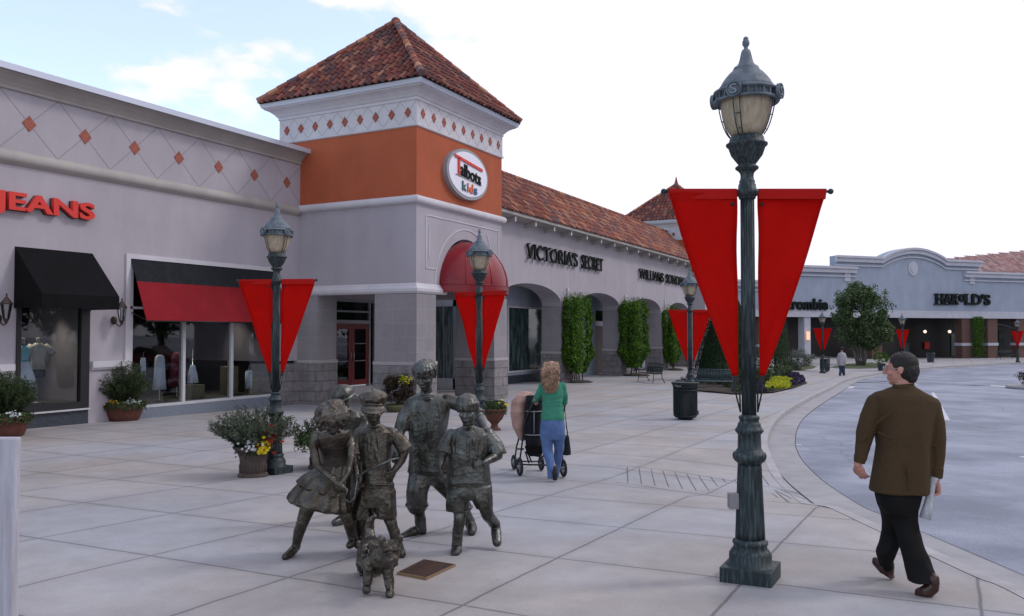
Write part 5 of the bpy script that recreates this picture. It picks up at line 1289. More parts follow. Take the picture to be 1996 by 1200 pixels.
# ================================================================== CLIMBERS ON THE PIERS
def vine(y0, y1, x0, x1, zt, n, label):
    zb = G(-15, (y0+y1)/2); t = empty('ivy_column', ((x0+x1)/2, (y0+y1)/2, zb), label=label, cat='climbing plant', group='green climbers on the arcade piers')
    lm = MB(); sm = MB(); cx, cy = (x0+x1)/2, (y0+y1)/2
    cl_ = [(random.uniform(.5, zt-zb), random.uniform(0, 6.283), random.uniform(-.10, .16)) for _ in range(70)]
    for _ in range(n):
        zc_, ac_, oc_ = random.choice(cl_); z = min(zt-zb+.1, max(.45, random.gauss(zc_, .17))) if random.random() < .5 else random.uniform(.5, zt-zb); taper = 1-.45*cl((1.2-z)/.7)-.12*cl((z-(zt-zb)+.35)/.35)
        wob = 1+.14*noise.noise(Vector((cx, z*1.7, y0)))+.08*noise.noise(Vector((z*4., y0, 3.)))
        f_ = random.random(); dpth = random.random()**2*.25
        hx, hy = (x1-x0)/2*taper*wob, (y1-y0)/2*taper*wob
        # rounded box surface
        a = random.gauss(ac_, .45) if random.random() < .5 else random.uniform(0, 6.283); ca, sa = math.cos(a), math.sin(a)

        px_ = math.copysign(abs(ca)**.45, ca); py_ = math.copysign(abs(sa)**.45, sa)
        nz3 = noise.noise(Vector((px_*2+y0, py_*2, z*2.4)))*.20+oc_
        p = Vector((cx+hx*px_*(1-dpth+nz3), cy+hy*py_*(1-dpth+nz3), zb+z))
        leaf(lm, p, Vector((ca, sa, .25))+rvec()*.75, random.uniform(.07, .15), .55)
    for _ in range(int(n*.03)):   # stray shoots above the top
        p = Vector((random.uniform(x0, x1), random.uniform(y0, y1), zt+random.random()**2*.35)); leaf(lm, p, rvec()+Vector((0, 0, .3)), .09, .35)
    for k in range(5):
        yy = y0+(y1-y0)*(.25+.12*k); pts = [(cx+random.uniform(-.2, .2), yy, zb-.05)]
        for j in range(5): pts.append((cx+random.uniform(-.15, .15), yy+random.uniform(-.15, .15), zb+.35*(j+1)))
        sm.tube(pts, .03, 6, r1=.015)
    lm.build('foliage', M['leaf_vine'], t, fix=False); sm.build('stem', M['bark'], t)
    m = MB()
    m.lathe([(.75, -.04), (.70, .02), (.5, .07), (.1, .10)], (0, 0, 0), 20); m.v = [(cx+.15+v[0]*(x1-x0)*.85, cy+v[1]*(y1-y0)*.62, zb+v[2]) for v in m.v]; m.build('soil_bed', M['soil'], t)
vine(34.55, 36.35, -15.75, -14.9, 3.35, 19000, 'nearest green climber column, on the pier right behind the woman')
vine(42.0, 43.7, -15.75, -14.65, 3.42, 17000, 'middle green climber column, on the pier left of the end-on bench')
vine(49.6, 51.2, -15.75, -14.95, 3.25, 11000, 'farthest green climber column, just left of the lamp with the litter bin')

# ================================================================== TREES AND SHRUBS
def bush(p, r, n, size, mt, label, name='shrub', cat='shrub', zc=None, group=None, clumps=50, trunk=False, shell=.5, d=None, csize=.3):
    g = gnd(*p); t = empty(name, g, label=label, cat=cat, group=group)
    m = MB(); crown(m, (g.x, g.y, g.z+(zc if zc else r[2]*.9)), r, n, size, clumps, shell=shell, csize=csize); m.build('foliage', mt, t, fix=False)
    m = MB()
    for k in range(4):
        a = k*1.6; m.tube([(g.x, g.y, g.z-.1), (g.x+.1*math.cos(a), g.y+.1*math.sin(a), g.z+r[2]*.5), (g.x+r[0]*.5*math.cos(a), g.y+r[1]*.5*math.sin(a), g.z+r[2])], .03, 5, r1=.01)
    m.build('stem', M['bark'], t); return t
# round multi-stemmed tree
g = gnd(1678, 712); t = empty('round_tree', g, label='large round multi-stemmed tree on the grass in front of the far grey building', cat='tree'); D_ = dep(g)
m = MB(); crown(m, (g.x, g.y, g.z+3.95), (2.15, 2.15, 2.3), 15000, .22, 95, .5, .35, .24); crown(m, (g.x+.5, g.y+.2, g.z+2.5), (2.1, 2.1, 1.1), 5500, .2, 40, .5, .5, .28); crown(m, (g.x, g.y, g.z+4.0), (2.6, 2.6, 2.75), 1500, .19, 60, .5, .8, .12)
crown(m, (g.x-.1, g.y, g.z+5.8), (1.0, 1.0, .8), 1600, .19, 22, .5, .4, .35)
m.build('crown', M['leaf_tree'], t, fix=False)
m = MB()
for k in range(7):
    a = k*.9+.3; r1 = random.uniform(.5, 1.3); b0 = Vector((g.x+.25*math.cos(a), g.y+.25*math.sin(a), g.z-.1))
    m.tube([b0, b0+Vector((.2*math.cos(a), .2*math.sin(a), .9)), b0+Vector((r1*.6*math.cos(a), r1*.6*math.sin(a), 2.0)), b0+Vector((r1*1.1*math.cos(a), r1*1.1*math.sin(a), 3.6))], .085, 7, r1=.025)
m.build('trunk', mat('pale_bark', (.20, .17, .15), (.12, .10, .09), .9, 9), t)
# dark conical evergreen
g = gnd(1418, 742); t = empty('conical_evergreen', g, label='dense dark conical evergreen behind the big foreground lamp pennants', cat='tree')
m = MB(); H_ = 4.7
for _ in range(9000):
    z = random.random()*H_*.94; rr = (1-z/H_)**.75*1.5; a = random.uniform(0, 6.283)
    leaf(m, (g.x+rr*math.cos(a), g.y+rr*math.sin(a), g.z+.1+z), Vector((math.cos(a), math.sin(a), .2)), .30, .8)
for _ in range(26000):
    z = random.random()**.8*H_; rr = (1-z/H_)**.75*1.75+.05; a = random.uniform(0, 6.283); k = 1-random.random()**2*.35+.10*noise.noise(Vector((math.cos(a)*2, math.sin(a)*2, z*1.5)))
    leaf(m, (g.x+rr*k*math.cos(a), g.y+rr*k*math.sin(a), g.z+.1+z), Vector((math.cos(a), math.sin(a), .2))+rvec()*.6, random.uniform(.07, .15), .3)
m.build('crown', M['leaf_dark'], t, fix=False); MB().tube([(g.x, g.y, g.z-.1), (g.x, g.y, g.z+4)], .12, 8, r1=.02).build('trunk', M['bark'], t)
g = gnd(1512, 730); t = empty('conical_evergreen', g, label='green evergreen showing between the big lamp\'s right pennant and the silver shrub', cat='tree')
m = MB(); H_ = 4.0
for _ in range(9000):
    z = random.random()**.8*H_; rr = (1-z/H_)**.6*1.0+.05; a = random.uniform(0, 6.283); k = 1-random.random()**2*.35
    leaf(m, (g.x+rr*k*math.cos(a), g.y+rr*k*math.sin(a), g.z+.1+z), Vector((math.cos(a), math.sin(a), .2))+rvec()*.6, random.uniform(.09, .16), .3)
m.build('crown', M['leaf_herb'], t, fix=False); MB().tube([(g.x, g.y, g.z-.1), (g.x, g.y, g.z+3)], .1, 8, r1=.02).build('trunk', M['bark'], t)
bush((1553, 721), (1.2, 1.0, .70), 7500, .085, M['leaf_silver'], 'silvery fine leaved shrub left of the small lamp by the round tree', zc=.66, clumps=90, shell=.3)
bush((1531, 717), (.48, .48, .36), 1300, .09, M['leaf_rust'], 'small rust coloured shrub beside the silvery shrub', zc=.36)
# planting bed
bedp = [(1322, 759), (1350, 752), (1412, 751), (1430, 769), (1450, 769), (1508, 766), (1548, 757), (1574, 747), (1560, 738), (1520, 728), (1440, 726), (1380, 733), (1345, 745)]
P = [gnd(*q) for q in bedp]; bc = sum((Vector(q) for q in P), Vector())/len(P)
bed = sheet('planting_bed', [(q.x, q.y) for q in P], lambda x, y: PZ(x, y)+.05, M['soil'], 1.)
GB = 'low clipped bushes in the planting bed'
bush((1411, 750), (.58, .62, .52), 3600, .06, M['leaf_herb'], 'round dark clipped bush at the right end of the camera-facing bench', group=GB)
bush((1388, 741), (.55, .55, .50), 2600, .06, M['leaf_dark'], 'dark clipped bush right behind the backrest of the camera-facing bench', group=GB)
bush((1338, 755), (.42, .42, .26), 1800, .05, M['leaf_maroon'], 'low brownish bush at the left end of the bed beside the lamp and bin', group=GB)
bush((1432, 756), (.60, .60, .40), 2800, .06, M['leaf_herb'], 'green bush in the bed behind the left pennant tip of the big lamp', group=GB)
bush((1518, 741), (.70, .60, .42), 3000, .07, M['leaf_tree'], 'leafy green bush behind the yellow flowers in the bed', group=GB)
bush((1472, 752), (.7, .6, .35), 3000, .07, M['leaf_herb'], 'green bush in the bed right behind the big lamp post', group=GB)
def cover(name, pts, n, h, size, mt, label, cat, kindstuff=True):
    P = [gnd(*q) for q in pts]; xs = [q.x for q in P]; ys = [q.y for q in P]
    def ins(x, y):
        c = False
        for i in range(len(P)):
            a, b = P[i], P[i-1]
            if (a.y > y) != (b.y > y) and x < (b.x-a.x)*(y-a.y)/(b.y-a.y)+a.x: c = not c
        return c
    m = MB(); k = 0
    while k < n:
        x, y = random.uniform(min(xs), max(xs)), random.uniform(min(ys), max(ys))
        if ins(x, y):
            z = h*(.45+.55*noise.noise(Vector((x*1.3, y*1.3, 5)))) ; leaf(m, (x, y, PZ(x, y)+.06+max(.03, z)*random.random()**.5), rvec()+Vector((0, 0, .9)), size*random.uniform(.6, 1.3), .6); k += 1
    o = m.build(name, mt, fix=False); tag(o, label, cat, kind='stuff'); return o
cover('yellow_ground_flowers', [(1490, 764), (1538, 759), (1556, 748), (1532, 743), (1496, 746)], 5200, .34, .10, M['petal_lime'], 'mass of yellow green blooms in the bed', 'flowers')
cover('purple_ground_leaves', [(1540, 757), (1569, 748), (1558, 739), (1532, 733), (1516, 738), (1550, 745)], 3600, .50, .12, M['leaf_purple'], 'dark purple leafy plants at the right tip of the bed', 'ground cover')
cover('purple_ground_leaves', [(1455, 768), (1492, 767), (1500, 757), (1470, 753)], 2200, .30, .10, M['leaf_purple'], 'purple leafy plants at the foot of the big lamp view', 'ground cover')
cover('mixed_ground_cover', [(1432, 768), (1510, 766), (1500, 735), (1400, 738), (1350, 745), (1335, 756), (1352, 752), (1412, 751)], 9000, .26, .09, M['leaf_herb'], 'mixed low green plants filling the bed', 'ground cover')
# clipped shrub in a pot on the far kerb, dark pot by the far shops
def potshrub(p, r, h, label, ball):
    g = gnd(*p); t = empty('potted_shrub', g, label=label, cat='planter'); m = MB(); m.lathe([(r*.7, 0), (r*.75, .05), (r, h-.06), (r*1.08, h-.05), (r*1.08, h), (r*.9, h)], g, 24); m.build('pot', M['granite_dark'], t)
    m = MB(); crown(m, (g.x, g.y, g.z+h+ball*.75), (ball, ball, ball*.85), 1500, .09, 30); m.build('foliage', M['leaf_vine'] if ball > .2 else M['leaf_herb'], t, fix=False)
potshrub((1718, 722), .28, .5, 'clipped round shrub in a dark pot on the far pavement left of the man\'s head', .48)
potshrub((1814, 706), .36, .85, 'tall dark pot in front of the red poster of the far shops', .12)
# ivy on the far brick pier
c = fpt(1901, 655); p = Vector(FP(c[0], 0, .35)); zb = G(p.x, p.y); t = empty('ivy_column', (p.x, p.y, zb), label='thin climber on the brick pier of the far building under its big letters', cat='climbing plant')
m = MB()
for _ in range(2600):
    z = random.uniform(.2, 4.4); q = p+fu*random.uniform(-.75, .75)*(1-.3*random.random())+fn*random.uniform(-.3, .3); leaf(m, (q.x, q.y, zb+z), rvec(), .16, .5)
m.build('foliage', M['leaf_vine'], t, fix=False); MB().tube([(p.x, p.y, zb-.1), (p.x, p.y, zb+3)], .06, 6).build('stem', M['bark'], t)
# shrub on the kerbed island at the right edge
gI = gnd(2010, 757, off=-.13); mi = MB(); mi.lathe([(1.55, -.02), (1.55, .12), (1.42, .14), (.1, .15)], (gI.x+.55, gI.y, RZ(gI.x, gI.y)), 36); struct(mi.build('traffic_island', M['kerb']))
t = empty('shrub', (gI.x+.6, gI.y, RZ(gI.x, gI.y)+.13), label='dark shrub on the round kerbed island cut by the right edge', cat='shrub'); m = MB(); crown(m, (gI.x+.6, gI.y, RZ(gI.x, gI.y)+.50), (1.1, 1.1, .42), 4200, .07, 60); m.build('foliage', M['leaf_maroon'], t, fix=False)

# ================================================================== NEAR POST, PLAQUE
dpost = 2.3; a = at(42, 900, dpost); zt = at(42, 853, dpost).z; g0 = G(a.x, a.y)
a = at(42, 900, dpost+.03); pr = Vector((a.x, a.y, 0))-F_*.03; wv = R_*.21; dv = F_*.03
m = MB(); P = [pr-wv, pr, pr+dv, pr-wv+dv]
vs = []; nz_ = 14
for j in range(nz_+1):
    z = g0-.1+(zt-g0+.1)*j/nz_
    for q in P: vs.append((q.x+random.uniform(-.0015, .0015), q.y+random.uniform(-.0015, .0015), z))
fs = [(3, 2, 1, 0), tuple(nz_*4+k for k in range(4))]
for j in range(nz_):
    for k in range(4): fs.append((j*4+k, j*4+(k+1) % 4, (j+1)*4+(k+1) % 4, (j+1)*4+k))
m.add(vs, fs); o = m.build('wooden_post', M['wood_white'], bevel=.006); tag(o, 'weathered white painted wooden post cut by the left edge in the foreground', 'post')
q = [gnd(*p_) for p_ in [(774, 1119.5), (831, 1130.5), (888, 1103.5), (826, 1093.5)]]
t = empty('memorial_plaque', sum(q, Vector())/4, label='flat brown bronze plaque set on the paving beside the bronze dog', cat='plaque')
m = MB(); m.prism([(p_.x, p_.y, p_.z-.005) for p_ in q], (0, 0, .022)); m.build('plate_edge', mat('plaque_edge', (.30, .20, .12), rough=.45, metal=.5), t)
cc = sum(q, Vector())/4; m = MB(); m.prism([tuple((p_-cc)*.93+cc+Vector((0, 0, .018))) for p_ in q], (0, 0, .002)); m.build('plate_face', mat('plaque_face', (.085, .04, .03), (.055, .028, .022), .55, 60, metal=.3, bump=1.0, bscale=160), t)
m = MB(); u = (q[1]-q[0]).normalized(); v = (q[3]-q[0]).normalized()
for i in range(9):
    w_ = (.16 if i else .09); c = cc+v*(.19-.042*i)*1.0+Vector((0, 0, .021)); m.obox(c, v.cross(Vector((0, 0, 1)))*(w_*.6), v*.004, (0, 0, .0012))
m.build('raised_lines', mat('plaque_lines', (.16, .09, .06), rough=.4, metal=.5), t)
# ================================================================== SCULPTING HELPERS (closed volumes fused into one continuous skin)
class Fig:
    def __init__(s, D): s.D = D; s.m = MB(); s.k = D/F
    def P(s, p): return at(p[0], p[1], s.D+(p[2] if len(p) > 2 else 0.))
    def limb(s, pts, rad, seg=14, flat=False):
        Q = [s.P(p) if not isinstance(p, Vector) else p for p in pts]
        for i, (q, r) in enumerate(zip(Q, rad)):
            if not (flat and i == len(Q)-1): s.m.ball(q, r, seg, 8)
            if i: s.m.tube([Q[i-1], q], [rad[i-1], r], seg)
        return s
    def rows(s, rows, seg=28, pleat=0, amp=0., tilt0=0.):
        """(px, py, depth, halfwidth px, depth radius m[, tilt])"""
        vs = []; fs = []
        for r in rows:
            c = s.P(r[:3]); tl = r[5] if len(r) > 5 else 0.; ax = R_*math.cos(tl)-Vector((0, 0, 1))*math.sin(tl)
            for k in range(seg):
                a = 2*math.pi*k/seg; w_ = 1+(amp*math.cos(pleat*a) if pleat else 0)
                ca, sa = math.cos(a), math.sin(a); ca2, sa2 = math.copysign(abs(ca)**.85, ca), math.copysign(abs(sa)**.85, sa)
                vs.append(c+ax*(r[3]*s.k*ca2*w_)+F_*(r[4]*sa2*w_))
        for i in range(len(rows)-1):
            for k in range(seg): fs.append((i*seg+k, (i+1)*seg+k, (i+1)*seg+(k+1) % seg, i*seg+(k+1) % seg))
        fs += [tuple(range(seg)), tuple((len(rows)-1)*seg+k for k in reversed(range(seg)))]
        s.m.add(vs, fs, True); return s
    def ell(s, c, f, u, r):
        f = f.normalized(); sd = f.cross(u).normalized(); u2 = sd.cross(f).normalized()
        q = Matrix((sd, f, u2)).transposed().to_quaternion(); s.m.ball(c, r, 18, 12, q); return s
    def head(s, p, h, f, u=Vector((0, 0, 1)), ears=True):
        c = s.P(p) if not isinstance(p, Vector) else p; f = f.normalized(); sd = f.cross(u).normalized(); u = sd.cross(f).normalized()
        E_ = lambda a, b, c_, r: s.ell(c+sd*a*h+f*b*h+u*c_*h, f, u, tuple(x*h for x in r))
        E_(0, -.05, .10, (.325, .41, .38)); E_(0, .08, -.14, (.255, .30, .33)); E_(0, .22, -.38, (.13, .13, .10)); E_(0, .10, -.33, (.20, .22, .14))
        for g in (-1, 1):
            E_(g*.15, .245, -.115, (.105, .12, .095)); E_(g*.135, .285, .005, (.055, .05, .040))
            if ears: E_(g*.325, -.04, -.02, (.035, .085, .13))
        s.limb([c+sd*-.18*h+f*.335*h+u*.10*h, c+f*.375*h+u*.085*h, c+sd*.18*h+f*.335*h+u*.10*h], [.042*h, .052*h, .042*h], 10)
        s.limb([c+f*.37*h+u*.05*h, c+f*.455*h-u*.115*h], [.035*h, .058*h], 10)
        for g in (-1, 1): E_(g*.05, .41, -.125, (.04, .05, .03))
        E_(0, .35, -.245, (.11, .05, .022)); E_(0, .345, -.29, (.095, .05, .026))
        return c, sd, f, u
    def hand(s, w_, d, pn, sc=1., curl=.5, thumb=1, spread=.08):
        """w_: wrist, d: towards the fingers, pn: palm normal, thumb: +1/-1 side"""
        d = d.normalized(); sd = d.cross(pn).normalized()*thumb; pn = sd.cross(d).normalized() if (sd.cross(d)).dot(pn) > 0 else d.cross(sd).normalized()
        q = Matrix((sd, d, pn)).transposed().to_quaternion()
        s.m.ball(w_+d*.045*sc, (.040*sc, .054*sc, .017*sc), 16, 10, q); s.m.ball(w_+d*.075*sc, (.041*sc, .02*sc, .014*sc), 14, 8, q)
        s.limb([w_-d*.01*sc, w_+d*.03*sc], [.024*sc, .024*sc], 10)
        for i, (o, ln) in enumerate(((.030, .074), (.010, .083), (-.010, .077), (-.029, .060))):
            p = w_+d*.085*sc+sd*o*sc; dd = (d+sd*o*spread/.03*.6).normalized(); pts = [p]; rr = [.0088*sc]; ang = curl*(1+.12*i)
            for j, fr in enumerate((.45, .31, .24)):
                dd = (dd*math.cos(ang*(.8+.25*j))+pn*math.sin(ang*(.8+.25*j))).normalized(); p = p+dd*ln*fr*sc; pts.append(p); rr.append((.0082-.0009*j)*sc)
            s.limb(pts, rr, 8)
        t0 = w_+d*.022*sc+sd*.026*sc; t1 = t0+(sd*.7+d*.75+pn*.25).normalized()*.038*sc; t2 = t1+(d*.9+sd*.1+pn*.5*curl).normalized()*.030*sc; t3 = t2+(d*.9-sd*.25+pn*.6*curl).normalized()*.024*sc
        s.limb([t0, t1, t2, t3], [.015*sc, .012*sc, .0105*sc, .009*sc], 8); return s
    def build(s, name, mt, parent, voxel=.008, smooth=3, fold=0., ffreq=9., fine=0., fstretch=(1, 1, .45)):
        me = s.m.mesh('tmp', mt); o = bpy.data.objects.new('tmp', me); C.objects.link(o)
        r = o.modifiers.new('r', 'REMESH'); r.mode = 'VOXEL'; r.voxel_size = voxel; r.use_smooth_shade = True
        if smooth: q = o.modifiers.new('s', 'SMOOTH'); q.factor = .5; q.iterations = smooth
        bpy.context.view_layer.update()
        nm = bpy.data.meshes.new_from_object(o.evaluated_get(bpy.context.evaluated_depsgraph_get())); bpy.data.objects.remove(o)
        if fold or fine:
            nn = [v.normal.copy() for v in nm.vertices]
            for v, n_ in zip(nm.vertices, nn):
                p = v.co; d = 0
                if fold:
                    q = Vector((p.x*fstretch[0], p.y*fstretch[1], p.z*fstretch[2]))*ffreq
                    d += fold*(1-2*abs(noise.noise(q+Vector((3.1, 0, 7)))))-fold*.5
                if fine: d += fine*noise.noise(p*45)
                v.co = p+n_*d
        inv = wm(parent).inverted() if parent else Matrix()
        for v in nm.vertices: v.co = inv @ v.co
        nm.polygons.foreach_set('use_smooth', [True]*len(nm.polygons)); nm.materials.clear(); nm.materials.append(mt); nm.name = name; nm.update()
        ob = bpy.data.objects.new(name, nm); C.objects.link(ob); ob.parent = parent; s.m = MB(); return ob
Z = Vector((0, 0, 1))
def statue(p, label, name='child_statue', group='bronze children sculpture group'):
    return empty(name, gnd(*p), label=label, cat='statue', group=group)
def strands(fg, c, sd, f, u, h, n=46, r=.34, top=.40, ln=.36, back=True, th=.028, fwd=.5, seed=1, bangs=True):
    """thick modelled locks of hair sweeping from the crown"""
    rnd = random.Random(seed)
    for i in range(n):
        a = rnd.uniform(0, 6.283); d0 = (sd*math.cos(a)+f*math.sin(a)); low = ln*(1. if math.sin(a) < .3 else .55)
        a2 = a+rnd.uniform(-.25, .25); pts = []
        for t in (0, .35, .7, 1.):
            el = math.radians(80-t*(60+70*low/.36*.5)); rr = r*1.06+rnd.uniform(-.01, .02)
            dd = (sd*math.cos(a+(a2-a)*t)*1.0+f*math.sin(a+(a2-a)*t)*1.22)
            pts.append(c+u*.10*h+dd*rr*h*math.cos(el)+u*(top*h*math.sin(el)))
        fg.limb(pts, [th*h*.8, th*h*1.2, th*h*1.1, th*h*.6], 7)

def creases(g, cx, y0, y1, hw, ry, n, seed, dd=0., r=.011):
    rnd = random.Random(seed)
    for i in range(n):
        u_ = rnd.uniform(-.85, .85); ya = rnd.uniform(y0, y0+(y1-y0)*.5); yb = ya+(y1-ya)*rnd.uniform(.35, .95); dx = rnd.uniform(-.25, .25); pts = []
        for t_ in (0, .33, .66, 1):
            uu = max(-.97, min(.97, u_+dx*t_)); pts.append((cx+hw*uu, ya+(yb-ya)*t_, dd-ry*math.sqrt(1-uu*uu)*.97))
        g.limb(pts, [r*.4, r, r, r*.4], 6)
# ---- tall boy
t = statue((805, 1047), 'tallest bronze boy with thick hair and rolled trousers, arm round a smaller boy')
g = Fig(7.62)
g.rows([(832, 764, 0, 10, .05), (832, 770, 0, 26, .075), (835, 780, 0, 43, .10), (835, 800, 0, 42, .12), (834, 850, 0, 36, .125), (836, 890, 0, 38, .13), (838, 916, 0, 42, .135), (838, 921, 0, 40, .13)])
g.rows([(838, 905, 0, 36, .12), (838, 930, 0, 36, .12), (838, 942, 0, 26, .10)])
g.limb([(803, 785, 0), (790, 812, -.04), (784, 838, -.06)], [.06, .072, .078], flat=True); g.limb([(784, 836, -.06), (770, 872, -.28)], [.042, .03])
g.hand(g.P((769, 874, -.29)), R_*.1-Z-F_*.3, F_*1., .9, .4)
g.limb([(872, 780, 0), (908, 792, -.02), (934, 812, -.12)], [.062, .068, .072], flat=True); g.limb([(934, 812, -.12), (944, 838, -.30)], [.045, .034]); g.hand(g.P((944, 840, -.31)), -Z*.7-F_*.6-R_*.2, -R_, .9, .35)
g.limb([(822, 925, 0), (813, 955, -.10), (812, 983, -.04)], [.115, .098, .098]); g.limb([(855, 925, 0), (886, 958, -.02), (900, 988, .08)], [.115, .10, .095])
for p in ((812, 984, -.04), (900, 988, .08)): q = g.P(p); g.m.tube([q+R_*.092*math.cos(a)+F_*.092*math.sin(a)+Z*random.uniform(-.006, .006) for a in [math.pi*2*i/16 for i in range(17)]], .018, 8)
g.limb([(814, 985, -.04), (820, 1016, 0)], [.056, .044]); g.limb([(819, 1010, 0), (822, 1034, .02)], [.052, .05]); g.limb([(822, 1032, .05), (804, 1037, -.04), (786, 1045, -.12)], [.044, .046, .034])
g.limb([(902, 988, .08), (914, 1012, .12), (918, 1026, .14)], [.056, .048, .05]); g.limb([(919, 1024, .18), (920, 1030, .03), (920, 1037, -.05)], [.044, .046, .036])
g.limb([(831, 755, -.02), (832, 775, 0)], [.056, .062])
hd = g.head((829, 731, -.05), .285, -F_*.85-R_*.22-Z*.30); strands(g, *hd, .285, n=60, th=.045, seed=3)
g.ell(g.P((829, 722, -.01)), hd[2], Z, (.105, .13, .085))
creases(g, 835, 785, 918, 38, .125, 16, 1, r=.015); creases(g, 817, 930, 980, 19, .095, 7, 2); g.m.tube([g.P((838+42*math.cos(a), 919, .135*math.sin(a))) for a in [math.pi*2*i/30 for i in range(31)]], .009, 6)
g.m.tube([g.P((832+13*math.cos(a), 771+7*math.sin(a), -.085*math.sin(a)-.02)) for a in [math.pi*2*i/14 for i in range(15)]], .012, 6)
g.build('figure', M['bronze'], t, .0062, 1, fold=.008, ffreq=4.6, fine=.002)

# ---- front boy on the right
t = statue((890, 1086), 'front right bronze boy with bowl haircut, long shorts and one foot kicked back')
g = Fig(6.9)
g.rows([(913, 830, 0, 11, .05), (914, 836, 0, 27, .075), (916, 845, 0, 40, .10), (916, 866, 0, 40, .115), (914, 905, 0, 40, .125), (913, 938, 0, 44, .13), (913, 943, 0, 43, .125)])
g.rows([(913, 930, 0, 39, .12), (914, 960, 0, 39, .125), (914, 972, 0, 32, .10)])
g.limb([(881, 846, 0), (869, 867, 0), (865, 884, -.03)], [.05, .060, .064], flat=True); g.limb([(865, 882, -.03), (859, 906, -.14)], [.034, .027]); g.hand(g.P((858, 908, -.15)), -Z*1.+R_*.1-F_*.2, R_, .85, .55)
g.limb([(951, 846, 0), (965, 868, 0), (971, 887, -.02)], [.054, .066, .072], flat=True); g.limb([(970, 887, -.02), (943, 902, -.20)], [.040, .028]); g.hand(g.P((942, 902, -.20)), -R_*.9-F_*.2-Z*.1, -Z*.3+F_*.5, .85, 1.25, -1)
g.rows([(895, 945, 0, 23, .11), (892, 970, -.01, 22, .10), (891, 992, -.01, 21.5, .095), (891, 995, -.01, 20.5, .09)], 28, 7, .04); g.rows([(932, 945, 0, 26, .115), (938, 970, -.03, 21, .10), (943, 986, -.04, 17, .085, -.15), (944, 990, -.04, 15.5, .08, -.15)], 28, 7, .04)
g.limb([(897, 990, -.01), (896, 1010, -.03), (892, 1040, .02)], [.055, .050, .040]); g.limb([(893, 1032, .02), (890, 1064, .02)], [.046, .043]); g.limb([(890, 1066, .06), (889, 1073, -.04), (887, 1079, -.13)], [.040, .043, .034])
g.limb([(946, 990, -.04), (950, 1002, -.02), (965, 1020, .16)], [.058, .052, .042]); g.limb([(960, 1014, .12), (966, 1022, .18)], [.047, .046]); g.limb([(967, 1020, .2), (968, 1040, .14), (969, 1056, .08)], [.040, .045, .038])
g.limb([(912, 820, -.02), (913, 836, 0)], [.045, .052])
hd = g.head((911.5, 798, -.04), .258, -F_*.95-R_*.12-Z*.18); strands(g, *hd, .258, n=64, th=.036, ln=.40, seed=5); g.ell(g.P((912, 789, -.01)), hd[2], Z, (.095, .115, .078))
creases(g, 914, 850, 940, 40, .12, 14, 5, r=.013); creases(g, 892, 950, 993, 20, .10, 6, 6); creases(g, 940, 950, 985, 18, .10, 6, 7); g.m.tube([g.P((913+44*math.cos(a), 941, .132*math.sin(a))) for a in [math.pi*2*i/30 for i in range(31)]], .009, 6)
g.m.tube([g.P((913+13*math.cos(a), 836+6*math.sin(a), -.075*math.sin(a)-.01)) for a in [math.pi*2*i/14 for i in range(15)]], .010, 6)
g.build('figure', M['bronze'], t, .0060, 1, fold=.008, ffreq=5, fine=.002)

# ---- boy with the flat cap
t = statue((783, 1088), 'bronze boy in a puffy peaked cap with one hand on his hip')
g = Fig(6.85)
g.rows([(729, 826, 0, 11, .05), (730, 832, 0, 24, .07), (731, 841, 0, 34, .095), (731, 866, 0, 33, .11), (732, 900, 0, 30, .11), (734, 932, 0, 31, .115), (733, 946, 0, 33, .12)])
g.rows([(733, 938, 0, 33, .115), (733, 965, 0, 37, .12), (733, 985, 0, 36, .11)])
g.limb([(759, 842, 0), (780, 860, 0), (791, 877, 0)], [.046, .060, .068], flat=True); g.limb([(790, 876, 0), (782, 898, -.03), (769, 916, -.07)], [.038, .033, .027]); g.hand(g.P((768, 917, -.08)), -Z*.85-R_*.45, -R_*.4+F_*.6, .85, .28, -1)
g.limb([(701, 843, 0), (692, 868, -.02), (690, 886, -.04)], [.046, .058, .060], flat=True); g.limb([(690, 884, -.04), (695, 924, -.15)], [.035, .026]); g.hand(g.P((695.5, 926, -.16)), -Z, R_, .85, 1.2)
g.rows([(716, 955, 0, 19, .10), (709, 985, 0, 20, .10), (707, 1007, 0, 20.5, .10), (707, 1010, 0, 19.5, .095)], 28, 7, .04); g.rows([(750, 955, 0, 20, .10), (751, 985, -.01, 20.5, .10), (752, 1005, -.01, 21, .10), (752, 1008, -.01, 20, .095)], 28, 7, .04)
g.limb([(757, 1003, 0), (763, 1018, -.02), (770, 1044, -.02)], [.052, .048, .038]); g.limb([(769, 1036, -.02), (773, 1056, -.02)], [.045, .044]); g.limb([(774, 1058, .03), (778, 1068, -.08), (783, 1079, -.17)], [.040, .043, .034])
g.limb([(706, 1003, 0), (704, 1030, .04), (703, 1050, .08)], [.052, .046, .038]); g.limb([(703, 1052, .10), (700, 1058, 0), (698, 1062, -.06)], [.040, .042, .034])
g.limb([(729, 815, -.02), (730, 834, 0)], [.045, .052])
fd = -F_*.9+R_*.22-Z*.22; hd = g.head((727, 798, -.04), .245, fd); c, sd, f, u = hd
g.ell(c-f*.04*.245+u*.0, f, u, (.086, .098, .080))
creases(g, 731, 848, 935, 32, .11, 12, 9, r=.013); creases(g, 709, 955, 1005, 20, .10, 6, 10); creases(g, 751, 955, 1005, 20, .10, 6, 11); g.m.tube([g.P((734+33*math.cos(a), 944, .122*math.sin(a))) for a in [math.pi*2*i/30 for i in range(31)]], .009, 6)
g.m.tube([g.P((729+13*math.cos(a), 832+6*math.sin(a), -.075*math.sin(a)-.01)) for a in [math.pi*2*i/14 for i in range(15)]], .011, 6)
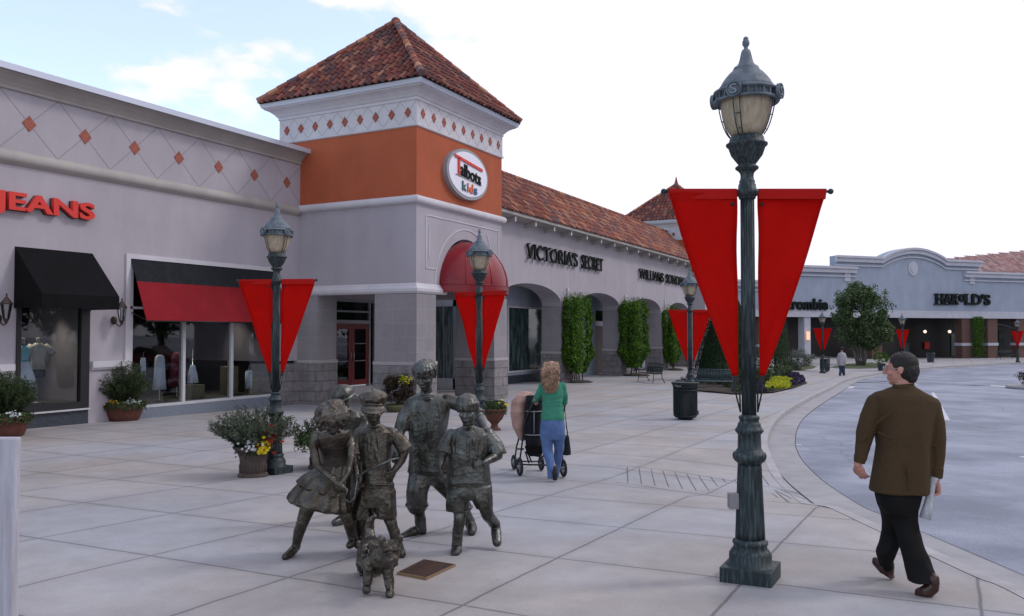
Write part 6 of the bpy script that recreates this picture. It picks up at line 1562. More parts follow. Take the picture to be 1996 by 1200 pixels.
# cap: eight puffed panels, button and peak
cc = c+u*.095-f*.012
for k in range(8):
    a = 2*math.pi*k/8+.2; g.ell(cc+(sd*math.cos(a)+f*math.sin(a))*.058+u*.008, f, u, (.060, .062, .046))
g.ell(cc+u*.03, f, u, (.085, .09, .040)); g.m.ball(cc+u*.072, .012); g.limb([cc+(sd*math.cos(a)*.093+f*math.sin(a)*.105)-u*.028 for a in [2*math.pi*i/20 for i in range(21)]], [.014]*21, 8)
pk = c+u*.055+f*.13+sd*.012-Z*.010; g.ell(pk, (f-u*.12).normalized(), u, (.098, .088, .012)); g.ell(pk-f*.03+u*.008, f, u, (.095, .05, .02))
g.build('figure', M['bronze_warm'], t, .0060, 1, fold=.007, ffreq=5, fine=.002)

# ---- girl
t = statue((567, 1092), 'bronze girl with bushy hair in a two-tiered dress, leaning forward with legs apart')
g = Fig(6.72)
g.rows([(651, 836, -.17, 9, .045), (650, 842, -.16, 28, .075), (650, 852, -.14, 33, .09), (651, 872, -.10, 29, .095), (652, 893, -.04, 26, .095), (652, 908, 0, 27, .10), (652, 914, 0, 28, .10)])
g.rows([(652, 906, 0, 27, .10, 0), (646, 920, 0, 36, .13, .15), (638, 934, 0, 45, .16, .25), (630, 950, 0, 51, .19, .30), (630, 954, 0, 49, .18, .30)], 72, 13, .045)
g.rows([(636, 942, 0, 44, .16, .28), (630, 960, 0, 53, .20, .27), (625, 974, 0, 60, .235, .24), (623, 981, 0, 61, .24, .22), (624, 985, 0, 58, .22, .22)], 72, 15, .04)
g.limb([(606, 972, 0), (600, 990, 0), (590, 1017, -.01), (583, 1036, .01), (577, 1062, .02)], [.075, .062, .050, .046, .034]); g.limb([(578, 1064, .05), (568, 1076, -.04), (556, 1085, -.11)], [.036, .036, .026])
g.limb([(664, 972, .02), (672, 995, .04), (681, 1018, .05), (685, 1034, .09), (687, 1052, .12)], [.07, .06, .050, .046, .034]); g.limb([(688, 1054, .15), (685, 1059, .06), (681, 1063, 0)], [.034, .036, .027])
g.limb([(616, 848, -.15), (610, 870, -.17), (619, 907, -.2), (643, 928, -.26), (660, 944, -.30)], [.038, .034, .029, .025, .020]); g.hand(g.P((661, 945, -.30)), R_*.75-Z*.6, -F_*.4-Z*.4, .8, .8)
g.limb([(680, 846, -.1), (685, 868, -.14), (685, 892, -.18), (678, 922, -.26), (668, 938, -.30)], [.036, .033, .029, .025, .020]); g.hand(g.P((668, 939, -.30)), -R_*.5-Z*.8, F_, .8, .9, -1)
g.limb([(647, 826, -.24), (650, 842, -.17)], [.042, .048])
fd = -F_*.62+R_*.30-Z*.62; hd = g.head((647, 815, -.28), .245, fd, Z+(-F_)*.2, ears=False); c, sd, f, u = hd
rnd = random.Random(11)
for k in range(150):   # bushy curls
    a = rnd.uniform(0, 6.283); e_ = math.asin(rnd.uniform(-.75, 1)); d = sd*math.cos(a)*math.cos(e_)+f*math.sin(a)*math.cos(e_)+u*math.sin(e_)
    if d.dot(f) > .45 and d.dot(u) < .42: continue
    q = c+u*.02+Vector(d)*.108; s2 = d.cross(rvec()).normalized()
    g.limb([q, q+(s2*.6-u*.3)*.03+d*.012, q+(s2*.3-u*.9)*.045+d*.004], [.017, .019, .012], 7)
g.ell(c+u*.025-f*.02, f, u, (.10, .108, .105))
for k in range(9): g.limb([c+u*.12+f*.0+sd*(k-4)*.018, c+u*.112+f*.06+sd*(k-4)*.022, c+u*.078+f*.10+sd*(k-4)*.024+Z*rnd.uniform(-.01, .008)], [.014, .015, .009], 7)
g.limb([c-f*.09+u*.06-sd*.05, c-f*.13+u*.0-sd*.08, c-f*.11-u*.08-sd*.10], [.04, .045, .02], 9)
g.build('figure', M['bronze_warm'], t, .0060, 1, fold=.004, ffreq=6, fine=.002)

# ---- kid behind, cap worn backwards
t = statue((668, 1022), 'bronze child with a backwards baseball cap, mostly hidden behind the girl and the cap boy')
g = Fig(8.1)
g.rows([(676, 796, .0, 10, .05), (678, 801, 0, 24, .08), (678, 812, 0, 30, .105), (677, 850, .02, 27, .12), (676, 890, .05, 28, .13), (676, 920, .08, 31, .14), (676, 940, .08, 26, .12)])
g.limb([(655, 812, 0), (650, 845, 0), (656, 880, -.2)], [.055, .06, .035]); g.limb([(702, 812, 0), (706, 845, 0), (698, 880, -.2)], [.055, .06, .035])
g.hand(g.P((656, 882, -.2)), -Z-F_*.4, R_, .85, .6); g.hand(g.P((698, 882, -.2)), -Z-F_*.4, -R_, .85, .6)
g.limb([(666, 925, .05), (667, 960, 0), (668, 985, 0)], [.1, .095, .09]); g.limb([(688, 925, .05), (692, 960, .1), (694, 985, .15)], [.1, .095, .09])
g.limb([(668, 985, 0), (669, 1008, .03)], [.05, .042]); g.limb([(670, 1010, .05), (662, 1014, -.03), (653, 1018, -.08)], [.042, .044, .034])
g.limb([(694, 985, .15), (695, 1000, .22)], [.05, .042]); g.limb([(695, 1002, .25), (692, 1006, .15), (689, 1008, .08)], [.04, .042, .034])
g.limb([(670, 785, -.02), (676, 800, 0)], [.045, .05])
hd = g.head((667, 777, -.05), .25, -F_*.6-R_*.65-Z*.35); c, sd, f, u = hd
g.ell(c+u*.035-f*.015, f, u, (.098, .118, .098)); g.m.ball(c+u*.135-f*.015, .011)
for k in range(6):
    a = k*math.pi/3; g.limb([c+u*.133-f*.015]+[c+u*(.035+.098*math.sin(e_))-f*.015+(sd*math.cos(a)*.099+f*math.sin(a)*.119)*math.cos(e_) for e_ in (1.2, .8, .4, 0.)], [.006]*5, 6)
for k in range(7):
    a = (k-3)*.24; q = c-f*.10*math.cos(a)+sd*math.sin(a)*.09+u*.0; g.limb([q, q-f*.06-u*.03], [.011, .008], 8)
g.limb([c+(sd*math.cos(a)*.10+f*math.sin(a)*.12)-u*.0-f*.015 for a in [2*math.pi*i/20 for i in range(21)]], [.009]*21, 7)
g.build('figure', M['bronze'], t, .008, 2, fold=.007, ffreq=5, fine=.0012)

# ---- tug rope between the children
t = Fig(6.5)
o = MB(); o.tube([t.P(p) for p in [(778, 893, .05), (765, 895, .0), (740, 906, -.02), (712, 919, -.04), (697, 929, .08), (694, 945, .0), (691, 970, -.05), (682, 979, -.08), (673, 973, -.06), (669, 955, 0), (668, 940, -.02)]], .0085, 8)
tag(o.build('bronze_rope', M['bronze']), 'thin bronze rope looped between the girl\'s hands and the cap boy\'s fist', 'rope')

# ---- dog
t = empty('dog_statue', gnd(737, 1158), label='small shaggy bronze terrier standing in front of the children, facing the camera', cat='statue', group='bronze children sculpture group')
g = Fig(5.62); k_ = g.k
gl = lambda p, r: g.m.ball(g.P(p), r, 16, 10)
g.limb([(741, 1097, .06), (735, 1086, .20), (728, 1074, .36), (723, 1067, .50)], [.078, .088, .088, .082])
g.limb([(742, 1088, .0), (752, 1078, -.03)], [.075, .062])
g.limb([(722, 1098, .04), (718, 1122, .03), (715, 1142, .0)], [.048, .036, .027]); g.limb([(715, 1146, .0), (714, 1150, -.05)], [.029, .026])
g.limb([(754, 1098, .03), (758, 1128, .02), (760, 1152, -.02)], [.048, .034, .027]); g.limb([(760, 1155, -.02), (760, 1158, -.07)], [.029, .026])
g.limb([(712, 1076, .50), (706, 1098, .46), (708, 1112, .58), (705, 1126, .54)], [.062, .046, .030, .026]); g.limb([(705, 1127, .54), (704, 1128, .48)], [.028, .025])
g.limb([(738, 1078, .50), (742, 1098, .46), (742, 1112, .58), (742, 1126, .54)], [.062, .046, .030, .026]); g.limb([(742, 1127, .54), (742, 1128, .48)], [.028, .025])
g.limb([(723, 1048, .58), (720, 1030, .62), (722, 1015, .60), (730, 1006, .56)], [.034, .034, .030, .016])
fd = (-F_*.93+R_*.16-Z*.22).normalized(); c = g.P((761, 1069, -.14)); sd = fd.cross(Z).normalized(); u = sd.cross(fd)
g.ell(c, fd, u, (.066, .066, .058)); g.ell(c+fd*.075-u*.026, fd, u, (.036, .055, .030)); g.m.ball(c+fd*.128-u*.012, .017)
for s in (-1, 1):
    g.limb([c+sd*s*.042+u*.034, c+sd*s*.060+u*.072, c+sd*s*.058+u*.086+fd*.010], [.030, .024, .012], 8); g.limb([c+sd*s*.012+fd*.052+u*.022, c+sd*s*.036+fd*.056+u*.020], [.015, .015], 8)
    g.limb([c+sd*s*.026+fd*.075-u*.035, c+sd*s*.038+fd*.072-u*.075], [.024, .012], 8); g.m.ball(c+sd*s*.022+fd*.054+u*.002, .010)
g.limb([c+fd*.075-u*.050, c+fd*.070-u*.10], [.026, .013], 8); g.limb([c-u*.03, c-u*.10-fd*.03], [.06, .055])
rnd = random.Random(4)
for _ in range(150):   # shaggy tufts hanging off the flanks, chest and legs
    px_ = rnd.uniform(702, 756); dd = rnd.uniform(.1, .55); q = g.P((px_-dd*22+8, rnd.uniform(1055, 1108), dd)); g.limb([q, q-Z*.035+rvec()*.015], [.016, .006], 6)
g.build('figure', M['bronze_warm'], t, .006, 1, fold=.005, ffreq=40, fine=.003, fstretch=(1, 1, .5))
# collar tag and lead
# ================================================================== MAN IN THE BROWN JACKET
M['skin'] = mat('skin', (.50, .25, .19), (.44, .20, .15), .5, 14, spec=.4)
M['hair_dark'] = mat('dark_hair', (.006, .005, .004), (.016, .012, .010), .65, 60, bump=.8, bscale=120, stretch=(1, 1, .2))
M['hair_blond'] = mat('brown_blond_hair', (.12, .065, .038), (.34, .20, .12), .5, 22, bump=.9, bscale=60, stretch=(1, 1, .35), mixpos=(.35, .65))
M['tweed'] = mat('olive_brown_tweed', (.085, .052, .026), (.058, .036, .019), .95, 130, bump=.5, bscale=240, spec=.2)
M['trouser'] = mat('black_trousers', (.006, .0055, .0055), (.009, .008, .008), .85, 8, spec=.2)
M['shoe'] = mat('oxblood_leather', (.055, .016, .012), (.03, .010, .009), .28, 8)
M['paper'] = mat('newsprint', (.50, .50, .52), (.34, .34, .36), .85, 70, stretch=(1, 1, .25))
MD = 5.80; man = empty('person', gnd(1752, 1141), label='man in brown tweed jacket and black trousers walking away with a rolled newspaper', cat='person')
hf = (-R_*.80+F_*.55-Z*.02); hu = Z+R_*.03
g = Fig(MD)
g.rows([(1760, 752, 0, 13, .055), (1762, 764, 0, 32, .08), (1764, 778, 0, 50, .10), (1765, 830, 0, 46, .11), (1762, 880, 0, 42, .11), (1757, 930, 0, 40, .115), (1752, 965, 0, 32, .11), (1752, 985, 0, 24, .09)])
g.limb([(1708, 788, 0), (1686, 840, .02), (1675, 896, .0), (1672, 905, 0)], [.055, .045, .030, .026]); g.limb([(1814, 796, 0), (1825, 860, -.02), (1824, 928, -.04), (1824, 936, -.04)], [.055, .045, .030, .026])
g.limb([(1742, 985, .05), (1738, 1036, .14), (1730, 1096, .17)], [.055, .040, .030]); g.limb([(1764, 985, -.03), (1771, 1045, -.06), (1801, 1124, -.16)], [.058, .042, .034])
g.limb([(1730, 1098, .18), (1732, 1108, .21)], [.030, .030]); g.limb([(1802, 1126, -.17), (1812, 1137, -.20)], [.030, .030])
g.limb([(1761, 738, 0), (1760, 760, 0)], [.062, .066])
hd = g.head((1756, 718.5, 0), .238, hf, hu)
g.hand(g.P((1671.5, 905, 0)), R_*.42-Z*.85+F_*.15, R_*.6+F_*.5, .90, .38, -1, .16)
g.hand(g.P((1824.5, 935, -.04)), -Z*1.0+R_*.05, -R_*.9-F_*.2, 1.0, 1.05, 1)
g.build('body', M['skin'], man, .0042, 2)
c, sd, f, u = hd; h = .238
g.ell(c-f*.075*h+u*.155*h, f, u, (.34*h, .41*h, .355*h)); g.ell(c-f*.20*h-u*.04*h, f, u, (.33*h, .30*h, .36*h)); g.limb([c-f*.30*h-u*.28*h+sd*.1*h, c-f*.30*h-u*.28*h-sd*.1*h], [.13*h, .13*h])
for s in (-1, 1): g.ell(c+sd*s*.27*h-f*.01*h+u*.10*h, f, u, (.085*h, .16*h, .15*h))
rnd = random.Random(8)
g.build('hair', M['hair_dark'], man, .006, 2, fold=.003, ffreq=40, fine=.001, fstretch=(1, 1, .3))
m = MB(); 
for s in (-1, 1):
    q = c+f*.445*h+sd*s*.14*h+u*.01*h; m.tube([q+sd*.075*h*math.cos(a)+u*.06*h*math.sin(a) for a in [2*math.pi*i/16 for i in range(17)]], .0018, 5); m.tube([q+sd*s*.075*h+u*.02*h, c+f*.10*h+sd*s*.335*h+u*.02*h, c-f*.06*h+sd*s*.335*h+u*.01*h], .0016, 5)
m.tube([c+f*.455*h-sd*.065*h+u*.02*h, c+f*.47*h+u*.035*h, c+f*.455*h+sd*.065*h+u*.02*h], .0018, 5)
m.build('glasses', M['chrome'], man)
# jacket
g.rows([(1761, 748, 0, 15, .072), (1762, 755, 0, 20, .082), (1762, 762, 0, 36, .10, .06), (1761, 768, 0, 53, .118, .08), (1761, 777, 0, 63, .128, .09), (1761, 800, 0, 58, .142, .05), (1762, 835, 0, 53, .148), (1761, 870, 0, 50, .146), (1757, 910, 0, 52, .158), (1754, 940, 0, 53.5, .162), (1753.5, 956, 0, 54.5, .160, .03), (1753.5, 958, 0, 53, .155, .03)], 40)
g.limb([(1707, 785, 0), (1696, 815, .01), (1686, 842, .02), (1681, 868, .01), (1677, 890, 0)], [.062, .072, .068, .058, .049]); g.rows([(1677, 888, 0, 14, .052, .2), (1674, 901, 0, 11.5, .044, .2), (1673.5, 903, 0, 10.5, .04, .2)], 20)
g.limb([(1814, 792, 0), (1820, 825, -.01), (1824, 855, -.02), (1825, 885, -.03), (1824, 912, -.04)], [.066, .070, .064, .056, .048]); g.rows([(1824, 910, -.04, 13, .05), (1824, 930, -.04, 11.5, .045), (1824, 932, -.04, 10, .04)], 20)
g.limb([g.P((1761+17*math.cos(a), 750+3.5*math.sin(a)-2*math.cos(a), .072*math.sin(a)*-1)) for a in [2*math.pi*i/18 for i in range(19)]], [.014]*19, 8)
for pts in ([(1738, 800, -.15), (1722, 815, -.13), (1708, 826, -.10)], [(1800, 806, -.13), (1812, 822, -.11), (1818, 832, -.08)], [(1712, 842, -.09), (1728, 850, -.13), (1748, 853, -.16)], [(1690, 848, -.06), (1682, 858, -.06), (1676, 862, -.05)], [(1828, 862, -.07), (1822, 870, -.08), (1816, 872, -.06)], [(1768, 900, -.175), (1772, 930, -.175), (1772, 955, -.17)]):
    g.limb(pts, [.007, .011, .006], 6)
jk = g.build('jacket', M['tweed'], man, .0058, 1, fold=.009, ffreq=4.2, fine=.0008)
# centre back seam and shoulder seam lines
# trousers
g.rows([(1752, 945, 0, 43, .13), (1751, 965, 0, 41, .14), (1751, 985, 0, 36, .13), (1752, 1000, 0, 28, .11)])
g.limb([(1738, 985, .04), (1738, 1018, .11), (1737, 1042, .15)], [.088, .070, .066]); g.rows([(1739, 1035, .15, 19, .075), (1736, 1052, .14, 20, .080, -.3), (1731, 1066, .13, 25, .085, -.55), (1729, 1083, .15, 17, .07, -.5), (1727, 1097, .17, 13, .055, -.5), (1727, 1099, .17, 11, .05, -.5)], 24)
g.limb([(1763, 985, -.02), (1765, 1015, -.02), (1771, 1045, -.05)], [.092, .080, .073]); g.rows([(1771, 1040, -.05, 20, .078, -.2), (1778, 1065, -.08, 20, .08, -.2), (1788, 1095, -.12, 22, .085, -.2), (1797, 1122, -.17, 25, .09, -.12), (1799, 1132, -.19, 25.5, .09, -.1), (1799, 1133.5, -.19, 24, .085, -.1)], 24)
g.build('trousers', M['trouser'], man, .0075, 12, fold=.009, ffreq=7)
g.limb([(1729, 1090, .17), (1731, 1107, .2)], [.040, .037]); g.build('sock', M['trouser'], man, .008, 1); g.limb([(1800, 1118, -.16), (1808, 1132, -.19), (1816, 1139, -.21)], [.042, .040, .038]); g.build('sock', M['trouser'], man, .008, 1)
for pts, up in (([(1733, 1110, .20), (1722, 1103, .23), (1707, 1092, .27)], 0), ([(1820, 1141, -.24), (1805, 1151, -.22), (1791, 1153, -.19)], 1)):
    g.limb(pts, [.036, .038, .026]); q0, q1, q2 = [g.P(p) for p in pts]; dn = -Z*.018
    g.limb([q0+dn, q1+dn, q2+dn*.8], [.034, .040, .027]); g.m.obox(q0+dn*2.1, (q1-q0).normalized()*.030, (q1-q0).normalized().cross(Z).normalized()*.030, (0, 0, .012)); g.limb([q0+Z*.02, q0+Z*.045], [.038, .036])
    g.build('shoe', M['shoe'], man, .006, 2)
# rolled newspaper
a, b = at(1821, 930, MD-.06), at(1803, 1010, MD-.08); d = (b-a).normalized(); m = MB(); mm = a.lerp(b, .3)
m.tube([a, a.lerp(b, .15), mm, a.lerp(b, .7), b], [.028, .020, .022, .030, .038], 14); 
s1 = d.orthogonal().normalized()
for k in range(5): m.tube([b-d*.002, b+d*.004], .034-.007*k, 12)
o = m.build('newspaper', M['paper']); tag(o, 'rolled newspaper held in the right hand of the man in the brown jacket', 'newspaper')

# ================================================================== WOMAN WITH THE STROLLER
M['green_knit'] = mat('green_sweater', (.058, .25, .165), (.046, .21, .138), .95, 8, bump=.4, bscale=160, spec=.2)
M['denim'] = mat('blue_denim', (.065, .12, .27), (.10, .17, .35), .9, 7, bump=.3, bscale=150)
M['black_cloth'] = mat('black_stroller_cloth', (.010, .010, .014), (.016, .016, .02), .9, 9, spec=.25)
M['pink_quilt'] = mat('pink_tan_quilt', (.46, .28, .23), (.38, .22, .18), .9, 9, bump=.6, bscale=14)
WD = 11.25; wo = empty('person', gnd(1080, 932), label='woman with long curly hair, green sweater and blue jeans pushing a stroller', cat='person')
g = Fig(WD)
g.rows([(1076, 738, 0, 8, .05), (1076, 746, 0, 16, .08), (1076, 770, 0, 17, .09), (1076, 800, 0, 17, .09), (1077, 830, 0, 21, .11), (1077, 848, 0, 21, .11)])
g.limb([(1057, 753, 0), (1045, 777, .08), (1043, 780, .34)], [.04, .034, .026]); g.limb([(1097, 753, 0), (1100, 780, .08), (1099, 785, .34)], [.04, .034, .026])
g.hand(g.P((1043, 780, .34)), F_+R_*.2-Z*.15, -Z, .9, .9, 1); g.hand(g.P((1099, 785, .34)), F_-R_*.2-Z*.15, -Z, .9, .9, -1)
g.limb([(1089, 850, .03), (1089, 885, .12), (1083, 922, .22)], [.07, .05, .036]); g.limb([(1066, 850, 0), (1068, 880, 0), (1078, 908, -.08)], [.07, .05, .036])
g.limb([(1083, 924, .24), (1081, 928, .42)], [.034, .028]); g.limb([(1079, 910, -.08), (1082, 932, -.04)], [.034, .028])
g.limb([(1076, 727, 0), (1076, 745, 0)], [.045, .05]); hd = g.head((1075, 719, .02), .225, F_-R_*.12-Z*.05)
g.build('body', M['skin'], wo, .0075, 2)
g.rows([(1076, 742, 0, 8, .055), (1076, 745, 0, 15, .078), (1076, 750, 0, 21, .10), (1077, 762, 0, 21.5, .108), (1077, 780, 0, 20, .105), (1077, 800, 0, 21, .112), (1077, 814, 0, 23.5, .125), (1077, 818, 0, 23, .122)])
g.limb([(1057, 752, 0), (1049, 770, .04), (1044, 779, .12), (1043, 780, .28)], [.050, .048, .043, .036]); g.limb([(1096, 752, 0), (1100, 770, .04), (1101, 783, .10), (1100, 785, .26)], [.050, .048, .043, .036])
g.build('sweater', M['green_knit'], wo, .009, 2, fold=.006, ffreq=12, fstretch=(.5, .5, 1.4))
g.rows([(1077, 812, 0, 21.5, .115), (1077, 830, 0, 24, .135), (1077, 846, 0, 24, .135), (1077, 856, 0, 18, .10)])
g.limb([(1089, 848, .02), (1090, 876, .10), (1086, 902, .16), (1083, 924, .20)], [.092, .066, .054, .056]); g.limb([(1066, 848, 0), (1067, 876, 0), (1072, 900, -.06)], [.092, .072, .062]); g.rows([(1071, 896, -.05, 8.5, .062, -.2), (1075, 912, -.07, 8.5, .065, -.2), (1075, 929, -.03, 8, .07, -.2), (1075, 931, -.03, 7.5, .065, -.2)], 20)
g.build('jeans', M['denim'], wo, .009, 2, fold=.007, ffreq=11)
g.limb([(1081, 912, -.10), (1082, 922, -.11), (1082, 932, -.07)], [.036, .040, .034]); g.build('shoe', M['black_rubber'], wo, .008, 1)
g.limb([(1083, 927, .20), (1082, 928, .40)], [.038, .030]); g.build('shoe', M['black_rubber'], wo, .008, 1)
# curly hair: core mass plus separate wavy locks
g.rows([(1075, 705, .02, 6, .05), (1075, 709, .01, 12, .095), (1075, 717, 0, 15.5, .12), (1075, 728, -.02, 16, .122), (1073, 742, -.05, 15.5, .105), (1073, 755, -.07, 12, .075), (1076, 765, -.08, 8, .05)], 24)
rnd = random.Random(21)
for k in range(110):
    a = rnd.uniform(0, 2*math.pi); x0 = 1075+rnd.uniform(-13, 13); ph = rnd.uniform(0, 6.28); y1 = rnd.uniform(745, 769); bk = -(.10+.05*rnd.random()) if math.sin(a) < .6 else .03
    pts = []
    for i in range(9):
        t_ = i/8; sp_ = 1+.45*math.sin(math.pi*min(1, t_*1.1)); pts.append((x0*(1-t_)+t_*x0+(x0-1075)*.35*math.sin(math.pi*t_)+2.3*math.sin(ph+t_*17)-2*t_, 706+(y1-706)*t_, (bk*min(1, t_*3.2))*(1 if t_ < .8 else .8)+.014*math.cos(ph+t_*17)))
    g.limb(pts, [.009]+[.0115]*6+[.010, .006], 6)
g.build('hair', M['hair_blond'], wo, .0055, 0, fold=.004, ffreq=34, fine=.002)

# stroller
st = empty('baby_stroller', gnd(1045, 915), label='black baby stroller with a pink quilt over the hood, pushed by the woman in green', cat='stroller')
g = Fig(11.7)
g.rows([(1041, 770, .10, 16, .06), (1041, 778, .12, 17, .12), (1040, 830, .25, 17, .20), (1041, 846, .25, 18, .2), (1042, 876, .2, 17, .22), (1042, 887, .2, 14, .18)], 24); g.build('seat_body', M['black_cloth'], st, .012, 2, fold=.01, ffreq=8)
g.rows([(1028, 764, .3, 8, .10), (1022, 769, .35, 14, .22), (1014, 782, .42, 17, .30), (1011, 805, .45, 16, .32), (1012, 830, .45, 13, .28), (1017, 850, .42, 8, .16), (1019, 858, .42, 4, .08)], 26); g.build('quilt', M['pink_quilt'], st, .012, 2, fold=.016, ffreq=6, fstretch=(1, 1, 1))
def PS(px, py, dd=0.): return at(px, py, 11.7+dd)
m = MB(); fr_m = [[(1040, 780, -.12), (1102, 786, -.12)], [(1040, 780, -.12), (1024, 820, .1), (1012, 905, .1)], [(1102, 786, -.12), (1094, 830, .0), (1097, 907, -.05)], [(1014, 845, .3), (1007, 870, .5), (1003, 900, .75)], [(1015, 905, .1), (1097, 907, -.05)], [(1003, 899, .75), (1055, 899, .6)], [(1024, 870, .1), (1036, 900, .3), (1055, 898, .6)], [(1007, 875, .5), (1020, 875, .1)], [(1060, 885, .1), (1055, 898, .6)], [(1024, 880, .05), (1031, 902, .1)]]
for p in fr_m: m.tube([PS(*q) for q in p], .012, 7)
m.build('frame', M['green_metal'], st)
m = MB()
for yy in (800, 846): m.tube([PS(1041+17.5*math.cos(a), yy+2*math.sin(a), .2-.2*math.sin(a)) for a in [2*math.pi*i/24 for i in range(25)]], .007, 6)
m.tube([PS(1041, 800, -.01), PS(1041, 846, .03)], .006, 6); m.build('seam_piping', M['grey_frame'], st)
m = MB(); m.prism([PS(1024, 868, -.05), PS(1058, 868, -.05), PS(1056, 884, 0), PS(1026, 884, 0)], F_*.012); m.build('rear_pocket', M['trouser'], st)
m = MB(); m.tube([PS(1040, 780, -.12), PS(1102, 786, -.12)], .019, 8); m.build('handlebar', M['black_rubber'], st)
for px_, py_, dd, r in ((1013, 905, .08, .13), (1098, 907, -.05, .125), (1002, 900, .72, .11), (1055, 899, .62, .11)):
    c = PS(px_, py_, dd); gz = G(c.x, c.y); c.z = gz+r; ax = (R_*.96+F_*.28).normalized(); u1 = ax.cross(Z).normalized(); u2 = Z
    m = MB(); m.tube([c+u1*(r-.022)*math.cos(a)+u2*(r-.022)*math.sin(a) for a in [2*math.pi*i/28 for i in range(29)]], .022, 8); wl = m.build('wheel', M['black_rubber'], st)
    m = MB(); m.tube([c-ax*.03, c+ax*.03], .022, 10)
    for k in range(5): a = 2*math.pi*k/5; m.tube([c, c+u1*(r-.03)*math.cos(a)+u2*(r-.03)*math.sin(a)], .009, 5)
    m.build('wheel_spokes', M['grey_frame'], wl)
hb = empty('handbag', at(1101, 886, 11.5), label='black handbag hanging from the right side of the stroller handle', cat='handbag'); g = Fig(11.5)
g.rows([(1101, 848, 0, 7, .035), (1101, 852, 0, 8.5, .05), (1102, 880, 0, 11, .07), (1102, 886, 0, 10.5, .065)], 20); g.build('bag_body', M['black_cloth'], hb, .008, 1)
m = MB(); m.tube([at(1095, 850, 11.5), at(1097, 830, 11.5), at(1101, 790, 11.55), at(1104, 830, 11.5), at(1107, 850, 11.5)], .008, 6); m.build('bag_strap', M['black_rubber'], hb)

# ================================================================== DISTANT PEOPLE
M['white_shirt'] = mat('pale_shirt', (.42, .40, .42), (.34, .33, .36), .9, 6); M['navy'] = mat('navy_clothes', (.012, .018, .035), (.008, .01, .02), .9, 6); M['jean2'] = mat('dark_jeans', (.03, .05, .09), rough=.9)
g0 = gnd(1641, 732); pd = dep(g0); pe = empty('person', g0, label='distant man in a pale shirt and dark jeans walking beside the kerb', cat='person'); g = Fig(pd)
g.rows([(1641, 686, 0, 2, .06), (1641, 690, 0, 5, .11), (1641, 705, 0, 5, .12), (1641, 711, 0, 5.2, .12)]); g.limb([(1641, 684, 0), (1641, 690, 0)], [.06, .06]); hd = g.head((1641, 680.5, 0), .25, F_-R_*.2)
g.limb([(1636, 690, 0), (1633, 700, .05), (1634, 709, .1)], [.06, .05, .04]); g.limb([(1646, 690, 0), (1649, 699, -.05), (1647, 706, -.15)], [.06, .05, .04]); g.limb([(1639, 712, 0), (1639, 722, .1), (1637, 730, -.05)], [.1, .07, .05]); g.limb([(1643, 712, 0), (1644, 722, 0), (1645, 730, .15)], [.1, .07, .05])
g.hand(g.P((1634, 709, .1)), -Z, R_, 1., .5); g.hand(g.P((1647, 706, -.15)), -Z-F_*.5, -R_, 1., .5)
g.build('body', M['skin'], pe, .014, 1)
g.rows([(1641, 686.5, 0, 3, .08), (1641, 689, 0, 6, .13), (1641, 700, 0, 6.4, .15), (1641, 712, 0, 6.2, .15)]); g.limb([(1636, 690, 0), (1633.4, 700, .05), (1634, 707, .1)], [.08, .075, .06]); g.limb([(1646, 690, 0), (1649, 699, -.05), (1647.4, 704.5, -.13)], [.08, .075, .06]); g.build('shirt', M['white_shirt'], pe, .016, 1, fold=.01, ffreq=6)
g.rows([(1641, 709, 0, 5.6, .14), (1641, 714, 0, 5.6, .14)]); g.limb([(1639, 713, 0), (1639, 722, .1), (1637.5, 729.5, -.05)], [.12, .09, .08]); g.limb([(1643.5, 713, 0), (1644, 722, 0), (1645, 729, .15)], [.12, .09, .08]); g.build('trousers', M['jean2'], pe, .016, 1)
g.ell(g.P((1641, 679.3, -.02)), F_, Z, (.095, .12, .11)); g.build('hair', M['hair_dark'], pe, .016, 1)
for px_, py_, dd in ((1637, 731, -.05), (1645, 730.5, .12)): g.limb([(px_, py_-1, dd), (px_, py_, dd+.16)], [.05, .045]); g.build('shoe', M['black_rubber'], pe, .014, 1)
g0 = gnd(1163, 727); pd = dep(g0); pe = empty('person', g0, label='person in dark navy clothes bending forward by the arcade shop door behind the climber', cat='person'); g = Fig(pd)
g.rows([(1155, 668, 0, 3, .08), (1157, 671, 0, 6, .12), (1160, 682, 0, 7, .14), (1164, 696, 0, 7, .15)]); g.limb([(1153, 665, -.05), (1156, 671, 0)], [.055, .06]); hd = g.head((1152.3, 662.5, -.1), .25, -R_*.8-Z*.6)
g.limb([(1166, 674, 0), (1172, 682, .1), (1173, 690, -.1)], [.07, .05, .04]); g.limb([(1152, 674, 0), (1154, 684, -.2), (1150, 692, -.3)], [.07, .05, .04]); g.hand(g.P((1173, 690, -.1)), -Z, R_, 1., .5); g.hand(g.P((1150, 692, -.3)), -Z, R_, 1., .5)
g.limb([(1161, 698, 0), (1156, 712, -.1), (1161, 724, .1)], [.11, .08, .055]); g.limb([(1167, 698, 0), (1168, 712, .1), (1170, 724, .2)], [.11, .08, .055]); g.build('body', M['skin'], pe, .014, 1)
g.rows([(1156, 668, 0, 5, .10), (1158, 672, 0, 7.5, .15), (1161, 684, 0, 8, .17), (1165, 698, 0, 7.6, .17)]); g.limb([(1166, 674, 0), (1172, 682, .1), (1173, 689, -.1)], [.09, .08, .06]); g.limb([(1152, 674, 0), (1154, 684, -.2), (1150, 691, -.3)], [.09, .08, .06]); g.build('jacket', M['navy'], pe, .016, 1, fold=.01, ffreq=6)
g.rows([(1164, 693, 0, 7, .15), (1164, 700, 0, 7, .15)]); g.limb([(1161, 699, 0), (1156, 712, -.1), (1160.5, 723, .1)], [.13, .10, .08]); g.limb([(1167, 699, 0), (1168, 712, .1), (1169.5, 723, .2)], [.13, .10, .08]); g.build('trousers', M['navy'], pe, .016, 1)
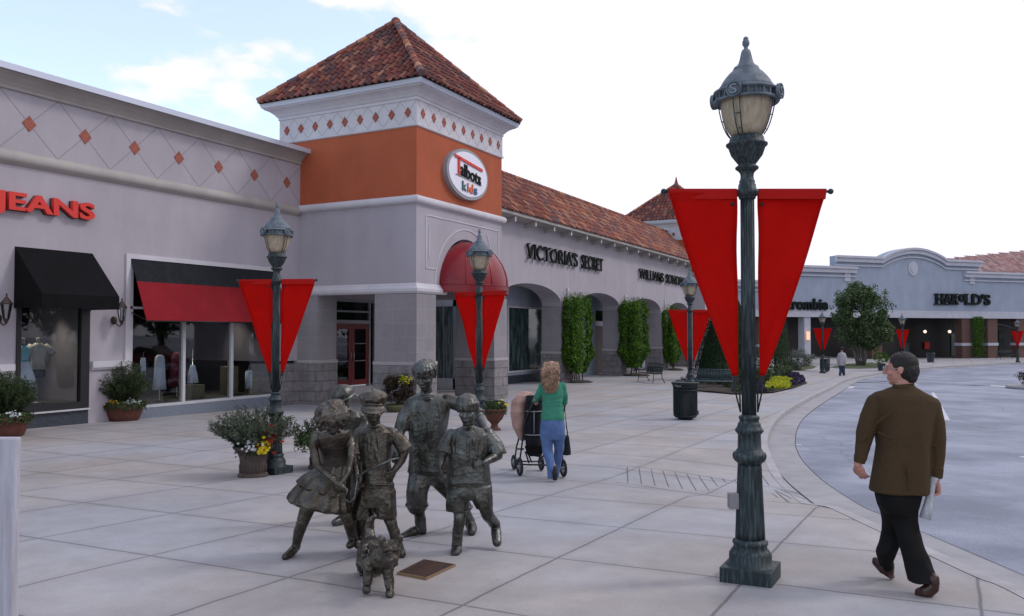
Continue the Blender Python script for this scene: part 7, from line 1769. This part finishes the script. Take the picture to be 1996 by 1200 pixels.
g.ell(g.P((1153, 661.5, -.08)), -R_*.8-Z*.6, Z, (.1, .12, .11)); g.build('hair', M['hair_dark'], pe, .016, 1)
# ================================================================== CAR PARK ACROSS THE STREET (outside the photo, mirrored in the shop windows)
M['car_glass'] = mat('car_glass', (.015, .02, .022), rough=.08)
M['tyre'] = mat('tyre', (.02, .02, .02), rough=.85)
def make_car(col, van=False):
    t = empty('parked_car', (0, 0, 0)); pm = mat('car_paint', col, rough=.25, spec=.6); h = .25 if van else 0
    def hull(prof, wd, inset):
        m = MB(); n = len(prof); rows = []
        for s, k in ((-1, 0), (-1, 1), (1, 1), (1, 0)):
            y = s*(wd-(inset if k else 0)); rows.append([(x, y, z-(.0 if not k else -.0)) for x, z in prof])
        vs = []
        for y, sc in ((-wd, .97), (-wd+.08, 1.), (wd-.08, 1.), (wd, .97)):
            for x, z in prof: vs.append((x*sc, y, .55+(z-.55)*sc))
        fs = [tuple(range(n-1, -1, -1)), tuple(3*n+i for i in range(n))]
        for r in range(3):
            for i in range(n): fs.append((r*n+i, r*n+(i+1) % n, (r+1)*n+(i+1) % n, (r+1)*n+i))
        return m.add(vs, fs)
    hull([(-2.25, .32), (-2.3, .55), (-2.25, .80), (-1.9, .90), (-1.5, .95), (.95, .98), (1.9, .86), (2.22, .68), (2.28, .5), (2.2, .30)], .88, .1).build('body', pm, t, world=False, bevel=.03)
    hull([(-1.85, .93), (-1.3, 1.38+h), (-.9, 1.46+h), (.1, 1.46+h), (.35, 1.38+h), (1.05, .96)], .74, .1).build('window_glass', M['car_glass'], t, world=False, bevel=.02)
    hull([(-1.32, 1.395+h), (-.9, 1.475+h), (.1, 1.475+h), (.36, 1.39+h)], .70, .1).build('car_roof', pm, t, world=False)
    for x in (-1.4, 1.38):
        for s in (-1, 1):
            m = MB(); m.tube([(x, s*.70, .31), (x, s*.90, .31)], .31, 20); w_ = m.build('wheel', M['tyre'], t, world=False)
            m = MB(); m.tube([(x, s*.89, .31), (x, s*.912, .31)], .18, 14); m.build('hubcap', M['chrome'], w_, world=False)
    for s in (-1, 1):
        MB().ball((2.2, s*.62, .66), (.07, .16, .07), 10, 6).build('headlight', M['chrome'], t, world=False); MB().ball((-2.24, s*.64, .74), (.05, .15, .08), 10, 6).build('tail_light', M['letter_red'], t, world=False)
    return t
cars = []
for i, (y, nm, col, v) in enumerate(((18, 'silver', (.45, .46, .48), 0), (24, 'dark blue', (.02, .03, .08), 1), (30, 'white', (.7, .7, .7), 0), (36, 'black', (.015, .015, .018), 1), (42, 'dark red', (.2, .01, .015), 0), (48, 'grey', (.16, .17, .18), 0), (12, 'pale gold', (.4, .35, .26), 1))):
    c = make_car(col, v); x = 15.5+.3*math.sin(i*2.3); c.location = (x, y, RZ(x, y)); c.rotation_euler = (0, 0, R(180+4*math.sin(i)))
    tag(c, nm+' car parked facing the shops in the car park across the street', 'car', 'cars parked across the street')
GT = 'trees along the car park'
t0 = empty('shade_tree', (0, 0, 0)); tag(t0, 'leafy shade tree in the row behind the car park across the street', 'tree', GT)
m = MB(); crown(m, (0, 0, 5.2), (3.4, 3.4, 3.2), 5200, .42, 60); m.build('crown', M['leaf_tree'], t0, world=False, fix=False); MB().tube([(0, 0, -.3), (.1, 0, 2), (0, .1, 4.5)], .22, 8, r1=.1).build('trunk', M['bark'], t0, world=False)
for i in range(18):
    x, y = 25+2*math.sin(i*1.7), 2+5.4*i
    t = t0 if i == 0 else copy_tree(t0); t.location = (x, y, RZ(x, y)); t.rotation_euler = (0, 0, i*1.1); t.scale = (1.2+.15*math.sin(i*3),)*3
